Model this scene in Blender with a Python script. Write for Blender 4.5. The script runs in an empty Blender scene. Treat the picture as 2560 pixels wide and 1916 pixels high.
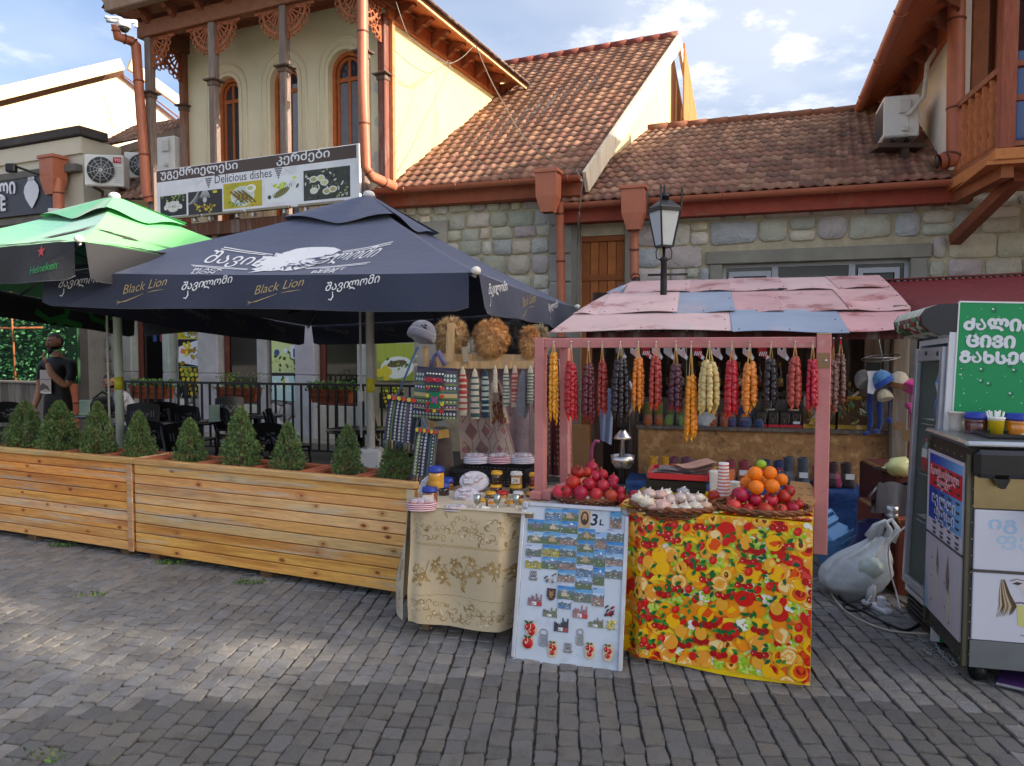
import bpy,math,random
from mathutils import Vector as V,Matrix as X,Quaternion as Q,noise as NZ
random.seed(7)
R=math.radians
scn=bpy.context.scene
COL=scn.collection
# ---------------------------------------------------------------- camera
CAMH,FPX,PITCH=1.63,1862.0,R(2.7)
cam=bpy.data.objects.new('camera',bpy.data.cameras.new('camera'))
COL.objects.link(cam)
cam.location=(0,0,CAMH)
cam.rotation_euler=(R(90)-PITCH,0,0)
cam.data.sensor_width=36
cam.data.lens=36*FPX/2560
cam.data.clip_end=500
scn.camera=cam
# ---------------------------------------------------------------- sun, sky, exposure
SUN_AZ,SUN_EL=R(110),R(23)
SDIR=V((math.sin(SUN_AZ)*math.cos(SUN_EL),math.cos(SUN_AZ)*math.cos(SUN_EL),math.sin(SUN_EL)))
sun=bpy.data.objects.new('sun',bpy.data.lights.new('sun','SUN'))
COL.objects.link(sun)
sun.data.energy=2.9
sun.data.angle=R(.5)
sun.data.color=(1,.88,.72)
sun.rotation_euler=SDIR.to_track_quat('Z','Y').to_euler()
scn.view_settings.view_transform='Standard'
scn.view_settings.look='None'
scn.view_settings.exposure=1.7
scn.view_settings.gamma=1
world=bpy.data.worlds.new('World')
scn.world=world
world.use_nodes=True
def _world():
 nt=world.node_tree;N=nt.nodes;L=nt.links
 bg=N['Background']
 sky=N.new('ShaderNodeTexSky');sky.sky_type='NISHITA';sky.sun_disc=False
 sky.sun_elevation=SUN_EL;sky.sun_rotation=SUN_AZ
 sky.air_density=.85;sky.dust_density=7;sky.ozone_density=2
 tc=N.new('ShaderNodeTexCoord')
 sep=N.new('ShaderNodeSeparateXYZ');L.new(tc.outputs['Generated'],sep.inputs[0])
 zc=N.new('ShaderNodeMath');zc.operation='MAXIMUM';L.new(sep.outputs[2],zc.inputs[0]);zc.inputs[1].default_value=.03
 za=N.new('ShaderNodeMath');za.operation='ADD';L.new(zc.outputs[0],za.inputs[0]);za.inputs[1].default_value=.12
 dv=N.new('ShaderNodeVectorMath');dv.operation='DIVIDE'
 cb=N.new('ShaderNodeCombineXYZ')
 for i in range(2):L.new(za.outputs[0],cb.inputs[i])
 cb.inputs[2].default_value=1
 L.new(tc.outputs['Generated'],dv.inputs[0]);L.new(cb.outputs[0],dv.inputs[1])
 def cloud(scale,lo,hi,det,rough,off):
  mp=N.new('ShaderNodeMapping');mp.inputs['Location'].default_value=off
  L.new(dv.outputs[0],mp.inputs[0])
  n=N.new('ShaderNodeTexNoise');n.inputs['Scale'].default_value=scale
  n.inputs['Detail'].default_value=det;n.inputs['Roughness'].default_value=rough
  L.new(mp.outputs[0],n.inputs['Vector'])
  r=N.new('ShaderNodeMapRange');r.interpolation_type='SMOOTHSTEP'
  r.inputs[1].default_value=lo;r.inputs[2].default_value=hi
  L.new(n.outputs[0],r.inputs[0]);return r
 c1=cloud(3.4,.50,.70,7,.62,(3.1,1.7,0))
 c2=cloud(.8,.36,.66,4,.5,(.4,5.2,0))
 mx=N.new('ShaderNodeMath');mx.operation='MULTIPLY'
 L.new(c1.outputs[0],mx.inputs[0]);L.new(c2.outputs[0],mx.inputs[1])
 ad=N.new('ShaderNodeMath');ad.operation='MULTIPLY_ADD';ad.use_clamp=True
 L.new(c2.outputs[0],ad.inputs[0]);ad.inputs[1].default_value=.42;L.new(mx.outputs[0],ad.inputs[2])
 mix=N.new('ShaderNodeMix');mix.data_type='RGBA'
 L.new(ad.outputs[0],mix.inputs['Factor'])
 L.new(sky.outputs[0],mix.inputs['A']);mix.inputs['B'].default_value=(3.7,3.7,3.8,1)
 L.new(mix.outputs['Result'],bg.inputs['Color'])
 bg.inputs['Strength'].default_value=.11
_world()
scn.render.engine='CYCLES'
scn.cycles.max_bounces=8
scn.cycles.transparent_max_bounces=8
scn.cycles.use_denoising=True
# ---------------------------------------------------------------- measuring helpers
_cp,_sp=math.cos(PITCH),math.sin(PITCH)
CAMP=V((0,0,CAMH))
def ray(px,py):
 a,b=(px-1280)/FPX,-(py-958)/FPX
 return V((a,_cp+b*_sp,-_sp+b*_cp))
def W(px,py,y):
 d=ray(px,py);return CAMP+d*(y/d.y)
def G(px,py,z=0):
 d=ray(px,py);return CAMP+d*((z-CAMH)/d.z)
def PL(px,py,p,n):
 d=ray(px,py);return CAMP+d*((V(p)-CAMP).dot(n)/d.dot(n))
def c(r,g,b):
 f=lambda v:(v/255/12.92 if v<=10 else((v/255+.055)/1.055)**2.4)
 return(f(r),f(g),f(b))
def lerp(a,b,t):return a+(b-a)*t
def rnd(a,b):return random.uniform(a,b)
def frame(o,xdir,zdir=(0,0,1)):
 x=V(xdir).normalized();z=V(zdir);y=z.cross(x).normalized();z=x.cross(y)
 m=X((x,y,z)).transposed().to_4x4();m.translation=V(o);return m
def TR(x=0,y=0,z=0,rx=0,ry=0,rz=0,s=1):
 from mathutils import Euler
 sv=s if hasattr(s,'__len__')else(s,s,s)
 return X.LocRotScale(V((x,y,z)),Euler((rx,ry,rz)),V(sv))
 # ---------------------------------------------------------------- mesh builder
_txt={}
class MB:
 def __init__(s,col=(.5,.5,.5),M=None):
  s.v=[];s.f=[];s.c=[];s.s=[];s.m=[];s.col=col;s.M=M or X();s.sm=False;s.mi=0
 def add(s,vs,fs,col=None,sm=None):
  o=len(s.v);M=s.M;s.v+=[M@V(p)for p in vs]
  c_=col or s.col;k=s.sm if sm is None else sm
  for f in fs:
   s.f.append([i+o for i in f]);s.c.append(c_);s.s.append(k);s.m.append(s.mi)
  return s
 def box(s,x0,y0,z0,x1,y1,z1,b=0,M=None,col=None):
  M=M or X();sv=s.M;s.M=sv@M
  cx,cy,cz=(x0+x1)/2,(y0+y1)/2,(z0+z1)/2
  h=(abs(x1-x0)/2,abs(y1-y0)/2,abs(z1-z0)/2)
  if not b:
   vs=[(cx+i*h[0],cy+j*h[1],cz+k*h[2])for i in(-1,1)for j in(-1,1)for k in(-1,1)]
   s.add(vs,[(0,1,3,2),(4,6,7,5),(0,4,5,1),(2,3,7,6),(0,2,6,4),(1,5,7,3)],col,False)
  else:
   b=min(b,*[q*.9 for q in h]);vs=[];ix={}
   for i in(-1,1):
    for j in(-1,1):
     for k in(-1,1):
      for a in range(3):
       p=[i*h[0],j*h[1],k*h[2]]
       for q in range(3):
        if q!=a:p[q]-=(i,j,k)[q]*b
       ix[i,j,k,a]=len(vs);vs.append((cx+p[0],cy+p[1],cz+p[2]))
   fs=[]
   for a in range(3):
    for sg in(-1,1):
     o=[q for q in range(3)if q!=a];l=[]
     for u,w in((-1,-1),(1,-1),(1,1),(-1,1)):
      t=[0,0,0];t[a]=sg;t[o[0]]=u;t[o[1]]=w;l.append(ix[(*t,a)])
     flip=(sg<0)^(a==1);fs.append(l[::-1]if flip else l)
   for a in range(3):
    o=[q for q in range(3)if q!=a]
    for u in(-1,1):
     for w in(-1,1):
      l=[]
      for(e,ax)in((-1,o[0]),(1,o[0]),(1,o[1]),(-1,o[1])):
       t=[0,0,0];t[a]=e;t[o[0]]=u;t[o[1]]=w;l.append(ix[(*t,ax)])
      fs.append(l)
   for i in(-1,1):
    for j in(-1,1):
     for k in(-1,1):fs.append([ix[i,j,k,a]for a in range(3)])
   s.add(vs,fs,col,False)
  s.M=sv;return s
 def beam(s,p,q,w,h,up=(0,0,1),b=0,col=None):
  p,q=V(p),V(q);d=q-p;L=d.length;x=d/L;z=V(up)
  if abs(x.dot(z))>.98:z=V((0,1,0))
  y=z.cross(x).normalized();z=x.cross(y)
  M=X((x,y,z)).transposed().to_4x4();M.translation=p
  return s.box(0,-w/2,-h/2,L,w/2,h/2,b,M,col)
 def tube(s,pts,r,n=8,caps=True,col=None,closed=False,sm=True):
  pts=[V(p)for p in pts];m=len(pts);vs=[];fs=[];pu=None
  for i,p in enumerate(pts):
   a=pts[(i-1)%m]if(i or closed)else p;b=pts[(i+1)%m]if(i<m-1 or closed)else p
   t=(b-a);t=t.normalized()if t.length>1e-9 else V((0,0,1))
   if pu is None:pu=t.orthogonal().normalized()
   u=(pu-t*pu.dot(t));u=u.normalized()if u.length>1e-6 else t.orthogonal().normalized()
   pu=u;w=t.cross(u);rr=r[i]if hasattr(r,'__len__')else r
   for k in range(n):
    g=2*math.pi*k/n;vs.append(p+(u*math.cos(g)+w*math.sin(g))*rr)
  for i in range(m if closed else m-1):
   for k in range(n):
    j=(i+1)%m;fs.append((i*n+k,i*n+(k+1)%n,j*n+(k+1)%n,j*n+k))
  if caps and not closed:fs+=[tuple(range(n))[::-1],tuple((m-1)*n+k for k in range(n))]
  return s.add(vs,fs,col,sm)
 def lathe(s,prof,n=16,M=None,col=None,cols=None,sm=True,sx=1,sy=1):
  sv=s.M;s.M=sv@M if M else sv;vs=[];m=len(prof)
  for r,z in prof:
   for k in range(n):
    g=2*math.pi*k/n;vs.append((r*math.cos(g)*sx,r*math.sin(g)*sy,z))
  for i in range(m-1):
   pass
  fs=[[(i*n+k,i*n+(k+1)%n,(i+1)*n+(k+1)%n,(i+1)*n+k)for k in range(n)]for i in range(m-1)]
  o=len(s.v);s.v+=[s.M@V(p)for p in vs]
  for i,row in enumerate(fs):
   for f in row:
    s.f.append([q+o for q in f]);s.c.append(cols[i]if cols else(col or s.col));s.s.append(sm);s.m.append(s.mi)
  for i,fl in((0,True),(m-1,False)):
   if prof[i][0]>1e-4:
    l=[i*n+k+o for k in range(n)];s.f.append(l[::-1]if fl else l)
    s.c.append(cols[min(i,m-2)]if cols else(col or s.col));s.s.append(False);s.m.append(s.mi)
  s.M=sv;return s
 def sph(s,ctr,r,nu=12,nv=8,col=None,fn=None,M=None):
  rr=r if hasattr(r,'__len__')else(r,r,r);vs=[];M=M or X()
  for j in range(nv+1):
   t=math.pi*j/nv
   for k in range(nu):
    g=2*math.pi*k/nu
    d=V((math.sin(t)*math.cos(g),math.sin(t)*math.sin(g),math.cos(t)))
    q=fn(d)if fn else 1
    vs.append(V(ctr)+M@V((d.x*rr[0]*q,d.y*rr[1]*q,d.z*rr[2]*q)))
  fs=[(j*nu+k,(j+1)*nu+k,(j+1)*nu+(k+1)%nu,j*nu+(k+1)%nu)for j in range(nv)for k in range(nu)]
  return s.add(vs,fs,col,True)
 def grid(s,fn,nu,nv,col=None,sm=True,cfn=None,flip=False):
  vs=[fn(i/nu,j/nv)for j in range(nv+1)for i in range(nu+1)];w=nu+1
  o=len(s.v);s.v+=[s.M@V(p)for p in vs]
  for j in range(nv):
   for i in range(nu):
    f=[j*w+i,j*w+i+1,(j+1)*w+i+1,(j+1)*w+i]
    if flip:f=f[::-1]
    s.f.append([q+o for q in f]);s.s.append(sm);s.m.append(s.mi)
    s.c.append(cfn((i+.5)/nu,(j+.5)/nv)if cfn else(col or s.col))
  return s
 def prism(s,pts,z0,z1,M=None,col=None,sm=False):
  sv=s.M;s.M=sv@M if M else sv;n=len(pts)
  ar=sum(pts[i][0]*pts[(i+1)%n][1]-pts[(i+1)%n][0]*pts[i][1]for i in range(n))
  if ar<0:pts=pts[::-1]
  vs=[(p[0],p[1],z0)for p in pts]+[(p[0],p[1],z1)for p in pts]
  s.add(vs,[tuple(range(n))[::-1],tuple(range(n,2*n))],col,False)
  s.add(vs,[(i,(i+1)%n,n+(i+1)%n,n+i)for i in range(n)],col,sm)
  s.M=sv;return s
 def face(s,pts,col=None):return s.add(pts,[tuple(range(len(pts)))],col,False)
 # flat print: shapes in the plane of fn(x, y, layer)
 def pol(s,fn,pts,lay,col):return s.face([fn(x,y,lay)for x,y in pts],col)
 def ell(s,fn,x,y,rx,ry,lay,col,n=14,rot=0,a0=0,a1=360):
  cr,sr=math.cos(rot),math.sin(rot);l=[]
  for k in range(n+(1 if a1-a0<360 else 0)):
   g=R(a0+(a1-a0)*k/n);u,w=rx*math.cos(g),ry*math.sin(g);l.append((x+u*cr-w*sr,y+u*sr+w*cr))
  return s.pol(fn,l,lay,col)
 def leaf(s,fn,x,y,L,w,rot,lay,col):
  l=[(0,0),(.3*L,.45*w),(.6*L,.42*w),(L,0),(.6*L,-.42*w),(.3*L,-.45*w)];cr,sr=math.cos(rot),math.sin(rot)
  return s.pol(fn,[(x+u*cr-v*sr,y+u*sr+v*cr)for u,v in l],lay,col)
 def line(s,fn,pts,w,lay,col):
  n=len(pts);a=[];b=[]
  for i,(x,y)in enumerate(pts):
   x0,y0=pts[max(i-1,0)];x1,y1=pts[min(i+1,n-1)];dx,dy=x1-x0,y1-y0;l=math.hypot(dx,dy)or 1
   ww=w[i]if hasattr(w,'__len__')else w
   a.append(fn(x-dy/l*ww/2,y+dx/l*ww/2,lay));b.append(fn(x+dy/l*ww/2,y-dx/l*ww/2,lay))
  return s.add(b+a,[(i,i+1,n+i+1,n+i)for i in range(n-1)],col,False)
 def text(s,t,size,fn,lay=1,col=None,shear=0,off=0,align='LEFT',wx=1,depth=0):
  k=(t,shear,off,align)
  if k not in _txt:
   cu=bpy.data.curves.new('lettering','FONT');cu.body=t;cu.shear=shear;cu.offset=off;cu.align_x=align;cu.resolution_u=3
   o=bpy.data.objects.new('lettering',cu);COL.objects.link(o);bpy.context.view_layer.update()
   e=o.evaluated_get(bpy.context.evaluated_depsgraph_get());m=e.to_mesh()
   _txt[k]=([tuple(q.co)for q in m.vertices],[tuple(p.vertices)for p in m.polygons]);e.to_mesh_clear()
   bpy.data.objects.remove(o);bpy.data.curves.remove(cu)
  vs,fs=_txt[k]
  if not vs:return s
  s.add([fn(p[0]*size*wx,p[1]*size,lay)for p in vs],fs,col,False);return s
 def mesh(s,name,Minv=None):
  me=bpy.data.meshes.new(name)
  me.from_pydata([Minv@p for p in s.v]if Minv else s.v,[],s.f)
  n=len(s.f)
  me.polygons.foreach_set('use_smooth',s.s)
  if any(s.m):me.polygons.foreach_set('material_index',s.m)
  at=me.color_attributes.new('Col','FLOAT_COLOR','CORNER');buf=[]
  for f,c_ in zip(s.f,s.c):buf+=[c_[0],c_[1],c_[2],1.0]*len(f)
  at.data.foreach_set('color',buf);me.update();return me
  # ---------------------------------------------------------------- scene objects
def setp(o,label=None,cat=None,group=None,kind=None):
 for k,v in(('label',label),('category',cat),('group',group),('kind',kind)):
  if v:o[k]=v
 return o
def _put(me,mats):
 for m in(mats if isinstance(mats,(list,tuple))else[mats]):me.materials.append(m)
def T(name,label,cat,loc=(0,0,0),rz=0,group=None,M=None,kind=None):
 o=bpy.data.objects.new(name,None);COL.objects.link(o);o.empty_display_size=.05
 o.matrix_basis=M if M else TR(*loc,rz=rz)
 return setp(o,label,cat,group,kind)
SPLIT={'jamb','door_jamb','rail','corner_trim','header_end','frame','bracket','sash','louvre','base_grille','balcony_floor','nail_heads','string_course','quoin_pier','window_post','sill_wall','notice','soffit','window','fretwork_pin','crank_rod','flat_bar'}
def islands(mb):
 n=len(mb.v);pr=list(range(n))
 def fd(a):
  while pr[a]!=a:pr[a]=pr[pr[a]];a=pr[a]
  return a
 for f in mb.f:
  r=fd(f[0])
  for q in f[1:]:pr[fd(q)]=r
 g={}
 for i,f in enumerate(mb.f):g.setdefault(fd(f[0]),[]).append(i)
 out=[]
 for ids in g.values():
  m=MB();mp={}
  for i in ids:
   l=[]
   for q in mb.f[i]:
    if q not in mp:mp[q]=len(m.v);m.v.append(mb.v[q])
    l.append(mp[q])
   m.f.append(l);m.c.append(mb.c[i]);m.s.append(mb.s[i]);m.m.append(mb.m[i])
  out.append(m)
 return out
def P(par,name,mb,mats,label=None,world=False,kind=None,me=None):
 if name in SPLIT and me is None and kind is None:
  r=None
  for m in islands(mb):
   o=P1(par if name!='window' or r is None else r,name if name!='window' or r is None else 'frame_bar',m,mats,label,world);r=r or o
  return r
 return P1(par,name,mb,mats,label,world,kind,me)
def P1(par,name,mb,mats,label=None,world=False,kind=None,me=None):
 if me is None:
  top=par
  while top.parent:top=top.parent
  me=mb.mesh(name,top.matrix_basis.inverted()if world else None);_put(me,mats)
 o=bpy.data.objects.new(name,me);COL.objects.link(o);o.parent=par
 return setp(o,label,None,None,kind)
def S(name,label,cat,mb,mats,loc=(0,0,0),rz=0,group=None,kind=None,M=None):
 me=mb.mesh(name);_put(me,mats);o=bpy.data.objects.new(name,me);COL.objects.link(o)
 o.matrix_basis=M if M else TR(*loc,rz=rz)
 return setp(o,label,cat,group,kind)
def SW(name,label,cat,mb,mats,loc,rz=0,group=None,kind=None):
 Mx=TR(*loc,rz=rz);me=mb.mesh(name,Mx.inverted());_put(me,mats);o=bpy.data.objects.new(name,me);COL.objects.link(o)
 o.matrix_basis=Mx;return setp(o,label,cat,group,kind)
KIDS={}
def dup(root,loc,rz=0,label=None,group=None,M=None,s=1):
 def cp(o,par):
  n=o.copy();COL.objects.link(n)
  if par:n.parent=par
  for ch in o.children:cp(ch,n)
  return n
 n=cp(root,None);n.matrix_basis=M if M else TR(*loc,rz=rz,s=s)
 if label:n['label']=label
 if group:n['group']=group
 return n
 # ---------------------------------------------------------------- materials: base colour sits in the mesh, materials add grain, wear and gloss
def mat(name,rough=.6,metal=0,var=.12,vs=6,bump=0,bs=60,rv=0,spec=.5,trans=0,sss=0,coat=0,sheen=0,st=(1,1,1),patch=None,patch2=None,ior=1.45,alpha=1,det=4,hv=0,bdist=.01):
 m=bpy.data.materials.new(name);m.use_nodes=True;nt=m.node_tree;N=nt.nodes;L=nt.links;b=N['Principled BSDF']
 at=N.new('ShaderNodeAttribute');at.attribute_name='Col';tc=N.new('ShaderNodeTexCoord');cur=at.outputs['Color']
 oi=N.new('ShaderNodeObjectInfo');co=N.new('ShaderNodeVectorMath');co.operation='MULTIPLY_ADD'
 of=N.new('ShaderNodeMath');of.operation='MULTIPLY';of.inputs[1].default_value=37. if rv else 0.;L.new(oi.outputs['Random'],of.inputs[0])
 L.new(tc.outputs['Object'],co.inputs[0]);co.inputs[1].default_value=st;L.new(of.outputs[0],co.inputs[2])
 def nz(scale,det_=det,rough_=.6,dist=0):
  n=N.new('ShaderNodeTexNoise');n.inputs['Scale'].default_value=scale;n.inputs['Detail'].default_value=det_
  n.inputs['Roughness'].default_value=rough_;n.inputs['Distortion'].default_value=dist;L.new(co.outputs[0],n.inputs['Vector']);return n.outputs[0]
 def rng(src,a,b_,lo,hi,sm=False):
  r=N.new('ShaderNodeMapRange');r.inputs[1].default_value=a;r.inputs[2].default_value=b_;r.inputs[3].default_value=lo;r.inputs[4].default_value=hi
  if sm:r.interpolation_type='SMOOTHSTEP'
  L.new(src,r.inputs[0]);return r.outputs[0]
 for p in(patch,patch2):
  if p:
   mx=N.new('ShaderNodeMix');mx.data_type='RGBA';L.new(rng(nz(p[1],6,.65),p[2],p[3],0,p[4],True),mx.inputs['Factor'])
   L.new(cur,mx.inputs['A']);mx.inputs['B'].default_value=(*p[0],1);cur=mx.outputs['Result']
 if var or rv:
  hs=N.new('ShaderNodeHueSaturation');val=rng(nz(vs),.25,.75,1-var,1+var)
  if rv:
   ad=N.new('ShaderNodeMath');ad.operation='ADD';L.new(val,ad.inputs[0]);L.new(rng(oi.outputs['Random'],0,1,-rv,rv),ad.inputs[1]);val=ad.outputs[0]
   if hv:
    fr=N.new('ShaderNodeMath');fr.operation='FRACT';mu=N.new('ShaderNodeMath');mu.operation='MULTIPLY';mu.inputs[1].default_value=7.31
    L.new(oi.outputs['Random'],mu.inputs[0]);L.new(mu.outputs[0],fr.inputs[0]);L.new(rng(fr.outputs[0],0,1,.5-hv,.5+hv),hs.inputs['Hue'])
  L.new(val,hs.inputs['Value']);L.new(cur,hs.inputs['Color']);cur=hs.outputs['Color']
 L.new(cur,b.inputs['Base Color'])
 b.inputs['Roughness'].default_value=rough;b.inputs['Metallic'].default_value=metal;b.inputs['Specular IOR Level'].default_value=spec
 b.inputs['Transmission Weight'].default_value=trans;b.inputs['IOR'].default_value=ior;b.inputs['Alpha'].default_value=alpha
 if sss:
  b.inputs['Subsurface Weight'].default_value=sss;b.inputs['Subsurface Radius'].default_value=(.02,.008,.004);b.inputs['Subsurface Scale'].default_value=1
 b.inputs['Coat Weight'].default_value=coat;b.inputs['Coat Roughness'].default_value=.15;b.inputs['Sheen Weight'].default_value=sheen
 if bump:
  bp=N.new('ShaderNodeBump');bp.inputs['Strength'].default_value=bump;bp.inputs['Distance'].default_value=bdist
  L.new(nz(bs,6,.65),bp.inputs['Height']);L.new(bp.outputs[0],b.inputs['Normal'])
 return m
M_={}
M_['paint']=mat('painted_surface',.5,var=.1,vs=4,bump=.1,bs=40)
M_['print']=mat('printed_sheet',.45,var=.04,vs=3)
M_['gloss']=mat('gloss_plastic',.22,var=.04,vs=3,coat=.2)
M_['plastic']=mat('plastic',.38,var=.05,vs=5)
M_['cloth']=mat('cloth',.9,var=.14,vs=9,bump=.35,bs=220,sheen=.2)
M_['wool']=mat('wool',.95,var=.22,vs=40,bump=.6,bs=300,sheen=.4)
M_['metal']=mat('bare_metal',.32,1,var=.12,vs=8,bump=.05,bs=80)
M_['steel']=mat('galvanised_steel',.45,.8,var=.15,vs=5,bump=.06,bs=60)
M_['black']=mat('black_metal',.42,0,var=.15,vs=8,bump=.08,bs=90)
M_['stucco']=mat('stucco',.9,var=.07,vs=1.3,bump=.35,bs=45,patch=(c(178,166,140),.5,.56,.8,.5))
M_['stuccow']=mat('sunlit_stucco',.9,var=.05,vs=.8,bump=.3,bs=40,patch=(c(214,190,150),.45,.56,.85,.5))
M_['conc']=mat('concrete',.9,var=.18,vs=3,bump=.5,bs=55,patch=(c(120,116,106),1.2,.5,.8,.5))
M_['stone']=mat('rubble_stone',.88,var=.16,vs=5,bump=1,bs=16,rv=.1,hv=.02,patch=(c(206,194,164),2.2,.52,.75,.5),patch2=(c(150,148,150),6,.6,.75,.45),bdist=.03)
M_['mortar']=mat('mortar',.95,var=.2,vs=8,bump=.9,bs=40)
M_['sett']=mat('basalt_sett',.72,var=.22,vs=14,bump=1,bs=70,rv=.12,hv=.004,patch=(c(92,86,80),1.1,.5,.75,.5),patch2=(c(160,152,142),22,.58,.72,.4),bdist=.012)
M_['joint']=mat('joint_dirt',.95,var=.35,vs=30,bump=1,bs=90,patch=(c(70,76,40),2,.6,.75,.5))
M_['tile']=mat('clay_tile',.85,var=.16,vs=6,bump=.4,bs=40,rv=.12,hv=.008,patch=(c(92,74,64),2.4,.5,.7,.65),patch2=(c(190,158,128),5,.56,.75,.55))
M_['clay']=mat('terracotta',.8,var=.15,vs=8,bump=.3,bs=60)
M_['copper']=mat('painted_gutter',.45,var=.12,vs=5,bump=.08,bs=30,patch=(c(120,62,40),2,.55,.8,.4))
M_['wood']=mat('brown_timber',.7,var=.2,vs=9,bump=.4,bs=25,st=(1,1,1),patch=(c(150,122,98),2.2,.56,.76,.55))
M_['oldwood']=mat('weathered_timber',.85,var=.3,vs=12,bump=.6,bs=30,st=(3,3,.35),patch=(c(150,142,134),2,.48,.7,.7),patch2=(c(96,56,36),3,.55,.7,.6))
M_['fab']=mat('canopy_fabric',.75,var=.08,vs=1.2,bump=.25,bs=3.5,bdist=.05,sheen=.15)
M_['glass']=mat('window_glass',.03,var=0,spec=.6,coat=.5)
M_['fruit']=mat('fruit_skin',.38,var=.2,vs=22,bump=.12,bs=90,rv=.12,hv=.012,patch=(c(150,96,54),11,.58,.72,.6))
M_['orange']=mat('orange_peel',.4,var=.06,vs=10,bump=.35,bs=260,rv=.05)
M_['candy']=mat('grape_must_coat',.25,var=.2,vs=30,bump=.3,bs=120,sss=.25,coat=.3)
M_['skin']=mat('skin',.6,var=.15,vs=20,bump=.2,bs=60)
M_['leaf']=mat('leaf',.6,var=.3,vs=8,spec=.3)
M_['fur']=mat('fur',.8,var=.25,vs=12,sheen=.3)
M_['wicker']=mat('wicker',.6,var=.35,vs=25,bump=.5,bs=90)
M_['clear']=mat('clear_plastic',.12,var=0,alpha=.28,coat=.6)
M_['jar']=mat('honey_jar',.06,var=.08,vs=8,spec=.8,sss=.3,coat=1)
def glassmat(name,rough,alpha):
 return mat(name,rough,var=0,alpha=alpha,spec=.9,coat=.6)
M_['pane']=mat('clear_pane',.05,var=0,alpha=.10,spec=.5)
# ================================================================ frames of the facades (x along the wall, y into it, z up)
def LOC(F,px,py,d=0):
 p=PL(px,py,F@V((0,d,0)),F.col[1].to_3d());q=F.inverted()@p;return q.x,q.z
FS=frame((.83,11.2,0),(.9505,-.3107,0))
FL=frame((-1.95,12.1,0),(.9135,-.4067,0))
def PI(par,name,me,Mw,label=None):
 o=bpy.data.objects.new(name,me);COL.objects.link(o);o.parent=par
 top=par
 while top.parent:top=top.parent
 o.matrix_basis=top.matrix_basis.inverted()@Mw
 if label:o['label']=label
 return o
 # ================================================================ ground
mb=MB(c(70,66,60))
mb.face([(-60,-30,-.011),(60,-30,-.011),(60,90,-.011),(-60,90,-.011)])
ground=SW('paving_ground',None,None,mb,M_['joint'],(0,0,-.011),kind='structure')
mb=MB(c(150,144,134));mb.face([(-60,-40,-.008),(60,-40,-.008),(60,1.9,-.008),(-60,1.9,-.008)]);SW('bounce_paving',None,None,mb,M_['conc'],(0,-20,0),kind='structure')  # unseen pale paving behind the camera, added to bounce sun onto shaded fronts
def make_setts():
 vars_=[]
 for k in range(12):
  rs=random.Random(k);pts=[]
  for(x,y)in((-.5,-.44),(-.43,-.5),(0,-.51),(.43,-.5),(.5,-.44),(.51,0),(.5,.44),(.43,.5),(0,.5),(-.43,.5),(-.5,.44),(-.5,0)):
   pts.append((x+rs.uniform(-.045,.045),y+rs.uniform(-.035,.035)))
  n=len(pts)
  tl=(rs.uniform(-.006,.006),rs.uniform(-.006,.006))
  z=lambda x,y,b:b+tl[0]*x+tl[1]*y
  vs=[(x,y,-.03)for x,y in pts]+[(x,y,z(x,y,-.005))for x,y in pts]+[(x*.93,y*.945,z(x,y,rs.uniform(-.0015,.0005)))for x,y in pts]+[(0,0,.0008)]
  fs=[(i,(i+1)%n,n+(i+1)%n,n+i)for i in range(n)]+[(n+i,n+(i+1)%n,2*n+(i+1)%n,2*n+i)for i in range(n)]+[(2*n+i,2*n+(i+1)%n,3*n)for i in range(n)]
  vars_.append((vs,fs))
 return vars_
SV=make_setts()
def planter_y(x):return 4.50-.4438*(x)
def setts():
 d=V((.075,.997,0));e=V((.997,-.075,0));rs=random.Random(3);out=[]
 for ci in range(-80,62):
  a0=ci*.0915;t=rs.uniform(1.9,2.05)
  while t<9:
   L=rs.uniform(.085,.128);p=e*(a0+.012*NZ.noise((ci*.35,t*.5,0)))+d*(t+L/2)
   t+=L+.008
   if abs(p.x)>.72*p.y+.35 or p.x<-5.2 or p.x>4.2 or p.y<2.1:continue
   if p.x<-.8 and p.y>planter_y(p.x)+.28:continue
   zz=.004*NZ.noise((p.x*1.3,p.y*1.3,4))+rs.uniform(-.003,.003)
   out.append((p.y+.2*abs(p.x),p,L,rs.uniform(-.03,.03),rs.randrange(12),zz,rs.uniform(.081,.087)))
 out.sort(key=lambda q:q[0])
 cols=[c(130,127,123),c(125,123,121),c(134,130,124),c(128,127,127),c(137,132,126)]
 mes=[]
 for k,(vs,fs)in enumerate(SV):
  for j in range(3):
   m=MB(cols[(k+j)%5]);m.add(vs,fs,None,False);me=m.mesh('sett');_put(me,M_['sett']);mes.append(me)
 rest=MB()
 # the 300 that show largest stand in the foot of the picture
 vis=[q for q in out if abs(q[1].x)<.69*q[1].y+.02 and q[1].y>2.72]
 first=set(id(q)for q in vis[:300])
 for q in out:
  _,p,L,rz,k,zz,w=q
  Mx=X.LocRotScale(V((p.x,p.y,zz)),Q((0,0,1),rz-.075),V((w,L,1)))
  if id(q)in first:PI(ground,'sett',mes[k*3+rs.randrange(3)],Mx)
  else:
   rest.M=Mx;b=cols[rs.randrange(5)];f=rs.uniform(.85,1.15);rest.add(*SV[k],tuple(v*f for v in b),False)
 P(ground,'sett_field',rest,M_['sett'],world=True,kind='stuff')
setts()
# terrace floor behind the planters
mb=MB(c(120,114,104));u=V((.9135,-.4067,0))
p0=V((-.75,4.9,-.012));p1=p0-u*9.5;bk=V((.4067,.9135,0))
mb.face([p0,p0+bk*9,p1+bk*9,p1][::-1])
SW('terrace_floor',None,None,mb,M_['conc'],(-4,9,0),kind='structure')
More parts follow.
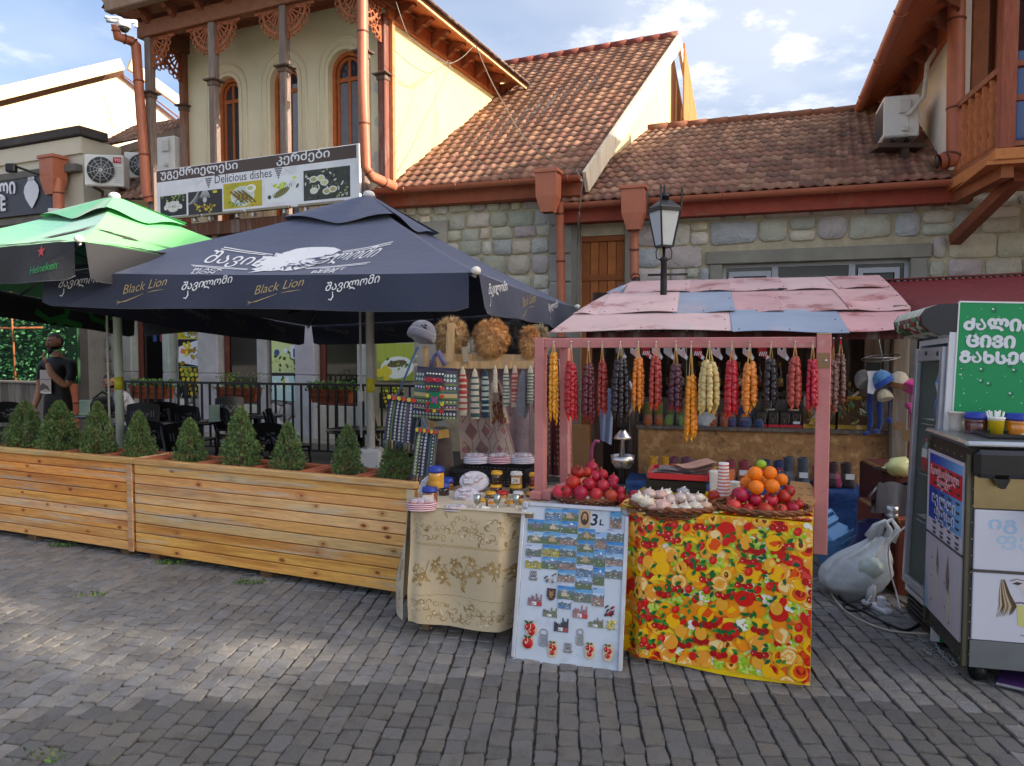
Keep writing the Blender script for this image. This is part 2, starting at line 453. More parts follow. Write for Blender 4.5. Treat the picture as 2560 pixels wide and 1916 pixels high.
# ================================================================ masonry and roofing builders
def clip(poly,a,b,cc):
 out=[]
 for i in range(len(poly)):
  p,q=poly[i],poly[(i+1)%len(poly)];dp=a*p[0]+b*p[1]-cc;dq=a*q[0]+b*q[1]-cc
  if dp<=0:out.append(p)
  if(dp<0)!=(dq<0)and abs(dp-dq)>1e-12:
   t=dp/(dp-dq);out.append((p[0]+(q[0]-p[0])*t,p[1]+(q[1]-p[1])*t))
 return out
def chaikin(p):
 o=[]
 for i in range(len(p)):
  a,b=p[i],p[(i+1)%len(p)]
  o+=[(a[0]*.84+b[0]*.16,a[1]*.84+b[1]*.16),(a[0]*.16+b[0]*.84,a[1]*.16+b[1]*.84)]
 return o
def stone(par,F,poly,dep,col,rs,sharp=False):
 cx=sum(p[0]for p in poly)/len(poly);cz=sum(p[1]for p in poly)/len(poly)
 r=max(math.hypot(p[0]-cx,p[1]-cz)for p in poly);g=.018/max(r,.05)
 p=[(cx+(x-cx)*(1-g),cz+(z-cz)*(1-g))for x,z in poly]
 if not sharp:p=chaikin(p)
 else:
  q=[]
  for i in range(len(p)):
   a,b_=p[i],p[(i+1)%len(p)]
   q+=[(lerp(a[0],b_[0],.1),lerp(a[1],b_[1],.1)),(lerp(a[0],b_[0],.5),lerp(a[1],b_[1],.5)),(lerp(a[0],b_[0],.9),lerp(a[1],b_[1],.9))]
  p=q
 n=len(p);m=MB(col,F);e=min(.016,r*.2)
 ins=1-e/max(r,.03)*1.2
 vs=[(x,.02,z)for x,z in p]+[(x,-dep+.012,z)for x,z in p]+[(cx+(x-cx)*ins,-dep-rs.uniform(0,.012),cz+(z-cz)*ins)for x,z in p]+[(cx,-dep-.008,cz)]
 fs=[(i,(i+1)%n,n+(i+1)%n,n+i)for i in range(n)]+[(n+i,n+(i+1)%n,2*n+(i+1)%n,2*n+i)for i in range(n)]+[(2*n+i,2*n+(i+1)%n,3*n)for i in range(n)]
 m.add(vs,fs,None,True)
 P(par,'stone',m,M_['stone'],world=True)
STC=[c(214,206,184),c(200,200,180),c(204,198,190),c(190,194,194),c(218,208,180),c(188,190,174),c(206,194,186),c(222,214,196)]
def rubble(par,F,x0,x1,z0,z1,w,h,seed,dep=.03,holes=(),squash=1,cols=STC):
 rs=random.Random(seed);pts=[];nr=max(1,round((z1-z0)/h))
 for j in range(-1,nr+1):
  n=max(1,round((x1-x0)/w));off=.5*(j%2)
  for i in range(-1,n+1):
   pts.append((x0+(i+.5+off+rs.uniform(-.36,.36))*(x1-x0)/n,z0+(j+.5+rs.uniform(-.3,.3))*(z1-z0)/nr))
 for k,(px,pz)in enumerate(pts):
  poly=[(x0,z0),(x1,z0),(x1,z1),(x0,z1)]
  for l,(qx,qz)in enumerate(pts):
   if l==k or abs(qx-px)>3*w or abs(qz-pz)>3*h:continue
   a,b=qx-px,(qz-pz);poly=clip(poly,a,b,(qx*qx-px*px+qz*qz-pz*pz)/2)
   if len(poly)<3:break
  for(hx0,hx1,hz0,hz1)in holes:
   if len(poly)<3:break
   cx=sum(p[0]for p in poly)/len(poly);cz=sum(p[1]for p in poly)/len(poly)
   if hx0<cx<hx1 and hz0<cz<hz1:poly=[]
  if len(poly)<3:continue
  ar=abs(sum(poly[i][0]*poly[(i+1)%len(poly)][1]-poly[(i+1)%len(poly)][0]*poly[i][1]for i in range(len(poly))))/2
  if ar<.004:continue
  stone(par,F,poly,dep+rs.uniform(-.006,.01),cols[rs.randrange(len(cols))],rs)
def ashlar(par,F,x0,x1,z0,z1,h,seed,holes=(),dep=.03,wr=(.35,.75)):
 rs=random.Random(seed);z=z0
 while z<z1-.02:
  hh=min(h*rs.uniform(.7,1.3),z1-z)
  if z1-z-hh<h*.4:hh=z1-z
  x=x0-rs.uniform(0,.3)
  while x<x1:
   ww=rs.uniform(*wr);a,b=max(x,x0),min(x+ww,x1);x+=ww
   for(hx0,hx1,hz0,hz1)in holes:
    if z+hh>hz0+.02 and z<hz1-.02 and b>hx0 and a<hx1:
     if a<hx0-.1:b=hx0
     elif b>hx1+.1:a=hx1
     else:a=b
   if b-a<.06:continue
   j=lambda:rs.uniform(-.022,.022)
   t=rs.random()
   if t<.55:stone(par,F,[(a+j(),z+j()),(b+j(),z+j()),(b+j(),z+hh+j()),(a+j(),z+hh+j())],dep,STC[rs.randrange(8)],rs,True)
   elif t<.8 and b-a>.35:
    m=a+(b-a)*rs.uniform(.4,.6);k=z+hh*rs.uniform(.35,.65)
    stone(par,F,[(a,z),(m,z+j()),(m+j(),z+hh),(a,z+hh-abs(j()))],dep,STC[rs.randrange(8)],rs)
    stone(par,F,[(m,z),(b,z),(b,k),(m,k)],dep,STC[rs.randrange(8)],rs);stone(par,F,[(m,k),(b,k),(b,z+hh),(m,z+hh)],dep,STC[rs.randrange(8)],rs)
   else:stone(par,F,[(a,z+hh*.2),(a+.2*(b-a),z),(b-.15*(b-a),z),(b,z+hh*.3),(b-j(),z+hh*.8),(b-.2*(b-a),z+hh),(a+.15*(b-a),z+hh),(a,z+hh*.75)],dep,STC[rs.randrange(8)],rs)
  z+=hh
def tile_shape(w,l):
 pr=[(0,.008),(.10,.018),(.24,.026),(.40,.022),(.54,.01),(.62,.004),(.82,.004),(.92,.009),(1.04,.012)]
 n=len(pr);vs=[(x*w,0,z+.02)for x,z in pr]+[(x*w,l*1.12,z)for x,z in pr]+[(x*w,0.004,z-.004)for x,z in pr]
 fs=[(i,i+1,n+i+1,n+i)for i in range(n-1)]+[(2*n+i,2*n+i+1,i+1,i)for i in range(n-1)]
 return vs,fs
TC=[c(144,104,84),c(136,96,78),c(152,112,90),c(128,92,76),c(160,120,98),c(122,90,76)]
def tiled(par,A,B,C,D,nu,nv,seed,keep=300):
 rs=random.Random(seed);w=(B-A).length/nu;l=((D-A).length+(C-B).length)/2/nv;sh=tile_shape(w,l);mes=[]
 for col in TC:
  m=MB(col);m.add(*sh,None,True);me=m.mesh('roof_tile');_put(me,M_['tile']);mes.append(me)
 rest=MB();k=0
 for j in range(nv):
  a=A.lerp(D,j/nv);b=B.lerp(C,j/nv);a2=A.lerp(D,(j+1)/nv);b2=B.lerp(C,(j+1)/nv)
  for i in range(nu):
   p=a.lerp(b,i/nu);q=a2.lerp(b2,i/nu);xd=(b-a);ku=xd.length/nu/w
   F=frame(p,xd,(q-p).cross(V((0,0,1))).cross(q-p));x=xd.normalized();y=(q-p);y=(y-x*y.dot(x)).normalized();z=x.cross(y)
   F=X((x,y,z)).transposed().to_4x4();F.translation=p+z*rs.uniform(0,.006)
   # shear so tiles follow the rake
   sk=(q-p).dot(x)/l;Sh=X.Identity(4);Sh[0][1]=sk
   Mx=F@Sh@X.Diagonal((ku,1,1,1))@X.Rotation(rs.uniform(-.012,.012),4,'Z')
   if k<keep:PI(par,'roof_tile',mes[rs.randrange(6)],Mx)
   else:rest.M=Mx;cc=TC[rs.randrange(6)];f=rs.uniform(.75,1.2);rest.add(*sh,tuple(v*f for v in cc),True)
   k+=1
 if rest.v:P(par,'roof_tile_field',rest,M_['tile'],world=True,kind='stuff')
 m=MB(c(70,48,40));n=(B-A).cross(D-A).normalized()*.012
 m.face([A-n,B-n,C-n,D-n]);P(par,'roof_deck',m,M_['oldwood'],world=True)
GUT=c(182,108,80)
def gutter(m,p,q,r=.07):
 d=(q-p).normalized();s_=d.cross(V((0,0,1))).normalized()
 pts=[]
 for k in range(9):
  g=math.pi*k/8;pts.append(s_*(math.cos(g)*r)-V((0,0,1))*(math.sin(g)*r))
 vs=[p+o for o in pts]+[q+o for o in pts]+[p+o*.9 for o in pts]+[q+o*.9 for o in pts]
 fs=[(i,i+1,10+i,9+i)for i in range(8)]+[(18+i,27+i,28+i,19+i)for i in range(8)]
 m.add(vs,fs,None,True)
 for t in(.2,.45,.7,.95):
  c_=p.lerp(q,t);m.tube([c_+o*1.06 for o in pts],.012,5)
 for e in(p,q):m.face([e+o for o in pts])
def downpipe(par,pts,r,F=None):
 m=MB(GUT);m.tube(pts,r,14,caps=False)
 for e in(0,-1):pass
 o=P(par,'downpipe',m,M_['copper'],world=True)
 m=MB(c(110,60,44));L=0
 for a,b in zip(pts,pts[1:]):
  a,b=V(a),V(b);n=max(1,int((b-a).length/.9))
  for k in range(n):
   p=a.lerp(b,(k+.5)/n);dd=(b-a).normalized();m.tube([p-dd*.012,p+dd*.012],r*1.09,14)
 P(o,'bracket',m,M_['copper'],world=True)
def hopper(par,M):
 m=MB(GUT,M);pr=((.17,.13,.0),(.155,.12,-.03),(.15,.115,-.34),(.085,.085,-.56))
 m.box(-.18,-.14,-.02,.18,.14,.03,.006)
 for(a,b,z),(a2,b2,z2)in zip(pr,pr[1:]):
  vs=[(sx*a,sy*b,z)for sx,sy in((-1,-1),(1,-1),(1,1),(-1,1))]+[(sx*a2,sy*b2,z2)for sx,sy in((-1,-1),(1,-1),(1,1),(-1,1))]
  m.add(vs,[(i,i+4,(i+1)%4+4,(i+1)%4)for i in range(4)])
 return P(par,'rain_hopper',m,M_['copper'],world=True)
 # ================================================================ stone house with the steep tiled roof
ER,EL=V((1.003,10.8,4.10)),V((-2.19,12.02,4.14));RR,RL=V((3.62,16.7,8.45)),V((-1.2,18.85,8.45))
b2=T('stone_house','rubble stone house with steep weathered red tile roof beside the cream balcony house','house',tuple(FS@V((-1.2,0,0))))
x0=LOC(FS,930,500)[0];x1=LOC(FS,1432,500)[0]
m=MB(c(186,174,146),FS);m.box(x0,0,-.02,x1,.3,4.02);P(b2,'wall',m,M_['mortar'],world=True)
STC_=STC;STC=[c(196,192,172),c(186,186,168),c(206,198,176),c(188,188,182),c(178,178,160),c(212,202,176),c(190,178,174),c(200,196,180)];ashlar(b2,FS,LOC(FS,960,500)[0],LOC(FS,1398,500)[0],1.3,3.95,.25,11,wr=(.16,.42));STC=STC_
m=MB(c(152,150,142),FS)
for k in range(9):m.box(x1-.36,-.05,.1+k*.42,x1+.0,.02,.5+k*.42,.012)
P(b2,'quoin_pier',m,M_['conc'],world=True)
tiled(b2,EL,ER,RR,RL,21,32,5)
m=MB(c(120,66,52))
for k in range(14):
 p=RL.lerp(RR,k/14);q=RL.lerp(RR,(k+1.06)/14);m.tube([p+V((0,0,.03)),q+V((0,0,.045))],.1,8)
P(b2,'ridge',m,M_['tile'],world=True)
m=MB(GUT);dv=(ER-EL).normalized();gutter(m,EL-dv*.1+V((-.03,-.08,-.02)),ER+V((-.03,-.08,-.02)),.075);P(b2,'gutter',m,M_['copper'],world=True)
m=MB(c(150,80,52));m.beam(EL+V((.02,.05,-.17)),ER+V((.0,.05,-.17)),.04,.2)
m.beam(EL+V((.12,.3,-.26)),ER+V((.1,.3,-.26)),.5,.05);P(b2,'eaves_board',m,M_['wood'],world=True)
# gable wall on the right of the steep roof, verge board and boarded peak
gd=(RR-ER);gw=V((gd.x,gd.y,0)).normalized();gl=math.hypot(gd.x,gd.y);lft=V((-gw.y,gw.x,0))*.12
m=MB(c(210,188,140));P0=ER+gw*.35+lft
f=lambda s,z:P0+gw*s+V((0,0,z-P0.z))
zt=lambda s:4.0+(s+.35)/gl*gd.z
m.face([f(0,0),f(12,0),f(12,4),f(gl-.35,zt(gl-.35)),f(0,zt(0))])
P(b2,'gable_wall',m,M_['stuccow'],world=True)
m=MB(c(214,202,178));m.beam(ER+V((.05,-.02,-.1)),RR+V((.05,0,-.1)),.05,.3);m.beam(RR+V((.05,0,-.1)),RR+gw*4+V((.05,0,-2.9)),.05,.3)
P(b2,'verge_board',m,M_['oldwood'],world=True)
for k in range(5):
 s0=gl-.35+.0+k*.6;m=MB(c(190,104,48));a=f(s0,0);z_=lambda s:8.3-max(0,s-gl+.35)*.72
 q=-lft*2.2
 m.prism([(s0,z_(s0)-1.6-.05*k),(s0+.585,z_(s0+.585)-1.6-.05*k),(s0+.585,z_(s0+.585)),(s0,z_(s0))],0,.03,X.LocRotScale(P0+q-V((0,0,P0.z)),None,None)@X((gw,V((0,0,1)),gw.cross(V((0,0,1))))).transposed().to_4x4())
 P(b2,'plank',m,M_['wood'],world=True)
 # rain head and pipe near the right end of that gutter
hp=W(1371,432,10.62);hM=frame(hp+V((0,0,.0)),(.93,-.36,0))
hopper(b2,hM)
downpipe(b2,[W(1399,505,10.75),W(1400,560,10.85),W(1403,748,10.85),V((W(1403,748,10.85).x,10.85,.1))],.062)
# ================================================================ long stone house: timber door, lintel window, low tiled roof
b3=T('long_stone_house','long stone house with low red tile roof, plank door and a wide grey lintel','house',tuple(FS@V((2.4,0,0))))
E3=FS@V((0,-.35,0));E3.z=3.72;u3=V((.9505,-.3107,0));d3=V((.3107,.9505,0))
A3=E3-u3*.05;B3=E3+u3*5.2;D3=A3+d3*3.07+u3*.85+V((0,0,1.80));C3=B3+d3*3.07+V((0,0,1.80))
dx0,dx1=LOC(FS,1453,600)[0],LOC(FS,1562,600)[0];wx0,wx1=LOC(FS,1806,670)[0],LOC(FS,2275,670)[0];lz0=LOC(FS,2000,655)[1];lz1=LOC(FS,2000,622)[1]
lx0,lx1=LOC(FS,1766,640)[0],LOC(FS,2328,620)[0]
jx0,jx1=LOC(FS,1775,680)[0],LOC(FS,2318,680)[0]
m=MB(c(190,178,150),FS);xr=9.5
for a,b,z0,z1 in((x1+.002,dx0,-.02,3.88),(dx0,dx1,3.28,3.88),(dx1,wx0,-.02,3.88),(wx0,wx1,lz0,3.88),(wx0,wx1,-.02,1.2),(wx1,xr,-.02,3.88)):m.box(a,0,z0,b,.3,z1)
P(b3,'wall',m,M_['mortar'],world=True)
ashlar(b3,FS,dx1+.17,7.0,1.5,3.56,.26,21,holes=[(lx0-.01,lx1+.01,lz0-.01,lz1+.01),(jx0-.01,jx1+.01,0,lz0)])
m=MB(c(150,146,132),FS);m.box(lx0,-.06,lz0,lx1,.02,lz1,.01);P(b3,'lintel',m,M_['conc'],world=True)
m=MB(c(152,148,136),FS);m.box(jx0,-.045,.8,wx0,.05,lz0-.003,.01);m.box(wx1,-.045,.8,jx1,.05,lz0-.003,.01);P(b3,'jamb',m,M_['conc'],world=True)
m=MB(c(140,136,124),FS)
m.box(dx1+.005,-.04,-.0,dx1+.16,.02,3.5,.01);m.box(dx0-.17,-.045,0,dx0-.005,.02,3.56,.01);P(b3,'door_jamb',m,M_['conc'],world=True)
# window: aluminium frame, three casements, blinds behind glass
wn=P(b3,'window',MB(c(196,198,202),FS).box(wx0,.1,1.2,wx1,.14,1.25).box(wx0,.1,lz0-.05,wx1,.15,lz0-.002).box(wx0,.1,1.25,wx0+.05,.15,lz0-.05).box(wx1-.05,.1,1.25,wx1,.15,lz0-.05),M_['plastic'],world=True)
cuts=[1806,1938,2130,2272];sash=[1822,1928,1942,2122,2147,2250]
m=MB(c(188,190,196),FS)
for a in(1938,2132):x=LOC(FS,a,680)[0];m.box(x-.04,.09,1.25,x+.04,.16,lz0-.05)
for a,b in((1822,1928),(2147,2252)):
 xa,xb=LOC(FS,a,680)[0],LOC(FS,b,680)[0];zt_=lz0-.1
 m.box(xa,.075,zt_-.07,xb,.1,zt_).box(xa,.075,1.25,xa+.06,.1,zt_-.07).box(xb-.06,.075,1.25,xb,.1,zt_-.07)
P(wn,'frame',m,M_['plastic'],world=True)
m=MB(c(30,38,34),FS);m.face([(wx0,.13,1.25),(wx1,.13,1.25),(wx1,.13,lz0),(wx0,.13,lz0)]);P(wn,'pane',m,M_['glass'],world=True)
m=MB(c(150,156,140),FS)
# plank door
dr=P(b3,'door',MB(c(120,66,30),FS).box(dx0,.1,0,dx1,.12,3.28),M_['wood'],world=True)
nP=5
for k in range(nP):
 a=lerp(dx0,dx1,k/nP);b=lerp(dx0,dx1,(k+1)/nP)-.008
 m=MB(c(176,104,50)if k%2 else c(160,92,44),FS);m.box(a,.05,.05,b,.098,3.2,.006);P(dr,'plank',m,M_['wood'],world=True)
m=MB(c(150,84,40),FS);z=LOC(FS,1500,690)[1];m.box(dx0,.03,z-.07,dx1,.05,z+.02,.005).box(dx0,.02,3.2,dx1,.1,3.28);P(dr,'rail',m,M_['wood'],world=True)
tiled(b3,A3,B3,C3,D3,34,15,9)
m=MB(c(140,84,64))
for k in range(13):
 p=D3.lerp(C3,k/13);q=D3.lerp(C3,(k+1.06)/13);m.tube([p+V((0,0,.02)),q+V((0,0,.035))],.085,8)
P(b3,'ridge',m,M_['tile'],world=True)
m=MB(GUT);o=V((-.02,-.07,-.03));gutter(m,A3-u3*.1+o,B3+o,.075);P(b3,'gutter',m,M_['copper'],world=True)
m=MB(c(158,70,50));m.beam(A3+V((.02,.08,-.19)),B3+V((.02,.08,-.19)),.05,.17);m.beam(A3+V((.1,.22,-.25)),B3+V((.1,.22,-.25)),.3,.03);m.beam(A3+V((.03,.1,-.02)),B3+V((.03,.1,-.02)),.03,.2);P(b3,'eaves_board',m,M_['wood'],world=True)
h3=W(1585,487,10.2);hopper(b3,frame(h3+V((0,0,.08)),u3))
downpipe(b3,[W(1585,560,10.28),W(1586,685,10.45),W(1590,702,10.3)],.062)
m=MB(c(40,24,18));p=W(1590.5,704,10.27);m.sph(p,(.058,.02,.058),12,6);P(b3,'pipe_mouth',m,M_['black'],world=True)
# ================================================================ house with the timber balcony (left)
bl=T('balcony_house','cream plastered house with carved timber balcony and three arched windows','house',tuple(FL@V((-2,0,0))))
WD=c(140,90,64);WD2=c(120,76,56);GRY=c(128,112,104)
CR=c(232,222,190)
wl=LOC(FL,462,300)[0]
wins=[(LOC(FL,q,300)[0],w/2,LOC(FL,q,y)[1])for q,w,y in((567,.56,190),(710,.60,158),(860,.64,122))]
m=MB(CR,FL);ZB,ZT=3.7,7.35;xs=wl
def archpts(cx,hw,top,n=12):return[(cx-hw*math.cos(math.pi*k/n),top-hw+hw*math.sin(math.pi*k/n))for k in range(n+1)]
for cx,hw,top in wins:
 m.face([(xs,0,ZB),(cx-hw,0,ZB),(cx-hw,0,ZT),(xs,0,ZT)])
 ap=archpts(cx,hw,top)
 for(xa,za),(xb,zb)in zip(ap,ap[1:]):m.face([(xa,0,za),(xb,0,zb),(xb,0,ZT),(xa,0,ZT)])
 rv=[(cx-hw,ZB)]+ap+[(cx+hw,ZB)]
 for(xa,za),(xb,zb)in zip(rv,rv[1:]):m.face([(xa,0,za),(xa,.24,za),(xb,.24,zb),(xb,0,zb)])
 xs=cx+hw
m.face([(xs,0,ZB),(0,0,ZB),(0,0,ZT),(xs,0,ZT)])
P(bl,'front_wall',m,M_['stucco'],world=True)
m=MB(c(232,223,194),FL)
for cx,hw,top in wins:
 for g,dz,rr in((.075,.075,.016),(.19,.2,.02)):
  ap=archpts(cx,hw+g,top+dz);pts=[(cx-hw-g,-.012,ZB)]+[(x,-.012,z)for x,z in ap]+[(cx+hw+g,-.012,ZB)]
  m.tube(pts,rr,6)
P(bl,'window_surround',m,M_['stucco'],world=True,kind='stuff')
curt=[c(66,60,58),c(150,156,170),c(120,122,132)]
for k,(cx,hw,top)in enumerate(wins):
 w=MB(c(186,104,54),FL);y=.16
 ap=[(cx-hw+.03,ZB)]+archpts(cx,hw-.03,top-.03)+[(cx+hw-.03,ZB)]
 for(xa,za),(xb,zb)in zip(ap,ap[1:]):w.beam((xa,y,za),(xb,y,zb),.06,.075,(0,1,0))
 wo=P(bl,'window',w,M_['wood'],world=True)
 w=MB(c(176,98,54),FL);ap=[(cx-hw+.1,ZB)]+archpts(cx,hw-.1,top-.1)+[(cx+hw-.1,ZB)]
 for(xa,za),(xb,zb)in zip(ap,ap[1:]):w.beam((xa,y+.02,za),(xb,y+.02,zb),.04,.05,(0,1,0))
 zt_=top-hw-.12;w.box(cx-hw+.05,y,zt_-.03,cx+hw-.05,y+.05,zt_+.035).box(cx-.025,y+.005,ZB,cx+.025,y+.045,top-.08)
 P(wo,'sash',w,M_['wood'],world=True)
 w=MB(c(52,60,76),FL);ap=[(cx-hw+.04,.2,ZB)]+[(x,.2,z)for x,z in archpts(cx,hw-.04,top-.04)]+[(cx+hw-.04,.2,ZB)];w.face(ap);P(wo,'pane',w,M_['glass'],world=True)
 if k!=1:
  w=MB(curt[k],FL);w.box(cx-hw+.08,.185,ZB,cx+hw-.08,.195,zt_-.04);P(wo,'blind',w,M_['cloth'],world=True)
 else:
  w=MB(curt[k],FL);w.grid(lambda u,v:(cx+.03+u*(hw-.12),.19+.006*math.sin(u*25),lerp(ZB,top-.3,v)),16,2);P(wo,'curtain',w,M_['cloth'],world=True)
  # sunlit side wall
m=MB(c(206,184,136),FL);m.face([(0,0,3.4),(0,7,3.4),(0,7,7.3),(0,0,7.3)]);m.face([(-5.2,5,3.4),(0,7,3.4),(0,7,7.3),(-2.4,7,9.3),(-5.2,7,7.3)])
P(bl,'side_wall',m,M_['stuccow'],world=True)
m=MB(c(214,190,140),FL)
for yy,z0,z1 in((1.5,4.9,5.9),(2.9,5.5,6.1)):m.tube([(.004,yy,z0),(.004,yy+.01,(z0+z1)/2),(.004,yy,z1)],.006,5)
P(bl,'wall_crack',m,M_['stucco'],world=True,kind='stuff')
m=MB(c(206,202,190),FL);rs=random.Random(4)
for(px,py,r)in((945,222,.1),(950,305,.13),(943,395,.12),(938,420,.08)):
 x,z=LOC(FL,px,py);m.face([(x+r*rs.uniform(.5,1.1)*math.cos(q*.7),-.004,z+r*rs.uniform(.6,1.3)*math.sin(q*.7))for q in range(9)])
P(bl,'peeled_plaster',m,M_['conc'],world=True,kind='stuff')
# posts, brackets, beams
PD=-.80
pxs=[LOC(FL,q,300,PD)[0]for q in(378,537,714)]+[LOC(FL,909,300,PD)[0]]
def fretwork(par,x,y,z,sg,ax='x',s=.42):
 m=MB(c(160,92,60));o=V((x,y,z))
 def at(a,b):return FL@(o+(V((sg*a,0,b))if ax=='x' else V((0,sg*a,b))))
 th=.03
 def slab(p,q,w):m.beam(at(*p),at(*q),w,th,(FL.col[1].to_3d()if ax=='x' else FL.col[0].to_3d()))
 slab((.03,-.02),(s*1.25,-.02),.045);slab((.02,0),(.02,-s*1.2),.04)
 for k in range(5):
  g=R(10+17.5*k);slab((.02,-.02),(s*.8*math.cos(g),-s*.9*math.sin(g)),.022)
 for rr in(.3,.62,.82):
  pts=[(s*rr*1.05*math.cos(R(g)),-s*rr*1.15*math.sin(R(g)))for g in range(0,91,15)]
  for p,q in zip(pts,pts[1:]):slab(p,q,.04 if rr>.8 else .024)
 for k in range(7):
  g=R(4+13.6*k);cx,cz=s*.93*math.cos(g)*1.05,-s*.93*1.15*math.sin(g)
  m.tube([at(cx+.045*math.cos(t),cz+.045*math.sin(t))for t in[q*math.pi/3 for q in range(6)]],.014,4,closed=True,sm=False)
 return P(par,'fretwork_bracket',m,M_['wood'],world=True)
def post(x,y,z0,z1,zc,w=.13,col=GRY):
 m=MB(col,FL);m.box(x-w/2,y-w/2,z0,x+w/2,y+w/2,z1,.012)
 o=P(bl,'post',m,M_['oldwood'],world=True)
 m=MB(c(104,84,72),FL);m.box(x-w*.62,y-w*.62,zc-.08,x+w*.62,y+w*.62,zc,.01).box(x-w,y-w,zc,x+w,y+w,zc+.03,.01)
 P(o,'collar',m,M_['oldwood'],world=True)
zc=6.03
for i,x in enumerate(pxs):
 post(x,PD,3.3,6.98,zc)
 if i>0:fretwork(bl,x-.065,PD,6.97,-1)
 if i<3:fretwork(bl,x+.065,PD,6.97,1)
post(wl+.05,-.06,3.7,6.98,zc,.12,WD);post(-.07,-.07,3.7,6.9,5.95,.14,c(122,74,62))
fretwork(bl,wl+.05,-.12,6.95,-1,'y');fretwork(bl,-.07,-.14,6.95,-1,'y')
fretwork(bl,pxs[0],PD+.06,6.97,1,'y');fretwork(bl,pxs[3],PD+.06,6.97,1,'y')
XL,XR=pxs[0]-.1,pxs[3]+.1
m=MB(WD,FL);m.box(XL-.1,PD-.09,6.98,XR+.25,PD+.09,7.24,.01);P(bl,'front_beam',m,M_['wood'],world=True)
for x in(pxs[0],pxs[3]):P(bl,'side_beam',MB(WD2,FL).box(x-.08,PD+.095,6.98,x+.08,.0,7.22),M_['wood'],world=True)
m=MB(c(138,80,56),FL)
for k in range(9):pass
for k in range(8):
 a=PD+.1+k*(abs(PD)-.1)/8;m=MB(c(140,76,54)if k%2 else c(126,70,50),FL);m.box(XL,a,7.225,XR+.2,a+.08,7.245);P(bl,'soffit_plank',m,M_['wood'],world=True)
m=MB(c(146,118,98),FL);m.box(XL-.35,PD-.52,7.30,XR+.75,PD-.36,7.47,.015);P(bl,'cornice_board',m,M_['oldwood'],world=True)
m=MB(c(150,84,56),FL);m.box(XL-.3,PD-.36,7.38,XR+.7,PD+.02,7.40);P(bl,'eaves_soffit',m,M_['wood'],world=True)
def corbel(par,Mx):
 m=MB(c(132,74,48));pr=[(0,0),(-.34,0),(-.34,-.05),(-.27,-.07),(-.22,-.12),(-.15,-.11),(-.10,-.17),(-.04,-.2),(0,-.24)]
 m.prism(pr,-.05,.05,Mx@X(((0,0,1,0),(1,0,0,0),(0,1,0,0),(0,0,0,1))))
 return P(par,'corbel',m,M_['wood'],world=True)
for k in range(8):corbel(bl,FL@TR(lerp(XL,XR,(k+.3)/7.6),PD-.06,7.38))
# front gable over the balcony, roof, right-hand eaves
mid=-2.35;zr=9.6
m=MB(c(140,78,52),FL)
m.face([(XL-.2,PD-.1,7.45),(XR+.5,PD-.1,7.45),(mid,PD-.1,zr-.1)]);P(bl,'pediment',m,M_['wood'],world=True)
m=MB(c(150,124,104),FL);m.beam((XL-.45,PD-.4,7.5),(mid,PD-.4,zr+.12),.1,.2);P(bl,'rake_board',m,M_['oldwood'],world=True)
m=MB(c(150,110,84),FL);m.beam((XR+.75,PD-.4,7.25),(mid,PD-.4,zr+.12),.1,.2);P(bl,'rake_board',m,M_['oldwood'],world=True)
m=MB(c(120,84,66),FL);m.beam((XL+.05,PD-.2,7.45),(mid-.3,PD-.2,zr-.28),.06,.1);P(bl,'rafter',m,M_['oldwood'],world=True)
ov=.62;zE=7.08
A,B=FL@V((ov,PD-.45,zE)),FL@V((ov,4.2,zE));C_,D_=FL@V((mid,4.2,zr+.1)),FL@V((mid,PD-.45,zr+.1))
tiled(bl,A,B,C_,D_,34,14,31,keep=120)
m=MB(c(120,70,56),FL);m.face([(XL-.5,PD-.45,7.42),(mid,PD-.45,zr+.1),(mid,4.2,zr+.1),(XL-.5,4.2,7.42)]);P(bl,'roof_slope',m,M_['tile'],world=True)
m=MB(c(196,170,130),FL);m.box(ov-.05,PD-.45,zE-.1,ov-.02,4.2,zE-.01);P(bl,'fascia',m,M_['wood'],world=True)
m=MB(c(60,44,40),FL);m.box(ov-.02,PD-.45,zE-.03,ov+.06,4.2,zE+.01,.01);P(bl,'tile_batten',m,M_['oldwood'],world=True)
m=MB(c(178,98,56),FL);m.face([(0,-.2,7.2),(ov,-.2,zE-.06),(ov,4.2,zE-.06),(0,4.2,7.2)]);P(bl,'side_soffit',m,M_['wood'],world=True)
m=MB(c(184,106,60),FL);m.box(0.002,-.1,6.83,.05,4.12,7.12);P(bl,'frieze_board',m,M_['wood'],world=True)
for k in range(8):corbel(bl,FL@TR(.05,.15+k*.56,7.1,rz=R(90)))
m=MB(c(196,126,84),FL);m.box(0.003,-.02,3.6,.07,.06,6.83,.006);P(bl,'corner_board',m,M_['wood'],world=True)
# rainwater pipes
q=lambda px,py,d:FL@V((LOC(FL,px,py,d)[0],d,LOC(FL,px,py,d)[1]))
downpipe(bl,[q(906,-40,PD-.28),q(907,200,PD-.28),q(914,420,PD-.28),q(930,442,PD-.2),W(985,467,11.5)],.075)
downpipe(bl,[q(290,62,-1.25),q(294,92,-1.2),q(330,104,-1.0),q(340,112,-.95),q(366,480,-.95),q(374,505,-.9)],.08)
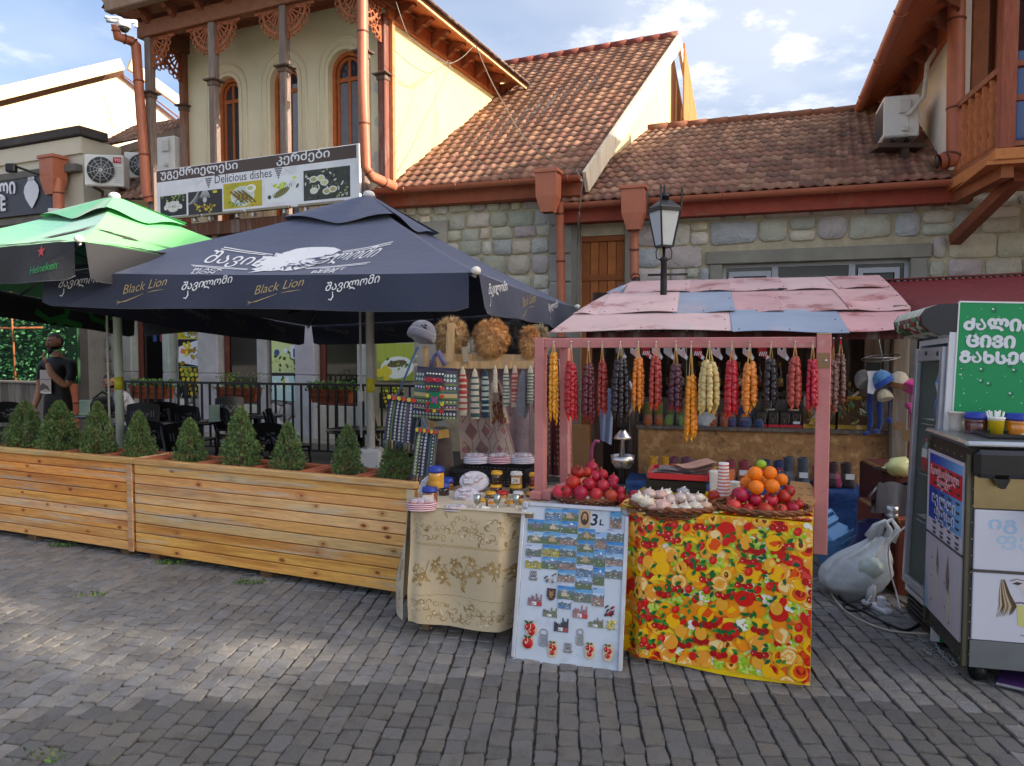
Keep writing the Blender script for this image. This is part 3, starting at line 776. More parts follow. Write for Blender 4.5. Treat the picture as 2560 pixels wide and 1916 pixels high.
# balcony floor edge and ground-floor wall
m=MB(c(104,66,48),FL);m.box(XL-.1,PD-.12,3.5,XR+.2,PD+.1,3.72,.01).box(XL,PD,3.6,XR,-.003,3.68);P(bl,'balcony_floor',m,M_['oldwood'],world=True)
gx=lambda px:LOC(FL,px,960)[0]
m=MB(c(170,164,150),FL);m.box(-8.6,.02,-.02,1.0,.3,3.62);P(bl,'ground_wall',m,M_['conc'],world=True)
def pier(a,b,d,z0=0,z1=3.5,col=c(176,176,174),n=3):
 for k in range(n):
  m=MB(tuple(v*rnd(.92,1.05)for v in col),FL);m.box(gx(a),-d,lerp(z0,z1,k/n)+.003,gx(b),.03,lerp(z0,z1,(k+1)/n),.015);P(bl,'pier_block',m,M_['conc'],world=True)
for a,b,d in((190,222,.14),(302,352,.2),(424,441,.16),(516,566,.2),(654,678,.12),(756,804,.2),(910,936,.2)):pier(a,b,d)
rubble(bl,FL,gx(224),gx(300),.15,3.0,.3,.24,41,dep=.06,cols=[c(206,200,200),c(190,184,174),c(212,206,206),c(176,166,150)])
rubble(bl,FL,gx(443),gx(515),.1,.95,.3,.24,42,dep=.05,cols=[c(196,194,190),c(184,180,172),c(206,200,194)])
rubble(bl,FL,gx(680),gx(755),.1,.95,.34,.26,43,dep=.05,cols=[c(196,194,190),c(184,180,172),c(206,200,194)])
m=MB(c(190,184,170),FL);m.box(gx(566),-.1,.05,gx(652),.03,.62,.01).box(gx(806),-.1,.05,gx(908),.03,.66,.01);P(bl,'sill_wall',m,M_['conc'],world=True,kind='stuff')
m=MB(c(140,136,124),FL);m.box(gx(500),-.62,-.02,gx(980),.0,.1,.012);P(bl,'step',m,M_['conc'],world=True)
def gwin(a,b,name='window',z0=.72,z1=3.1,g=c(24,22,22)):
 xa,xb=gx(a),gx(b);o=P(bl,name,MB(c(104,52,36),FL).box(xa,-.06,z0,xa+.1,.03,z1,.01).box(xb-.05,-.06,z0,xb,.03,z1,.01).box(xa,-.06,z0-.06,xb,.03,z0,.01),M_['wood'],world=True)
 P(o,'pane',MB(g,FL).face([(xa+.1,-.02,z0),(xb-.05,-.02,z0),(xb-.05,-.02,z1),(xa+.1,-.02,z1)]),M_['glass'],world=True)
 return o
gwin(568,654);gwin(806,910,g=c(40,42,30))
o=gwin(354,424,'door',.02);m=MB(c(160,160,160),FL)
x=gx(385);m.box(x,-.035,1.95,x+.12,-.03,2.35).box(x+.18,-.035,2.0,x+.45,-.03,2.4).box(x+.04,-.035,1.75,x+.14,-.03,1.88,col=c(60,84,140)).box(x+.22,-.035,1.75,x+.44,-.03,1.92,col=c(150,70,80));P(o,'notice',m,M_['print'],world=True)
# ---------------------------------------------------------------- small parapet house with the dark sign, and the gable house far behind
FP=frame(tuple(W(215,700,14.4).xy)+(0,),(.9135,-.4067,0))
pp=T('parapet_house','grey cream parapet house with dark stone coping at far left','house',tuple(FP.translation))
pz=lambda px,py:LOC(FP,px,py)[1]
zt_=pz(180,345)
m=MB(c(206,200,180),FP);m.box(-7,0,3.2,0,3.4,zt_-.02);m.box(-7,-.05,zt_-.33,0.02,.0,zt_-.02,col=c(214,206,184));P(pp,'wall',m,M_['stucco'],world=True)
m=MB(c(150,148,142),FP);m.box(-7,.01,-.02,-.01,3,3.19);P(pp,'lower_wall',m,M_['conc'],world=True)
m=MB(c(74,68,66),FP)
m.box(-7,-.12,zt_,.08,.5,zt_+.17,.015);P(pp,'coping',m,M_['conc'],world=True)
za,zb=pz(60,465),pz(60,545)
m=MB(c(110,106,100),FP);m.box(-7,-.16,pz(100,447),.0,.0,pz(100,428),.015).box(-7,-.13,pz(100,560),-.2,0,pz(100,545),.015);P(pp,'string_course',m,M_['conc'],world=True)
hx=LOC(FP,138,400,-.2);hopper(pp,FP@TR(hx[0],-.24,hx[1]+.02,s=1.25))
a=LOC(FP,147,520,-.24);downpipe(pp,[FP@V((a[0],-.24,a[1]+.55)),FP@V((a[0],-.24,a[1])),FP@V((a[0]+.05,-.24,3.0))],.1)
a=LOC(FP,182,800,-.1);downpipe(pp,[FP@V((a[0],-.15,3.3)),FP@V((a[0],-.15,.02))],.1)
# tiled lean-to roof between the two houses
ln=T('rear_house','small rear house with warped clay tiles and raw plank verge behind the parapet','house',tuple(W(330,700,15.3).xy)+(0,))
A,B=W(232,372,15.6),W(470,322,14.6);C_,D_=W(470,296,17.5),W(335,318,17.5)
tiled(ln,A,B,C_,D_,16,9,77,keep=0)
m=MB(c(222,200,150));wa,wb=W(225,470,15.8),W(480,470,14.8);m.face([V((wa.x,wa.y,2)),V((wb.x,wb.y,2)),V((wb.x,wb.y,B.z-.05)),V((wa.x,wa.y,A.z-.05))]);P(ln,'wall',m,M_['stucco'],world=True)
m=MB(c(140,116,96));m.beam(W(300,378,15.2),W(470,325,14.5),.04,.16);P(ln,'verge_board',m,M_['oldwood'],world=True)
for k in range(5):P(ln,'plank',MB(c(120,96,78)).beam(W(222+k*11,352-k*1,15.3),W(228+k*10,386,15.25),.03,.085),M_['oldwood'],world=True)
A,B=W(255,500,14.2),W(395,498,13.3);C_,D_=W(392,425,14.4),W(325,455,15.0)
tiled(ln,A,B,C_,D_,9,6,78,keep=0)
gh=T('gable_house','sunlit pale gable house with tiled verge rising behind the parapet house','house',tuple(W(200,600,22).xy)+(0,))
pk=W(305,168,21.5);la=W(-260,305,17.0);rb=W(455,286,23.2)
m=MB(c(208,188,148))
m.face([V((la.x,la.y,0)),V((pk.x,pk.y,0)),pk-V((0,0,.25)),la-V((0,0,.25))])
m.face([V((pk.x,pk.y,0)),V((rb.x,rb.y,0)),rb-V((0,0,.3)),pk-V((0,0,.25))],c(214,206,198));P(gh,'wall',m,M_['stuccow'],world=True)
m=MB(c(214,190,150));m.beam(la+V((.1,-.2,0)),pk+V((.1,-.2,0)),.1,.3);P(gh,'verge_board',m,M_['oldwood'],world=True)
m=MB(c(206,190,160));m.beam(pk+V((.3,-.2,0)),rb+V((.3,-.2,.1)),.1,.3);P(gh,'verge_board',m,M_['oldwood'],world=True)
m=MB(c(196,110,56));n=V((.25,-.9,-.05));m.face([pk-V((0,0,.22)),rb-V((0,0,.2)),rb+n*.45-V((0,0,.2)),pk+n*.3-V((0,0,.22))]);P(gh,'soffit',m,M_['wood'],world=True)
m=MB(c(140,96,76));dx=V((-3,7,-1.5))
m.face([la+V((0,0,.16)),pk+V((0,0,.16)),pk+dx,la+dx]);P(gh,'roof',m,M_['tile'],world=True)
m=MB(c(190,170,140));pt=[W(262,240,19.5),W(284,320,19.6),W(318,312,20.2)]
m.tube([p+V((.02,-.08,0))for p in pt],.012,5);m.tube([W(323,240,20.1)+V((.02,-.08,0)),W(325,318,20.1)+V((.02,-.08,0))],.014,5);P(gh,'cable_run',m,M_['stucco'],world=True,kind='stuff')
# ================================================================ balcony house at the right edge
FR=frame((5.50,9.52,0),(.9505,-.3107,0))
br=T('corner_balcony_house','white corner house with turned balusters on a propped timber balcony','house',tuple(FR.translation))
m=MB(c(226,218,204),FR);m.face([(0,0,3.4),(0,6,3.4),(0,6,6.3),(0,0,6.3)][::-1])
m.box(0.0,.0,3.65,.22,.05,6.3).box(.22,.16,3.65,8,.3,6.3,col=c(120,84,60));P(br,'wall',m,M_['stuccow'],world=True)
e0,e1=(-.68,-2.2),(-.68,4.0);zE=5.5
m=MB(c(170,92,54),FR);m.face([(.05,-2.2,5.95),(.05,4.2,5.95),(-.66,4.2,zE),(-.66,-2.2,zE)]);P(br,'soffit',m,M_['wood'],world=True)
m=MB(c(186,104,60),FR);m.box(-.05,-.1,5.55,-.003,4.2,5.92);P(br,'frieze_board',m,M_['wood'],world=True)
for k in range(8):corbel(br,FR@TR(-.05,-.6+k*.6,5.86,rz=R(-90),s=1.1))
m=MB(GUT);gutter(m,FR@V((-.72,-2.2,zE+.05)),FR@V((-.72,4.0,zE+.05)),.075);P(br,'gutter',m,M_['copper'],world=True)
m=MB(c(140,84,62),FR);m.face([(-.72,-2.2,zE+.08),(4,-2.2,8.6),(4,6,8.6),(-.72,6,zE+.08)]);m.face([(4,-2.2,8.6),(9,-2.2,5.6),(9,6,5.6),(4,6,8.6)]);P(br,'roof',m,M_['tile'],world=True)
qr=lambda px,py,d:FR@V((LOC(FR,px,py,d)[0],d,LOC(FR,px,py,d)[1]))
downpipe(br,[qr(2392,-60,-.16),qr(2388,380,-.16),qr(2380,398,-.17),qr(2346,406,-.2)],.1)
m=MB(c(44,24,18));p=qr(2343,406,-.2);m.sph(p,(.02,.05,.08),10,6);P(br,'pipe_mouth',m,M_['black'],world=True)
# balcony: floor, posts, rail, balusters, strut, glazed wall
BD=-1.55;bx0=LOC(FR,2506,400,BD)[0];zf=3.60
m=MB(c(190,120,66),FR)
m.box(.02,BD-.08,zf-.04,6,.0,zf+.0);m.box(bx0-.1,BD-.1,zf+.001,6,BD+.06,zf+.12,.01);m.beam((bx0-.04,BD,zf+.04),(-.0,-.02,zf+.04),.1,.12)
m.beam((bx0+.05,BD,zf-.1),(.08,.0,zf-.1),.12,.14,col=c(150,88,50));P(br,'balcony_floor',m,M_['wood'],world=True)
m=MB(c(134,72,44),FR);zs=LOC(FR,2420,600,-.0)[1];m.beam((.1,.0,zs),(bx0+.22,BD+.2,zf-.12),.13,.13);P(br,'strut',m,M_['wood'],world=True)
for(x,y,w,col)in((bx0+.02,BD,.15,c(150,84,62)),(bx0+.98,BD,.13,c(140,76,52))):
 P(br,'post',MB(col,FR).box(x-w/2,y-w/2,zf+.12,x+w/2,y+w/2,6.2,.012),M_['oldwood'],world=True)
def baluster(par,p,h):
 m=MB(c(176,104,58));pr=[(.04,0),(.04,.1),(.03,.12),(.045,.17),(.026,.24),(.05,.38),(.03,.48),(.042,.52),(.03,.56),(.05,.66),(.026,.8),(.042,.86),(.03,.9),(.04,.92),(.04,1)]
 m.lathe([(r,z*h)for r,z in pr],10,X.Translation(p));P(par,'baluster',m,M_['wood'],world=True)
rl=P(br,'side_rail',MB(c(150,90,60),FR).beam((bx0+.02,BD,zf+1.0),(.06,-.04,zf+1.0),.09,.07).beam((bx0+.02,BD,zf+.16),(.06,-.04,zf+.16),.08,.06),M_['wood'],world=True)
for k in range(7):
 t=(k+.7)/7.4;baluster(rl,FR@V((lerp(bx0+.02,.06,t),lerp(BD,-.04,t),zf+.19)),.78)
rl=P(br,'front_rail',MB(c(140,80,54),FR).box(bx0+.1,BD-.04,zf+.97,6,BD+.04,zf+1.03).box(bx0+.1,BD-.035,zf+.15,6,BD+.035,zf+.2).box(bx0+.1,BD-.03,zf+.62,bx0+.9,BD+.03,zf+.68),M_['wood'],world=True)
for k in range(5):baluster(rl,FR@V((bx0+.27+k*.17,BD,zf+.2)),.77)
m=MB(c(150,92,60),FR);m.box(.24,.02,3.65,.42,.16,6.3,.01).box(.5,.04,3.65,.62,.16,6.3,.01).box(1.3,.04,3.65,1.42,.16,6.3,.01).box(2.2,.04,3.65,2.32,.16,6.3,.01);P(br,'window_post',m,M_['wood'],world=True,kind='stuff')
for a,b in((.62,1.3),(1.42,2.2)):
 wo=P(br,'window',MB(c(116,70,52),FR).box(a,.08,4.1,b,.14,4.2).box(a,.08,3.66,b,.14,3.74),M_['wood'],world=True)
 P(wo,'pane',MB(c(70,96,150),FR).face([(a,.12,3.7),(b,.12,3.7),(b,.12,6.3),(a,.12,6.3)]),M_['glass'],world=True)
 P(wo,'curtain',MB(c(66,30,34),FR).grid(lambda u,v:(lerp(a,b,u),.11+.008*math.sin(u*30),lerp(5.3,6.3,v)),20,1),M_['cloth'],world=True)
 # ================================================================ unseen houses and tree added across the square to shade and dapple the stalls
def shade_house(label,x0,x1,y0,y1,h,hr,col):
 o=T('shading_house',label,'house',((x0+x1)/2,(y0+y1)/2,0),group=None)
 m=MB(col);m.box(x0,y0,-.02,x1,y1,h);P(o,'wall',m,M_['stucco'],world=True)
 ym=(y0+y1)/2;m=MB(c(140,84,62));m.face([(x0-.4,y0-.4,h),(x1+.4,y0-.4,h),(x1+.4,ym,hr),(x0-.4,ym,hr)]);m.face([(x0-.4,ym,hr),(x1+.4,ym,hr),(x1+.4,y1+.4,h),(x0-.4,y1+.4,h)])
 for xx in(x0,x1):m.face([(xx,y0,h),(xx,y1,h),(xx,ym,hr)],col)
 P(o,'roof',m,M_['tile'],world=True)
 for k in range(3):
  yy=lerp(y0,y1,(k+.5)/3);P(o,'window',MB(c(60,70,84)).box(x0-.02,yy-.45,1.0,x0-.005,yy+.45,2.4),M_['glass'],world=True)
shade_house('unseen ochre four storey house added across the square to shade the stalls',23,25.5,-4.75,2.9,13.2,14.9,c(214,190,146))
shade_house('unseen pale four storey house added beside the leafy tree to shade the stalls',23,25.5,-14,-6.9,13.2,14.9,c(214,206,190))
st_=T('shading_tree','unseen tall leafy tree added between the two shading houses to dapple the setts','tree',(22.5,-5.3,0))
m=MB(c(90,74,60));m.tube([(0,0,-.02),(.05,.03,4),(-.03,.05,8)],[.3,.22,.12],9)
for k in range(6):m.tube([(0,0,5+.5*k),(1.5*math.cos(k*1.1),1.5*math.sin(k*1.1),8+.8*k)],[.09,.03],6)
P(st_,'trunk',m,M_['oldwood'])
m=MB();rs=random.Random(15)
for k in range(136):  # unseen crown shaped dense low, sparse high, to leave sun patches on the setts
 low=k<112;ctr=V((rs.gauss(0,.7),rs.gauss(0,.75),rs.uniform(5,10.3)if low else rs.uniform(10.7,13.2)))
 for q in range(44 if low else 26):
  p=ctr+V((rs.gauss(0,.24),rs.gauss(0,.28),rs.gauss(0,.2 if low else .09)));a=V((rs.gauss(0,1),rs.gauss(0,1),rs.gauss(0,1))).normalized()*(.2 if low else .13);b=a.orthogonal().normalized()*.1
  m.add([p-a,p+b,p+a,p-b],[(0,1,2,3)],c(74,104,48))
P(st_,'crown',m,M_['leaf'])
# ================================================================ planters, clay boxes, little spruces
PA,PB=G(0,1339),G(972,1496);pu=(PB-PA);pu.z=0;pu.normalize();FPl=frame((PA.x,PA.y,0),pu)
plx=lambda px,z=.0:(FPl.inverted()@PL(px,1300,PA,FPl.col[1].to_3d())).x
xj=plx(339)
M_['plank']=mat('varnished_pine',0.5,var=.24,vs=6,bump=.2,bs=40,rv=.14,hv=.012,st=(1,14,14),patch=(c(206,190,164),.9,.5,.64,.8),patch2=(c(186,116,44),.6,.48,.66,.7),coat=.15)
def knotty(m,xa,xb,za,zb,n,seed):
 rs=random.Random(seed)
 fn=lambda x,y,l:(x,-.0006*l-.0125,y)
 for k in range(n):
  x,z=rs.uniform(xa+.1,xb-.1),rs.uniform(za+.02,zb-.02);r=rs.uniform(.006,.013)
  m.ell(fn,x,z,r*2.6,r*1.3,1,c(190,122,58),10);m.ell(fn,x,z,r*1.2,r*.8,2,c(112,66,34),8)
  for q in range(3):
   w=r*(3.6+q*1.6);zz=r*(1.8+q*.55)
   if z+zz<zb-.006 and z-zz>za+.006:m.line(fn,[(x+w*math.cos(g*.42),z+zz*math.sin(g*.42))for g in range(16)],.0016,1,c(176,108,48))
def planter(xa,xb,label,seed):
 F=FPl@TR(xa,0,0);o=T('planter_box',label,'planter',M=F,group='pine planter boxes along the terrace');L=xb-xa;rs=random.Random(seed)
 nb=9;z0,z1=.05,.735
 for k in range(nb):
  a,b=lerp(z0,z1,k/nb),lerp(z0,z1,(k+1)/nb);col=rs.choice([c(240,178,88),c(236,180,104),c(230,186,124),c(242,172,76),c(226,172,100)])
  m=MB(col);tilt=.004;m.box(.0,-.012,a+.003,L,.012,b-.003,.004)
  knotty(m,0,L,a,b,2,seed*50+k);P(o,'plank',m,M_['plank'])
  m=MB(col);m.box(L-.02,.013,a+.003,L+.004,.36,b-.003,.004);P(o,'plank',m,M_['plank'])
 m=MB(c(222,178,112));m.box(-.0,-.03,z1,L+.02,.02,z1+.045,.006);P(o,'top_rail',m,M_['plank'])
 m=MB(c(214,176,120));m.box(L-.0,.0,z1,L+.02,.38,z1+.044,.006);P(o,'top_rail',m,M_['plank'])
 m=MB(c(206,168,118));m.box(L-.045,-.028,z0,L+.012,-.0125,z1-.004,.004);P(o,'corner_trim',m,M_['plank'])
 m=MB(c(60,44,32));m.box(.02,.02,.08,L-.03,.36,.1);m.box(0,.35,.06,L,.37,z1);P(o,'back_panel',m,M_['oldwood'])
 for x in(.15,L*.5,L-.15):P(o,'foot',MB(c(110,84,58)).box(x-.05,.03,0,x+.05,.3,.05),M_['oldwood'])
 return o
planter(-.9,xj-.012,'left pine planter box, paler and greyer of the two',1)
planter(xj+.012,plx(1036),'right pine planter box, long and honey yellow, ending at the gold tablecloth',2)
def spruce_mesh(seed,h=.46,w=.2):
 rs=random.Random(seed);m=MB()
 for k in range(1500):
  t=rs.random()**1.25;z=.03+t*(h-.03);rr=w*min(1,(1-t)**.62*1.02)*(.72+.28*min(1,t/.16))*(1+.22*math.sin(rs.random()*6.3*1))*(.62+.38*rs.random()**.4);g=rs.uniform(0,6.283)
  rr*=1+.34*NZ.noise((math.cos(g)*2.2,math.sin(g)*2.2,z*14+seed*5));p=V((rr*math.cos(g),rr*math.sin(g),z));out=V((math.cos(g),math.sin(g),rs.uniform(.2,1.1))).normalized()
  f=rs.uniform(.6,1.25);col=rs.choice([c(92,124,72),c(108,140,80),c(72,106,62),c(130,152,100),c(118,118,74)]);col=tuple(v*f for v in col)
  for q in range(7):
   d=(out+V((rs.gauss(0,.55),rs.gauss(0,.55),rs.gauss(0,.55)))).normalized();L=rs.uniform(.02,.036);s_=d.orthogonal().normalized()*.0042
   if rs.random()<.5:s_=d.cross(s_)
   m.add([p-s_,p+s_,p+d*L],[(0,1,2)],col,False)
 return m
SPM=[spruce_mesh(k)for k in range(5)]
SPME=[]
for k,m in enumerate(SPM):me=m.mesh('crown');_put(me,M_['leaf']);SPME.append(me)
trees=[(18,1003,95,'small spruce cut by the left edge of the picture'),(104,1003,98,'small spruce just before the standing man'),(200,1006,80,'small spruce with a narrow top, right of the standing man'),(303,1028,74,'slim small spruce before the pale green umbrella pole'),(431,1045,76,'small spruce first on the right planter, with a sharp tip'),(560,1018,92,'tallest small spruce, with a long pointed leader'),(679,1055,80,'small spruce before the black chair with a cut-out back'),(830,1062,78,'small round-shouldered spruce left of the umbrella base'),(966,1077,84,'small spruce at the planter end below the woven bags')]
for i,(px,ty,wpx,lab)in enumerate(trees):
 tx_=min(plx(px),plx(1036)-.26);b=FPl@V((plx(px),.18,.70));Y=b.y;z1=W(px,ty,Y).z;h=z1-.72;w=wpx/FPX*Y/2
 bx=T('clay_trough','square terracotta trough holding the '+lab.replace('small ',''),'flower trough',M=FPl@TR(tx_,.18,.55),group='terracotta troughs in the planters')
 m=MB(c(186,106,74));a,d_=.225,.16
 for s_ in(-1,1):m.box(-a,s_*d_-.012,0,a,s_*d_+.012,.2).box(s_*a-.012,-d_,0,s_*a+.012,d_,.198)
 for s_ in(-1,1):m.box(-a-.012,s_*d_-.02,.2,a+.012,s_*d_+.02,.228,.004).box(s_*a-.02,-d_-.02,.2,s_*a+.02,d_+.02,.227,.004)
 P(bx,'trough',m,M_['clay']);P(bx,'soil',MB(c(52,40,32)).grid(lambda u,v:(lerp(-a,a,u),lerp(-d_,d_,v),.16+.012*NZ.noise((u*7,v*7,i))),10,6),M_['joint'])
 t=T('small_spruce',lab,'conifer',M=FPl@TR(tx_,.18,.70,rz=i*1.3),group='dwarf spruces in the planters')
 o=P(t,'crown',None,None,me=SPME[i%5]);o.matrix_basis=TR(0,0,.01,s=(w/.2,w/.2,h/.46))
 P(t,'trunk',MB(c(110,84,66)).tube([(0,0,-.01),(.004,0,h*.5),(0,0,h*.9)],[.012,.009,.003],6),M_['oldwood'])
 # ================================================================ umbrellas
def fab_uv(A,B,ap,sag):
 def fn(u,v):
  p=A.lerp(B,u).lerp(ap,v);return p-V((0,0,sag*math.sin(math.pi*min(1,v*1.05))*(1-.6*abs(2*u-1))+.02*math.sin(math.pi*u)*(1-v)))
 return fn
def umbrella(name,label,FLc,FRc,BRc,BLc,peak,pole_px,vh,cols,cfn=None,pole_col=c(206,206,200),zb=0.,prints=None):
 ctr=V((peak.x,peak.y,0));o=T(name,label,'umbrella',(peak.x,peak.y,0));ring=[FLc,FRc,BRc,BLc]
 sides=('front','right','back','left');fns=[]
 for k in range(4):
  A,B=ring[k],ring[(k+1)%4];fn=fab_uv(A,B,peak,.10);fns.append(fn);m=MB(cols[k])
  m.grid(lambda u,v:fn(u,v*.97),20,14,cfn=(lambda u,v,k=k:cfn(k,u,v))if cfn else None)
  P(o,'canopy_panel',m,M_['fab'],world=True)
 m=MB(cols[0])
 for k in range(4):
  A,B=ring[k],ring[(k+1)%4];f=fns[k];up=V((0,0,.05))
  m.grid(lambda u,v:f(u,.70+v*.298)+up+V((0,0,.02*math.sin(u*9+k)*(1-v))),14,6,cfn=(lambda u,v,k=k:cfn(k,u,.7+.3*v))if cfn else None)
 m.sph(peak+V((0,0,.05)),(.06,.06,.04),10,6,c(200,200,200))
 P(o,'vent_cap',m,M_['fab'],world=True)
 vals=[]
 for k in range(4):
  A,B=ring[k],ring[(k+1)%4];fn=fns[k];n=(B-A).cross(V((0,0,1))).normalized()
  def vf(u,v,A=A,B=B,fn=fn,n=n,k=k):
   uu=.012+.976*u;p=fn(uu,0);e=min(u,1-u);r=min(1,e/.012);hh=vh*(.9+.1*math.sqrt(max(0,r)))
   return p+n*(.012+.03*math.sin(uu*23+k*2)*v+.02*v)-V((0,0,hh*v*(1+.04*math.sin(uu*9+k))))
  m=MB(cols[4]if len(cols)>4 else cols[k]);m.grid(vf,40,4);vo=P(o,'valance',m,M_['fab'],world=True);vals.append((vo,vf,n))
  m=MB(c(60,62,70));m.tube([vf(i/40,1)for i in range(41)],.004,4);P(vo,'hem',m,M_['cloth'],world=True)
 top=peak-V((0,0,.12));m=MB(pole_col);m.tube([V((peak.x,peak.y,zb)),V((peak.x,peak.y,peak.z))],.042,14);po=P(o,'pole',m,M_['paint'],world=True)
 hub=V((peak.x,peak.y,ring[0].z-.05));m=MB(c(60,60,62));m.lathe([(.09,-.06),(.1,0),(.08,.06)],12,X.Translation(hub));P(po,'hub',m,M_['black'],world=True)
 for i8 in range(8):
  fr8,u8=fns[i8//2],.5*(i8%2);rp=[fr8(u8,v8/6*.96)-V((0,0,.028))for v8 in range(7)];q=rp[0];e=q;P(o,'rib',MB(c(150,150,152)).tube(rp,.012,6),M_['steel'],world=True);P(o,'strut',MB(c(150,150,152)).tube([hub,rp[3]],.011,6),M_['steel'],world=True)
 for q in ring:P(o,'corner_cap',MB(c(226,224,216)).sph(q+(q-ctr).normalized()*.02,(.035,.035,.03),10,6),M_['plastic'],world=True)
 return o,fns,vals,po
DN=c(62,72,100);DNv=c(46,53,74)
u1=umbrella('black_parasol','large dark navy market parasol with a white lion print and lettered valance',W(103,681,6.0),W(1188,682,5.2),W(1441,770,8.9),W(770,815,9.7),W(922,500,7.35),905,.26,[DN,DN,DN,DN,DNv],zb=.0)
uo,uf,uv_,upo=u1
px_,py_=uo.location.x,uo.location.y
P(upo,'base_cover',MB(c(214,216,220)).box(px_-.12,py_-.12,.0,px_+.12,py_+.12,.64,.03),M_['plastic'],world=True)
P(upo,'crank_rod',MB(c(214,214,208)).tube([V((px_-.085,py_-.05,.75)),V((px_-.085,py_-.05,2.2))],.012,6).box(px_-.1,py_-.08,1.1,px_-.06,py_,1.2,.006),M_['paint'],world=True)
P(upo,'yellow_label',MB(c(216,206,60)).lathe([(.0435,1.19),(.0435,1.33)],14,X.Translation((px_,py_,0)),cols=[c(216,206,60)]),M_['print'],world=True)
# lettering on the valances and the lion on the front slope
WH=c(226,228,232);GO=c(176,156,112)
def cloth_fn(vf,n,uc,vc,wu,wv,ang=0,back=False,off=.005):
 ca,sa=math.cos(ang),math.sin(ang)
 def fn(x,y,l):
  x,y=x*ca-y*sa,x*sa+y*ca
  return vf(uc+x/wu,vc-y/wv)+n*(off+.0007*l)*(-1 if back else 1)
 return fn
def script_mark(m,fn,s,col):
 m.text('შავი',s*.66,lambda x,y,l:fn(x-s*1.25,y-s*.1+x*.16,l),1,col,.3,.012)
 m.text('ლომი',s*.66,lambda x,y,l:fn(x+s*.2,y+s*.12+x*.16,l),1,col,.3,.012)
 m.line(fn,[(-s*.75,-s*.12),(-s*.72,-s*.4),(-s*.85,-s*.62),(-s*1.0,-s*.58)],[s*.05,s*.07,s*.08,s*.07,s*.05],1,col)
def gold_mark(m,fn,s,col=GO):
 m.text('Black',s,lambda x,y,l:fn(x-s*1.5,y-s*.12+x*.18,l),1,col,.35,-.004)
 m.text('Lion',s,lambda x,y,l:fn(x+s*.95,y+s*.32+x*.18,l),1,col,.35,-.004)
 m.line(fn,[(-s*1.9,-s*.75),(-s*1.2,-s*.62),(-s*.2,-s*.3),(s*.6,-s*.02)],[.002,s*.09,s*.06,.002],1,col)
 m.line(fn,[(s*.95,s*.05),(s*1.6,s*.18),(s*2.5,s*.3)],[.002,s*.06,.002],1,col)
 for k in range(3):m.line(fn,[(-s*1.75,-s*.72),(-s*2.05,-s*(.62+.14*k))],[s*.05,.003],1,col)
vo,vf,n=uv_[0];Lf=(FLc_:=W(103,681,6.0)-W(1188,682,5.2)).length
def marks(vo,us,mk,name,*a):
 for u in us:m=MB(WH);mk(m,cloth_fn(vf,n,u,*a[:3]),*a[3:]);P(vo,name,m,M_['print'],world=True)
marks(vo,(.085,.4,.735),script_mark,'white_lettering',.42,Lf,.27,.125,WH);marks(vo,(.245,.57),gold_mark,'gold_lettering',.55,Lf,.27,.1)
vo,vf,n=uv_[1];Lr=(W(1188,682,5.2)-W(1441,770,8.9)).length
marks(vo,(.1,.62),script_mark,'white_lettering',.42,Lr,.27,.15,WH);marks(vo,(.35,),gold_mark,'gold_lettering',.55,Lr,.27,.13)
for k,us in((2,((.12,0),(.3,1),(.5,0),(.7,1),(.88,0))),(3,((.15,0),(.35,1),(.52,0),(.7,1),(.87,0)))):
 vo,vf,n=uv_[k]
 for u,t in us:
  m=MB(c(120,116,104));fn=cloth_fn(vf,n,u,.45,3.6,.27,back=True);(gold_mark(m,fn,.085,c(104,92,66))if t else script_mark(m,fn,.105,c(120,120,122)))
  P(vo,'show_through_lettering',m,M_['print'],world=True)
def slope_fn(f,A,B,apex,off=.006):
 w=(B-A).length;h=((A+B)/2-apex).length;n=(B-A).cross(apex-A).normalized()
 if n.z<0:n=-n
 return lambda x,y,l:f(.5+(x/w)/(1-min(.9,y/h)),y/h)+n*(off+.0008*l)
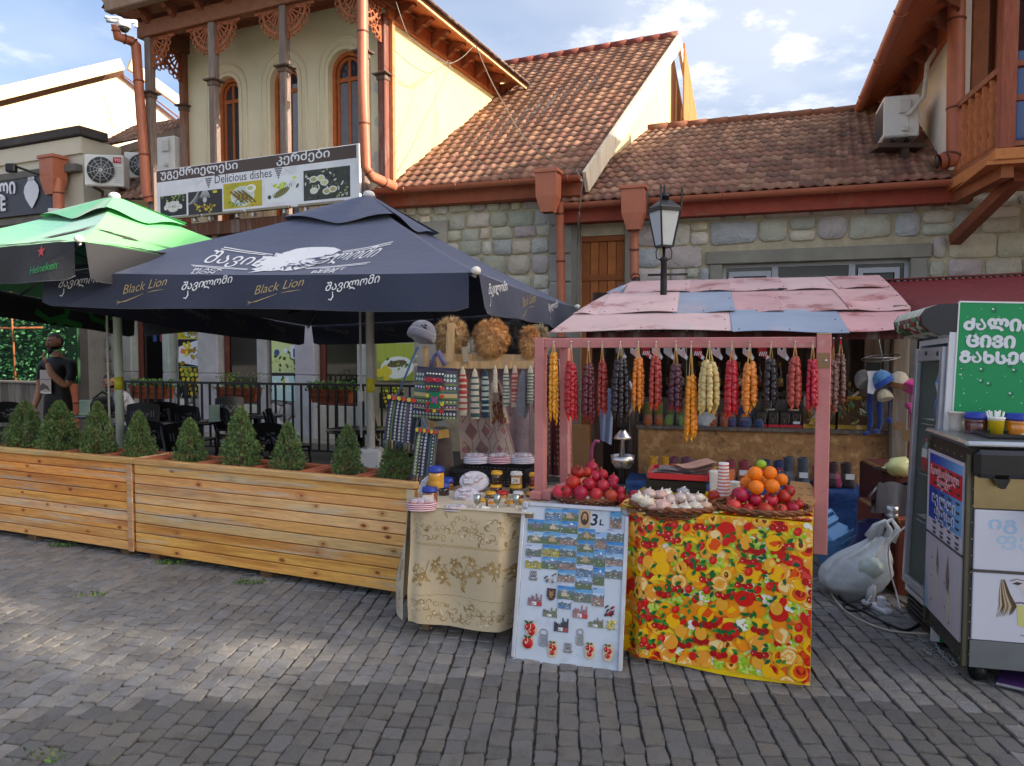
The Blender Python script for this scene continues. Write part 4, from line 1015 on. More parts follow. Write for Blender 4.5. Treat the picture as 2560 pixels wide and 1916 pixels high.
def lion(m,fn,s,cx=0,cy=0):
 rs=random.Random(5)
 for ring_ in range(3):
  for k in range(15):
   g=R(-40+260*(k+ring_*.5)/14.);r0=s*(.26+.2*ring_);x0,y0=cx+r0*math.cos(g)*1.35,cy+r0*math.sin(g)*.72
   L=s*rs.uniform(.34,.5);cv=rs.choice((-1,1))*.9;pts=[]
   for q in range(7):
    t=q/6;a=g+cv*t*t+.25;x0+=L/6*math.cos(a)*1.25;y0+=L/6*math.sin(a)*.8;pts.append((x0,y0))
   for j in range(3):
    m.line(fn,[(x+j*s*.035,y-j*s*.028)for x,y in pts],[s*.03*(1-abs(2*q/6-.9))+.004 for q in range(7)],1,WH)
 for k in range(11):
  x0,y0=cx-s*.55+k*s*.1,cy-s*.28
  m.line(fn,[(x0,y0),(x0-s*.05,y0-s*.18),(x0-s*.12+s*.02*(k%3),y0-s*.36)],[.006,s*.045,.003],1,WH)
 m.pol(fn,[(cx-s*.1,cy+s*.32),(cx+s*.2,cy+s*.36),(cx+s*.34,cy+s*.12),(cx+s*.12,cy-s*.02),(cx-s*.12,cy-s*.22),(cx-s*.4,cy-s*.24),(cx-s*.3,cy-s*.1),(cx-s*.08,cy+s*.05)],2,WH)
 m.pol(fn,[(cx-s*.62,cy+s*.12),(cx-s*.3,cy+s*.2),(cx-s*.24,cy+s*.08),(cx-s*.46,cy+s*.03)],2,WH);m.ell(fn,cx-s*.4,cy+s*.11,s*.09,s*.03,3,DN)
 m.pol(fn,[(cx+s*.3,cy+s*.04),(cx+s*.62,cy+s*.18),(cx+s*.7,cy+s*.02),(cx+s*.45,cy-s*.06)],2,WH);m.ell(fn,cx+s*.5,cy+s*.07,s*.09,s*.03,3,DN)
 m.pol(fn,[(cx-s*.4,cy-s*.25),(cx-s*.1,cy-s*.24),(cx-s*.22,cy-s*.34)],3,DN)
def on_panel(f,A,B,apex,off=.006):
 n=(B-A).cross(apex-A).normalized();n=n if n.z>0 else-n;e=(B-A);mid_=(A+B)/2;up=apex-mid_
 M3=X((e,up,n)).transposed().inverted()
 def fn(px,py,l):
  q=M3@(PL(px,py,A,n)-mid_);v=max(0,min(.98,q.y));u=.5+(q.x-0)/max(.02,1-v)
  # apex may sit off the middle: the panel narrows towards it
  return f(max(0,min(1,u)),v)+n*(off+.0008*l)
 return fn
Aq,Bq=W(103,681,6.0),W(1188,682,5.2)
pf=on_panel(uf[0],Aq,Bq,W(922,500,7.35))
def pxtext(m,t,fn,x0,y0,w,h,slant,skew,col,off=0):
 mm=MB();mm.text(t,1,lambda x,y,l:(x,y,0),1,col,0,off);xs=[p.x for p in mm.v];ys=[p.y for p in mm.v];a,b=min(xs),max(xs);d,e=min(ys),max(ys)
 m.text(t,1,lambda x,y,l:fn(x0+(x-a)/(b-a)*w+(y-d)/(e-d)*slant,y0-(y-d)/(e-d)*h-(x-a)/(b-a)*skew,l),1,col,0,off)
m=MB(WH);lx,ly=748,632
L2=lambda x,y,l:pf(lx+x,ly-y,l)
rs=random.Random(5)
OUT=[(640,325),(690,270),(745,235),(752,212),(860,205),(878,172),(930,172),(1000,150),(1080,122),(1200,106),(1350,114),(1440,128),(1500,160),(1445,182),(1502,212),(1440,236),(1384,228),(1392,262),(1340,296),(1296,316),(1252,330),(1190,352),(1130,372),(1052,402),(960,412),(905,398),(832,412),(764,408),(700,422),(610,436),(684,402),(640,380),(702,352)]
PC=lambda x,y,l:pf(460+x/3.814,560+y/3.814,l)
cxl,cyl=1060,262
for k in range(len(OUT)):(xa,ya),(xb,yb)=OUT[k],OUT[(k+1)%len(OUT)];m.pol(PC,[(cxl,cyl),(xb,yb),(xa,ya)],1,WH)
def cut(pts,w):m.line(PC,pts,[w*.8]+[w*1.7]*(len(pts)-2)+[w*.3],3,DN)
for k in range(58):
 g=2*math.pi*k/58;cg,sg=math.cos(g),math.sin(g);rr=rs.uniform(.86,1.0);ex=0;best=9e9
 for xo,yo in OUT:
  dd=abs(math.atan2((yo-cyl)*1.6,xo-cxl)-math.atan2(sg,cg));dd=min(dd,2*math.pi-dd)
  if dd<best:best,ex,ey=dd,xo,yo
 f0=rs.uniform(.42,.6);x0,y0,x1,y1=lerp(cxl,ex,f0),lerp(cyl,ey,f0),lerp(cxl,ex,rr),lerp(cyl,ey,rr);bx_,by_=-(y1-y0)*.35,(x1-x0)*.14
 cut([(lerp(x0,x1,t/5)+bx_*math.sin(t/5*3.1),lerp(y0,y1,t/5)+by_*math.sin(t/5*3.1)+rs.uniform(-3,3))for t in range(6)],rs.uniform(4,8))
for k in range(9):cut([(790+16*k,250+8*k),(840+14*k,300+7*k),(930+8*k,330+6*k)],5)
for q,w in(([(890,245),(930,226),(990,232),(1030,252)],12),([(905,250),(960,246),(1010,256)],8),([(1150,236),(1210,226),(1290,236),(1330,226)],12),([(1160,248),(1220,246),(1270,250)],8),([(1120,260),(1100,290),(1126,312)],9),([(935,300),(1000,308),(1070,304)],10),([(950,318),(1040,340),(1130,330),(1200,300)],9),([(1040,350),(1100,356),(1150,345)],7),([(1010,250),(980,285),(940,298)],6),([(880,190),(905,180),(930,195)],8)):cut(q,w)
pxtext(m,'შავი',pf,492,652,118,44,46,-2,WH,.004);pxtext(m,'ლომი',pf,806,648,110,46,58,10,WH,.004)
for q in(((560,601),(620,606),(682,610)),((553,605),(618,610),(680,613)),((478,650),(550,654),(620,660)),((482,653),(550,658),(618,662)),((856,606),(920,599),(983,589)),((858,609),(920,603),(978,594)),((762,658),(840,653),(926,643)),((766,661),(840,656),(918,648))):m.line(pf,q,1.8,1,WH)
for t,x0,y0,w_ in(('BLACK',482,668,74),('LION',476,680,56),('CRAFT',796,669,62),('BEER',776,678,60)):pxtext(m,t,pf,x0,y0,w_,9,8,1,WH,.01)
P(uo,'lion_print',m,M_['print'],world=True)
pr_=on_panel(uf[1],W(1188,682,5.2),W(1441,770,8.9),W(922,500,7.35))
m=MB(WH);pxtext(m,'შავი',pr_,1262,722,44,22,-38,-26,WH);m.line(pr_,[(1224,694),(1256,696)],1.8,1,WH);m.line(pr_,[(1226,697),(1254,699)],1.6,1,WH)
P(uo,'side_print',m,M_['print'],world=True)
# green parasol
G1,G2,GB,GT_=c(120,200,130),c(70,150,120),c(40,40,42),c(140,214,120)
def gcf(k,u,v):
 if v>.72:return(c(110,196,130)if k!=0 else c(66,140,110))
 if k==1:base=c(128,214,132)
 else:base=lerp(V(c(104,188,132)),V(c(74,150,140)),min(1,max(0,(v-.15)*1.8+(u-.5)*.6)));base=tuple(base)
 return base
gFL,gFR,gBR,gBL=W(-385,640,6.9),W(198,603,5.6),W(845,700,8.6),W(345,792,9.9);gpk=W(286,503,7.7)
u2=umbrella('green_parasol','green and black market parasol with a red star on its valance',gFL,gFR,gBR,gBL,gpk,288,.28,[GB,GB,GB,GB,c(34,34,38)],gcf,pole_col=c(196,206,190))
go,gf,gv,gpo=u2
for k,A,B,seed in((0,gFL,gFR,3),(1,gFR,gBR,8)):
 fn=slope_fn(gf[k],A,B,gpk);m=MB(c(70,66,66));rs=random.Random(seed);w=(B-A).length
 for j in range(11):
  x=rs.uniform(-.42,.44)*w;y=rs.uniform(.02,.5);L=rs.uniform(.35,.8);wd=rs.uniform(.1,.2);a=R(28 if k==0 else 152)+rs.uniform(-.12,.12);ca,sa=math.cos(a),math.sin(a)
  sh=[(0,0),(.35,.5),(.3,.15),(1,.25),(.55,-.3),(.6,-.05),(.2,-.4)]
  pts=[(x+(u*L)*ca-(v*wd)*sa,y+(u*L)*sa*.6+(v*wd)*ca)for u,v in sh]
  pts=[(max(-.44*w*(1-q/2.2),min(.44*w*(1-q/2.2),p)),max(.01,min(1.0,q)))for p,q in pts]
  m.pol(fn,pts,1+j*.3,c(72,66,66))
 pts=[(-.47*w,.0),(.47*w,.0),(.40*w,.09),(-.1*w,.06),(-.40*w,.05)]
 m.pol(fn,pts,6,c(70,64,62));P(go,'camouflage_print',m,M_['print'],world=True,kind='stuff')
vo,vf,n=gv[0];Lg=(gFR-gFL).length;m=MB()
fn=cloth_fn(vf,n,.885,.2,Lg,.28,R(6));pts=[]
for k in range(10):g=R(90+36*k);r=.05 if k%2==0 else .02;pts.append((r*math.cos(g),r*math.sin(g)))
m.pol(fn,pts,1,c(196,56,50))
fn=cloth_fn(vf,n,.845,.8,Lg,.28,R(6));m.text('Heineken',.085,lambda x,y,l:fn(x,y,l),1,c(40,140,66),.15,.012)
P(vo,'valance_print',m,M_['print'],world=True)
m=MB(c(46,130,60))
vo,vf,n=gv[3];fn=cloth_fn(vf,n,.28,.2,3.2,.28,back=True)
cx,cy=0,0
for pts in([(-.55,-.05),(-.5,.12),(-.3,.16),(-.18,.05),(-.25,-.08),(-.42,-.1),(-.5,-.2)],[(.05,.1),(.1,-.1),(.3,-.18),(.5,-.1)],[(-.1,-.2),(.1,-.16),(.2,-.22)]):m.line(fn,pts,.07,1,c(46,130,60))
P(vo,'show_through_print',m,M_['print'],world=True)
px_,py_=go.location.x,go.location.y
P(gpo,'yellow_label',MB(c(206,200,60)).lathe([(.0435,1.2),(.0435,1.33)],14,X.Translation((px_,py_,0))),M_['print'],world=True)
P(gpo,'crank_rod',MB(c(214,214,200)).tube([V((px_-.08,py_-.05,.6)),V((px_-.08,py_-.05,2.2))],.011,6),M_['paint'],world=True)
P(gpo,'base_cover',MB(c(60,60,62)).box(px_-.3,py_-.3,0,px_+.3,py_+.3,.08,.01),M_['black'],world=True)
# ================================================================ railing with flower boxes
ra,rb_=W(280,951,12.3),W(1075,968,9.6)
ra=W(285,952,11.9);rb_=W(1060,968,10.4);zr_=.5*(ra.z+rb_.z);ra.z=rb_.z=zr_
rl=T('railing','black steel railing with square bars along the restaurant front','railing',((ra.x+rb_.x)/2,(ra.y+rb_.y)/2,0))
BK=c(30,30,32)
P(rl,'top_rail',MB(BK).beam(ra,rb_,.05,.035),M_['black'],world=True);P(rl,'bottom_rail',MB(BK).beam(ra-V((0,0,zr_-.12)),rb_-V((0,0,zr_-.12)),.035,.025),M_['black'],world=True)
nb=37
for k in range(nb):
 p=ra.lerp(rb_,(k+.5)/nb);w=.028 if k%9 else .045
 P(rl,'bar',MB(BK).box(p.x-w/2,p.y-w/2,.0 if k%9==0 else .12,p.x+w/2,p.y+w/2,zr_-.017),M_['black'],world=True)
rd=(rb_-ra).normalized()
def leaves(m,n,box,L,seed,cols,up=.6):
 rs=random.Random(seed)
 for k in range(n):
  p=V((rs.uniform(*box[0]),rs.uniform(*box[1]),box[2][0]+(box[2][1]-box[2][0])*rs.random()**1.4));d=V((rs.gauss(0,1),rs.gauss(0,1),rs.gauss(up,.6))).normalized()*rs.uniform(.6,1.2)*L;s_=d.cross(V((rs.gauss(0,1),rs.gauss(0,1),rs.gauss(0,1)))).normalized()*L*.3
  f=rs.uniform(.7,1.2);cc=rs.choice(cols);m.add([p,p+d*.5+s_,p+d,p+d*.5-s_],[(0,1,2,3)],tuple(v*f for v in cc),False)
for px0,px1,lab,seed in((318,412,'terracotta flower box beside the seated man',1),(536,634,'terracotta flower box with tall feathery herbs between two posters',2),(770,868,'terracotta flower box with low broad leaves, left of the umbrella pole',3)):
 p0=PL(px0,970,ra,V((-rd.y,rd.x,0)));p1=PL(px1,970,ra,V((-rd.y,rd.x,0)));L=(V((p1.x-p0.x,p1.y-p0.y,0))).length
 t=T('flower_box',lab,'flower box',M=frame((p0.x,p0.y,zr_-.27),rd)@TR(0,.13,0),group='flower boxes on the railing')
 m=MB(c(150,78,46));vs=[(.03,-.08,0),(L-.03,-.08,0),(L-.03,.08,0),(.03,.08,0),(0,-.1,.2),(L,-.1,.2),(L,.1,.2),(0,.1,.2)]
 m.add(vs,[(3,2,1,0),(0,1,5,4),(1,2,6,5),(2,3,7,6),(3,0,4,7),(4,5,6,7)]).box(-.01,-.112,.17,L+.01,-.1,.205).box(-.01,-.115,.1,L+.01,-.1,.108);P(t,'box',m,M_['clay'])
 m=MB();leaves(m,420,((-.08,L+.1),(-.13,.13),(.18,.42 if seed==2 else .3)),.05 if seed!=2 else .035,seed,[c(84,126,56),c(104,148,66),c(62,96,48)]);P(t,'plants',m,M_['leaf'])
 # ================================================================ posters and the long food sign
def food(m,fn,x0,y0,x1,y1,kind,seed):
 rs=random.Random(seed);w,h=x1-x0,y1-y0;X_=lambda u:x0+u*w;Y_=lambda v:y0+v*h;s=min(w,h)
 bgc={'dump':c(34,36,34),'bbq':c(50,46,48),'kebab':c(196,180,40),'fish':c(236,238,240),'table':c(60,62,56),'chick':c(30,28,30),'skew':c(28,30,24),'lime':c(206,222,150),'beans':c(40,34,26),'wood':c(150,160,60),'plate2':c(120,130,90)}[kind]
 m.pol(fn,[(x0,y0),(x1,y0),(x1,y1),(x0,y1)],1,bgc);L=[2]
 def E(u,v,ru,rv,col,rot=0,n=14):
  L[0]+=.25;pts=[]
  for k in range(n):
   g=2*math.pi*k/n;a,b=ru*s*math.cos(g),rv*s*math.sin(g);a,b=a*math.cos(rot)-b*math.sin(rot),a*math.sin(rot)+b*math.cos(rot)
   pts.append((min(x1,max(x0,X_(u)+a)),min(y1,max(y0,Y_(v)+b))))
  m.pol(fn,pts,L[0],col)
 gr=lambda:rs.choice([c(90,130,50),c(140,170,70),c(60,96,40),c(170,190,90)])
 ye=lambda:rs.choice([c(206,186,40),c(186,160,36),c(220,206,70),c(150,116,30)])
 if kind=='dump':
  for k in range(26):E(rs.random(),rs.uniform(.7,1),.05,.04,gr())
  E(.5,.4,.46,.3,c(60,60,58));E(.5,.45,.42,.27,c(222,222,214))
  for k in range(7):u,v=.22+.56*(k%4)/3+(k//4)*.08,.42+.16*(k//4);E(u,v,.13,.12,c(240,238,230));[E(u+.03*q,v+.02,.008,.09,c(176,176,170),.3*q)for q in(-2,-1,0,1,2)];E(u,v+.1,.03,.03,c(236,236,228))
  for k in range(8):E(.5+rs.gauss(0,.04),.45+rs.gauss(0,.03),.03,.02,c(60,110,40))
 elif kind=='bbq':
  for k in range(9):E(.1+.02*k,.5+.05*k,.4,.012,c(180,180,176),.2+.1*k)
  E(.5,.42,.4,.34,c(60,62,70));E(.5,.42,.37,.31,c(44,42,46))
  for k in range(26):E(.5+rs.gauss(0,.2),.3+rs.gauss(0,.1),.06,.05,ye())
  for k in range(8):E(.4+.03*k,.85,.015,.2,c(220,220,214),.15*(k-4))
  E(.5,.6,.12,.12,c(200,200,206));E(.8,.9,.14,.06,c(220,206,40))
 elif kind=='kebab':
  E(.5,.45,.62,.4,c(226,230,236));E(.5,.47,.56,.35,c(206,214,206));E(.72,.72,.26,.16,c(240,240,236));E(.7,.73,.16,.08,c(190,200,120))
  for k in range(4):E(.36+.1*k,.42+.0*k,.48,.06,c(120,96,40),-.62);[E(.36+.1*k-.3+.1*q,.42+.18-.065*q*1.4,.035,.03,ye(),0,8)for q in range(7)]
  for k in range(30):E(rs.uniform(.15,.5),rs.uniform(.08,.3),.04,.025,gr(),rs.random()*3)
  for k in range(14):E(rs.uniform(.05,.4),rs.uniform(.8,1),.05,.012,c(150,180,80),-.7)
 elif kind=='fish':
  for k in range(14):E(.4+rs.gauss(0,.16),.62+rs.gauss(0,.08),.08,.05,rs.choice([c(206,220,60),c(170,200,80),c(230,236,120)]))
  E(.76,.7,.16,.1,c(226,228,226));E(.8,.88,.09,.06,c(226,230,80));E(.45,.36,.42,.13,c(130,128,70),.38);E(.12,.22,.09,.08,c(70,72,60));E(.88,.56,.1,.05,c(90,90,70),.9)
  for k in range(11):E(.22+.05*k,.27+.035*k*1.0,.01,.1,c(40,40,34),.25)
 elif kind=='table':
  for k in range(60):E(rs.random(),rs.random(),.06,.03,rs.choice([c(210,212,206),c(90,96,70),c(150,160,120),c(30,32,28)]),rs.random()*3)
  for k in range(6):u,v=rs.uniform(.15,.9),rs.uniform(.2,.85);E(u,v,.17,.11,c(226,226,220));E(u,v,.12,.07,rs.choice([c(206,206,150),c(180,170,110),c(226,224,200)]))
 elif kind=='chick':
  m.pol(fn,[(X_(.0),Y_(.15)),(X_(.9),Y_(.0)),(X_(1),Y_(.75)),(X_(.75),Y_(.98)),(X_(.02),Y_(.72))],2,c(224,226,234))
  for k in range(9):E(.42+rs.gauss(0,.12),.45+rs.gauss(0,.2),.13,.08,ye(),rs.random()*3)
  for k in range(7):E(.5+rs.gauss(0,.1),.4+rs.gauss(0,.12),.04,.016,c(120,90,26),rs.random()*3)
  for k in range(34):E(.78+rs.gauss(0,.08),.5+rs.gauss(0,.12),.06,.012,gr(),rs.random()*3)
  m.pol(fn,[(X_(.08),Y_(.5)),(X_(.24),Y_(.45)),(X_(.3),Y_(.62)),(X_(.12),Y_(.66))],6,c(220,130,50))
 elif kind in('skew',):
  for k in range(24):E(rs.random(),rs.uniform(.7,1),.09,.06,gr())
  for k in range(6):
   for q in range(6):E(.1+.17*k+.04*q,.9-.15*q,.075,.06,ye(),.4)
  for k in range(5):E(.1+.2*k,.08,.012,.1,c(200,200,190),-.5)
 elif kind=='lime':
  for k in range(40):E(rs.random(),rs.uniform(.05,.45),.06,.03,rs.choice([c(90,80,40),c(60,54,30),c(190,200,120)]),rs.random()*3)
  E(.18,.42,.09,.08,c(50,80,150));E(.46,.46,.07,.07,c(226,230,236));m.pol(fn,[(X_(.56),Y_(.8)),(X_(.94),Y_(.8)),(X_(.86),Y_(.3)),(X_(.64),Y_(.3))],L[0]+1,c(232,234,238));m.pol(fn,[(X_(.57),Y_(.72)),(X_(.93),Y_(.72)),(X_(.91),Y_(.58)),(X_(.59),Y_(.58))],L[0]+2,c(226,200,30));m.pol(fn,[(X_(.71),Y_(.5)),(X_(.79),Y_(.5)),(X_(.79),Y_(.32)),(X_(.71),Y_(.32))],L[0]+2,c(50,80,150))
  E(.75,.82,.2,.07,c(244,244,244));L[0]+=3
  for k in range(14):E(rs.uniform(.05,.7),rs.uniform(.02,.2),.1,.03,c(210,220,150),rs.random()*3)
 elif kind=='beans':
  m.pol(fn,[(X_(0),Y_(.04)),(X_(.84),Y_(0)),(X_(.72),Y_(.9)),(X_(0),Y_(.88))],2,c(196,226,220))
  for k in range(10):E(rs.uniform(.05,.75),rs.uniform(.15,.85),.06,.04,rs.choice([c(40,44,36),c(206,206,90),c(240,244,240)]),rs.random()*3)
  E(.4,.6,.09,.2,c(206,206,80));E(.5,.7,.09,.16,c(240,244,236))
 else:
  for k in range(4):m.pol(fn,[(X_(k/4),Y_(.5)),(X_(k/4+.24),Y_(.5)),(X_(k/4+.24),Y_(1)),(X_(k/4),Y_(1))],2,c(166,180,66)if kind=='wood' else c(150,160,110))
  E(.55,.35,.5,.3,c(230,234,226),.1)
  for k in range(10):E(.2+rs.gauss(0,.1),.2+rs.gauss(0,.06),.1,.08,c(216,200,50))
  E(.55,.45,.3,.09,c(110,100,60),.15);[E(.4+.05*k,.45+.01*k,.01,.07,c(60,56,40),.3)for k in range(8)]
  for k in range(8):E(rs.uniform(.3,.9),rs.uniform(.3,.6),.05,.03,gr(),rs.random())
def wall_print(F,px0,py0,px1,py1,d,name,label,kinds,th=.012,group='food posters on the pillars'):
 x0,z1=LOC(F,px0,py0,-d);x1,_=LOC(F,px1,py0,-d);z0=LOC(F,(px0+px1)/2,py1,-d)[1]
 Mx=F@TR(x0,-d,z0);m=MB(c(226,226,224));w,h=x1-x0,z1-z0;m.box(0,0,0,w,th,h);fn=lambda x,y,l:(x,-.0005-.0004*l,y);tot=sum(k[1]for k in kinds);y=0
 for kind,hh in kinds:food(m,fn,0,y,w,y+h*hh/tot-.004,kind,len(kind)+int(px0));y+=h*hh/tot
 return S(name,label,'poster',m,M_['print'],M=Mx,group=group)
wall_print(FL,444,800,513,996,.075,'food_poster','tall food poster with skewers and roast chicken on the left pillar',[('skew',1.15),('chick',1.0),('kebab',.7)])
wall_print(FL,678,812,755,1004,.075,'food_poster','tall pale green poster with a white cup over coffee beans',[('beans',.9),('lime',1.5)])
wall_print(FS,941,815,1034,952,.07,'food_poster','fried fish and potato poster right of the umbrella pole',[('wood',1.2),('plate2',.55)])
wall_print(FS,948,962,1010,1022,.07,'food_poster','dark vegetable poster low behind the railing, under the fish poster',[('skew',1)])
xs0,zs1=LOC(FL,390,427,PD-.14);xs1=LOC(FL,898,360,PD-.14)[0];zs0=LOC(FL,392,551,PD-.14)[1]
w,h=xs1-xs0,zs1-zs0
sg=T('restaurant_sign','long food sign with a brown lettered band hung on the balcony front','sign',M=FL@TR(xs0,PD-.14,zs0))
m=MB(c(232,232,236));m.box(0,0,0,w,.05,h,.006);P(sg,'board',m,M_['paint'])
fn=lambda x,y,l:(x,-.0006-.0004*l,y)
m=MB();m.pol(fn,[(.01,h*.755),(w-.05,h*.755),(w-.05,h-.012),(.01,h-.012)],1,c(84,66,58));m.text('უგემრიელესი',.17,lambda x,y,l:fn(.1+x*1.42,h*.835+y,l),2,c(232,232,236),0,.018);m.text('კერძები',.17,lambda x,y,l:fn(w*.625+x*1.42,h*.835+y,l),2,c(232,232,236),0,.018)
m.text('Delicious dishes',.19,lambda x,y,l:fn(w*.315+x*.98,h*.60+y,l),1,c(64,58,66))
for gxx in(.285,.635):
 for r_ in range(5):
  for q in range(5-r_):m.ell(fn,w*gxx+(q-(4-r_)/2)*.03,h*.72-r_*.034+(.02 if gxx>.5 else 0)-.01,.014,.015,2,c(70,60,70),8)
 sgn=-1 if gxx<.5 else 1
 for j in range(3):m.line(fn,[(w*gxx+sgn*(.12+.025*k),h*(.64+.03*j)+.03*math.sin(k*.8+j))for k in range(10)],.006,1,c(190,190,196))
P(sg,'lettering',m,M_['print'])
for x0,x1,y0,y1,kind in((.02,.165,.02,.43,'dump'),(.175,.355,.0,.45,'bbq'),(.362,.555,.05,.53,'kebab'),(.57,.745,.08,.56,'fish'),(.752,.96,.05,.6,'table')):
 m=MB();food(m,fn,w*x0,h*y0+.03,w*x1,h*y1+.03,kind,int(x0*99)+2);P(sg,'food_picture',m,M_['print'])
for x0,x1 in((.04,.25),(.27,.47),(.49,.7),(.74,.95)):
 o=P(sg,'strip_light',MB(c(150,140,118)).box(w*x0,-.09,-.03,w*x1,-.03,.015,.008),M_['steel'])
 m=MB(c(200,200,196));[m.box(w*x-.02,-.06,-.09,w*x+.02,.02,-.03)for x in(x0+.03,x1-.03)];P(o,'clip',m,M_['steel'],kind='stuff')
 # dark house sign at far left
x0=LOC(FP,-90,460,-.06)[0];x1,za=LOC(FP,138,428,-.06);zb=LOC(FP,60,541,-.06)[1]
hs=T('house_sign','dark grey shop sign with white letters and a clay wine jar','sign',M=FP@TR(x0,-.14,zb));w,h=x1-x0,za-zb
P(hs,'board',MB(c(72,72,80)).box(0,0,0,w,.1,h,.006),M_['paint'])
m=MB(c(226,226,230));fx=lambda px:LOC(FP,px,480,-.06)[0]-x0
def raised(t,s_,px,zz,wx=1):m.text(t,s_,lambda x,y,l:(fx(px)+x*wx,-.035,zz+y),1,c(226,226,230),0,.03)
raised('სახლი',.4,-48,h*.56,.95);raised('HOUSE',.36,-62,h*.16,1.0)
P(hs,'lettering',m,M_['plastic'])
jx=fx(92);jar=[(-.09,.76),(.09,.76),(.1,.82),(-.1,.82)]
half=[(.08,.80),(.1,.88),(.07,.9),(.07,.84),(.2,.68),(.23,.55),(.18,.38),(.06,.2),(0,.13)]
m=MB(c(226,226,230));pts=[(jx+x*1.0,h*z)for x,z in half]+[(jx-x,h*z)for x,z in half[:-1][::-1]];m.add([(x,-.03,z)for x,z in pts],[tuple(range(len(pts)))]);P(hs,'jar_emblem',m,M_['plastic'])
# ================================================================ air conditioners, cameras, lamps on the walls
def aircon(name,label,Mx,w=.82,h=.56,d=.3,badge=False,fan=True,col=c(222,222,216)):
 o=T(name,label,'air conditioner',M=Mx,group='outdoor air conditioner units')
 P(o,'casing',MB(col).box(0,0,0,w,d,h,.015).box(.0,-.012,.02,w*.7,-.0,h-.02,.008),M_['plastic'])
 if fan:
  cx,cz,r=w*.42,h*.5,h*.42;m=MB(c(70,72,74));m.lathe([(r,0),(r,.012),(.02,.012)],24,TR(cx,-.012,cz,rx=R(90))@TR(0,0,0));fg=P(o,'fan_grille',m,M_['black'])
  m=MB(c(196,198,196))
  for k in range(10):g=k*math.pi/5;m.tube([(cx+.03*math.cos(g),-.03,cz+.03*math.sin(g)),(cx+r*math.cos(g+.25),-.028,cz+r*math.sin(g+.25))],.006,5)
  for rr in(.3,.5,.75,1):m.tube([(cx+r*rr*math.cos(q*.2618),-.028,cz+r*rr*math.sin(q*.2618))for q in range(24)],.004,4,closed=True)
  m.sph((cx,-.03,cz),(.04,.012,.04),10,6);P(fg,'guard',m,M_['plastic'])
  m=MB(c(190,190,186));[m.box(w*.76,-.006,h*(.12+.06*k),w*.96,-.001,h*(.12+.06*k)+.012)for k in range(9)];P(o,'louvre',m,M_['plastic'],kind='stuff')
 else:P(o,'valve_cover',MB(c(206,206,200)).box(w*.4,-.05,h*.55,w*.75,-.013,h*.88,.01).box(w*.5,-.06,h*.12,w*.7,-.013,h*.22,.01),M_['plastic'])
 m=MB(c(60,62,66));m.box(-.006,.04,.06,-.001,d-.04,h-.06);P(o,'side_grille',m,M_['black'])
 if badge:
  m=MB(c(186,34,56));m.box(w*.74,-.018,h*.74,w*.95,-.013,h*.92);f=lambda x,y,l:(w*.77+x,-.0185,h*.79+y);m.text('TCL',.07,f,1,c(236,230,230),0,.02);P(o,'badge',m,M_['print'])
 for x in(.12,w-.14):P(o,'bracket',MB(c(72,60,56)).box(x,-.02,-.04,x+.04,d+.12,-.002).box(x,d+.08,-.28,x+.04,d+.12,-.04),M_['black'])
 return o
p=W(213,465,13.9);aircon('air_conditioner','white air conditioner with a red badge on the parapet house end wall',frame(p,(.97,.12,0))@TR(0,0,-.0),1.0*.68,.58,.3,True)
p=W(312,445,14.6);aircon('air_conditioner','second white air conditioner half hidden behind the left drainpipe',frame(p,(.9,.2,0)),.7,.5)
p=W(393,430,13.9);o=aircon('air_conditioner','grey air conditioner standing inside the left end of the balcony',frame(p,(.93,-.37,0)),.42,.62,.7,fan=False)
p=W(2241,330,9.9);Mx=frame(p,(.3,.955,0))@TR(0,0,.0,rz=R(0))
aircon('air_conditioner','white air conditioner on a bracket above the low tiled roof at right',frame(W(2208,346,10.35),(.955,-.3,0))@TR(0,0,0),.44,.56,.72,fan=False)
m=MB(c(206,202,194));m.tube([W(2258,288,10.3),W(2275,285,10.2),W(2310,240,10.15),W(2318,160,10.1),W(2350,110,10.1),W(2352,105,10.25)],.028,8);SW('lagged_pipe','white wrapped pipe curving up the white side wall from the air conditioner','pipe',m,M_['cloth'],tuple(W(2310,240,10.15)))
m=MB(c(74,60,54));bp_=W(2245,352,10.15);m.box(bp_.x-.28,bp_.y-.05,bp_.z-.1,bp_.x+.34,bp_.y+.25,bp_.z-.04).box(bp_.x+.05,bp_.y-.03,bp_.z-.42,bp_.x+.14,bp_.y+.05,bp_.z-.1).box(bp_.x+.12,bp_.y+.25,bp_.z-.1,bp_.x+.18,bp_.y+.7,bp_.z-.05)
SW('unit_bracket','brown steel bracket under the air conditioner on the low roof','bracket',m,M_['black'],tuple(bp_))
cp=W(310,62,11.7)
t=T('dome_camera','white dome security camera on an arm at the balcony roof corner','camera',M=TR(*cp,s=.62));P(t,'housing',MB(c(226,226,222)).lathe([(.02,.12),(.1,.1),(.15,.03),(.155,-.06),(.14,-.08)],18),M_['gloss']);P(t,'dome',MB(c(40,36,34)).sph((0,0,-.08),(.12,.12,.12),16,8),M_['gloss']);P(t,'arm',MB(c(216,216,212)).beam((0,.02,.1),(.16,.3,.2),.07,.07).box(.1,.25,.05,.2,.3,.22,.01),M_['plastic'])
cp=W(284,52,11.9);t=T('bullet_camera','silver bullet security camera left of the dome camera','camera',M=TR(*cp,s=.65));P(t,'body',MB(c(190,196,204)).tube([(-.1,-.12,-.04),(.08,.12,.03)],.055,12),M_['steel']);P(t,'hood',MB(c(214,216,220)).beam((-.14,-.14,.02),(.1,.12,.1),.13,.015),M_['steel']);P(t,'mount',MB(c(200,200,200)).tube([(.05,.08,0),(.2,.2,.06)],.02,8),M_['steel'])
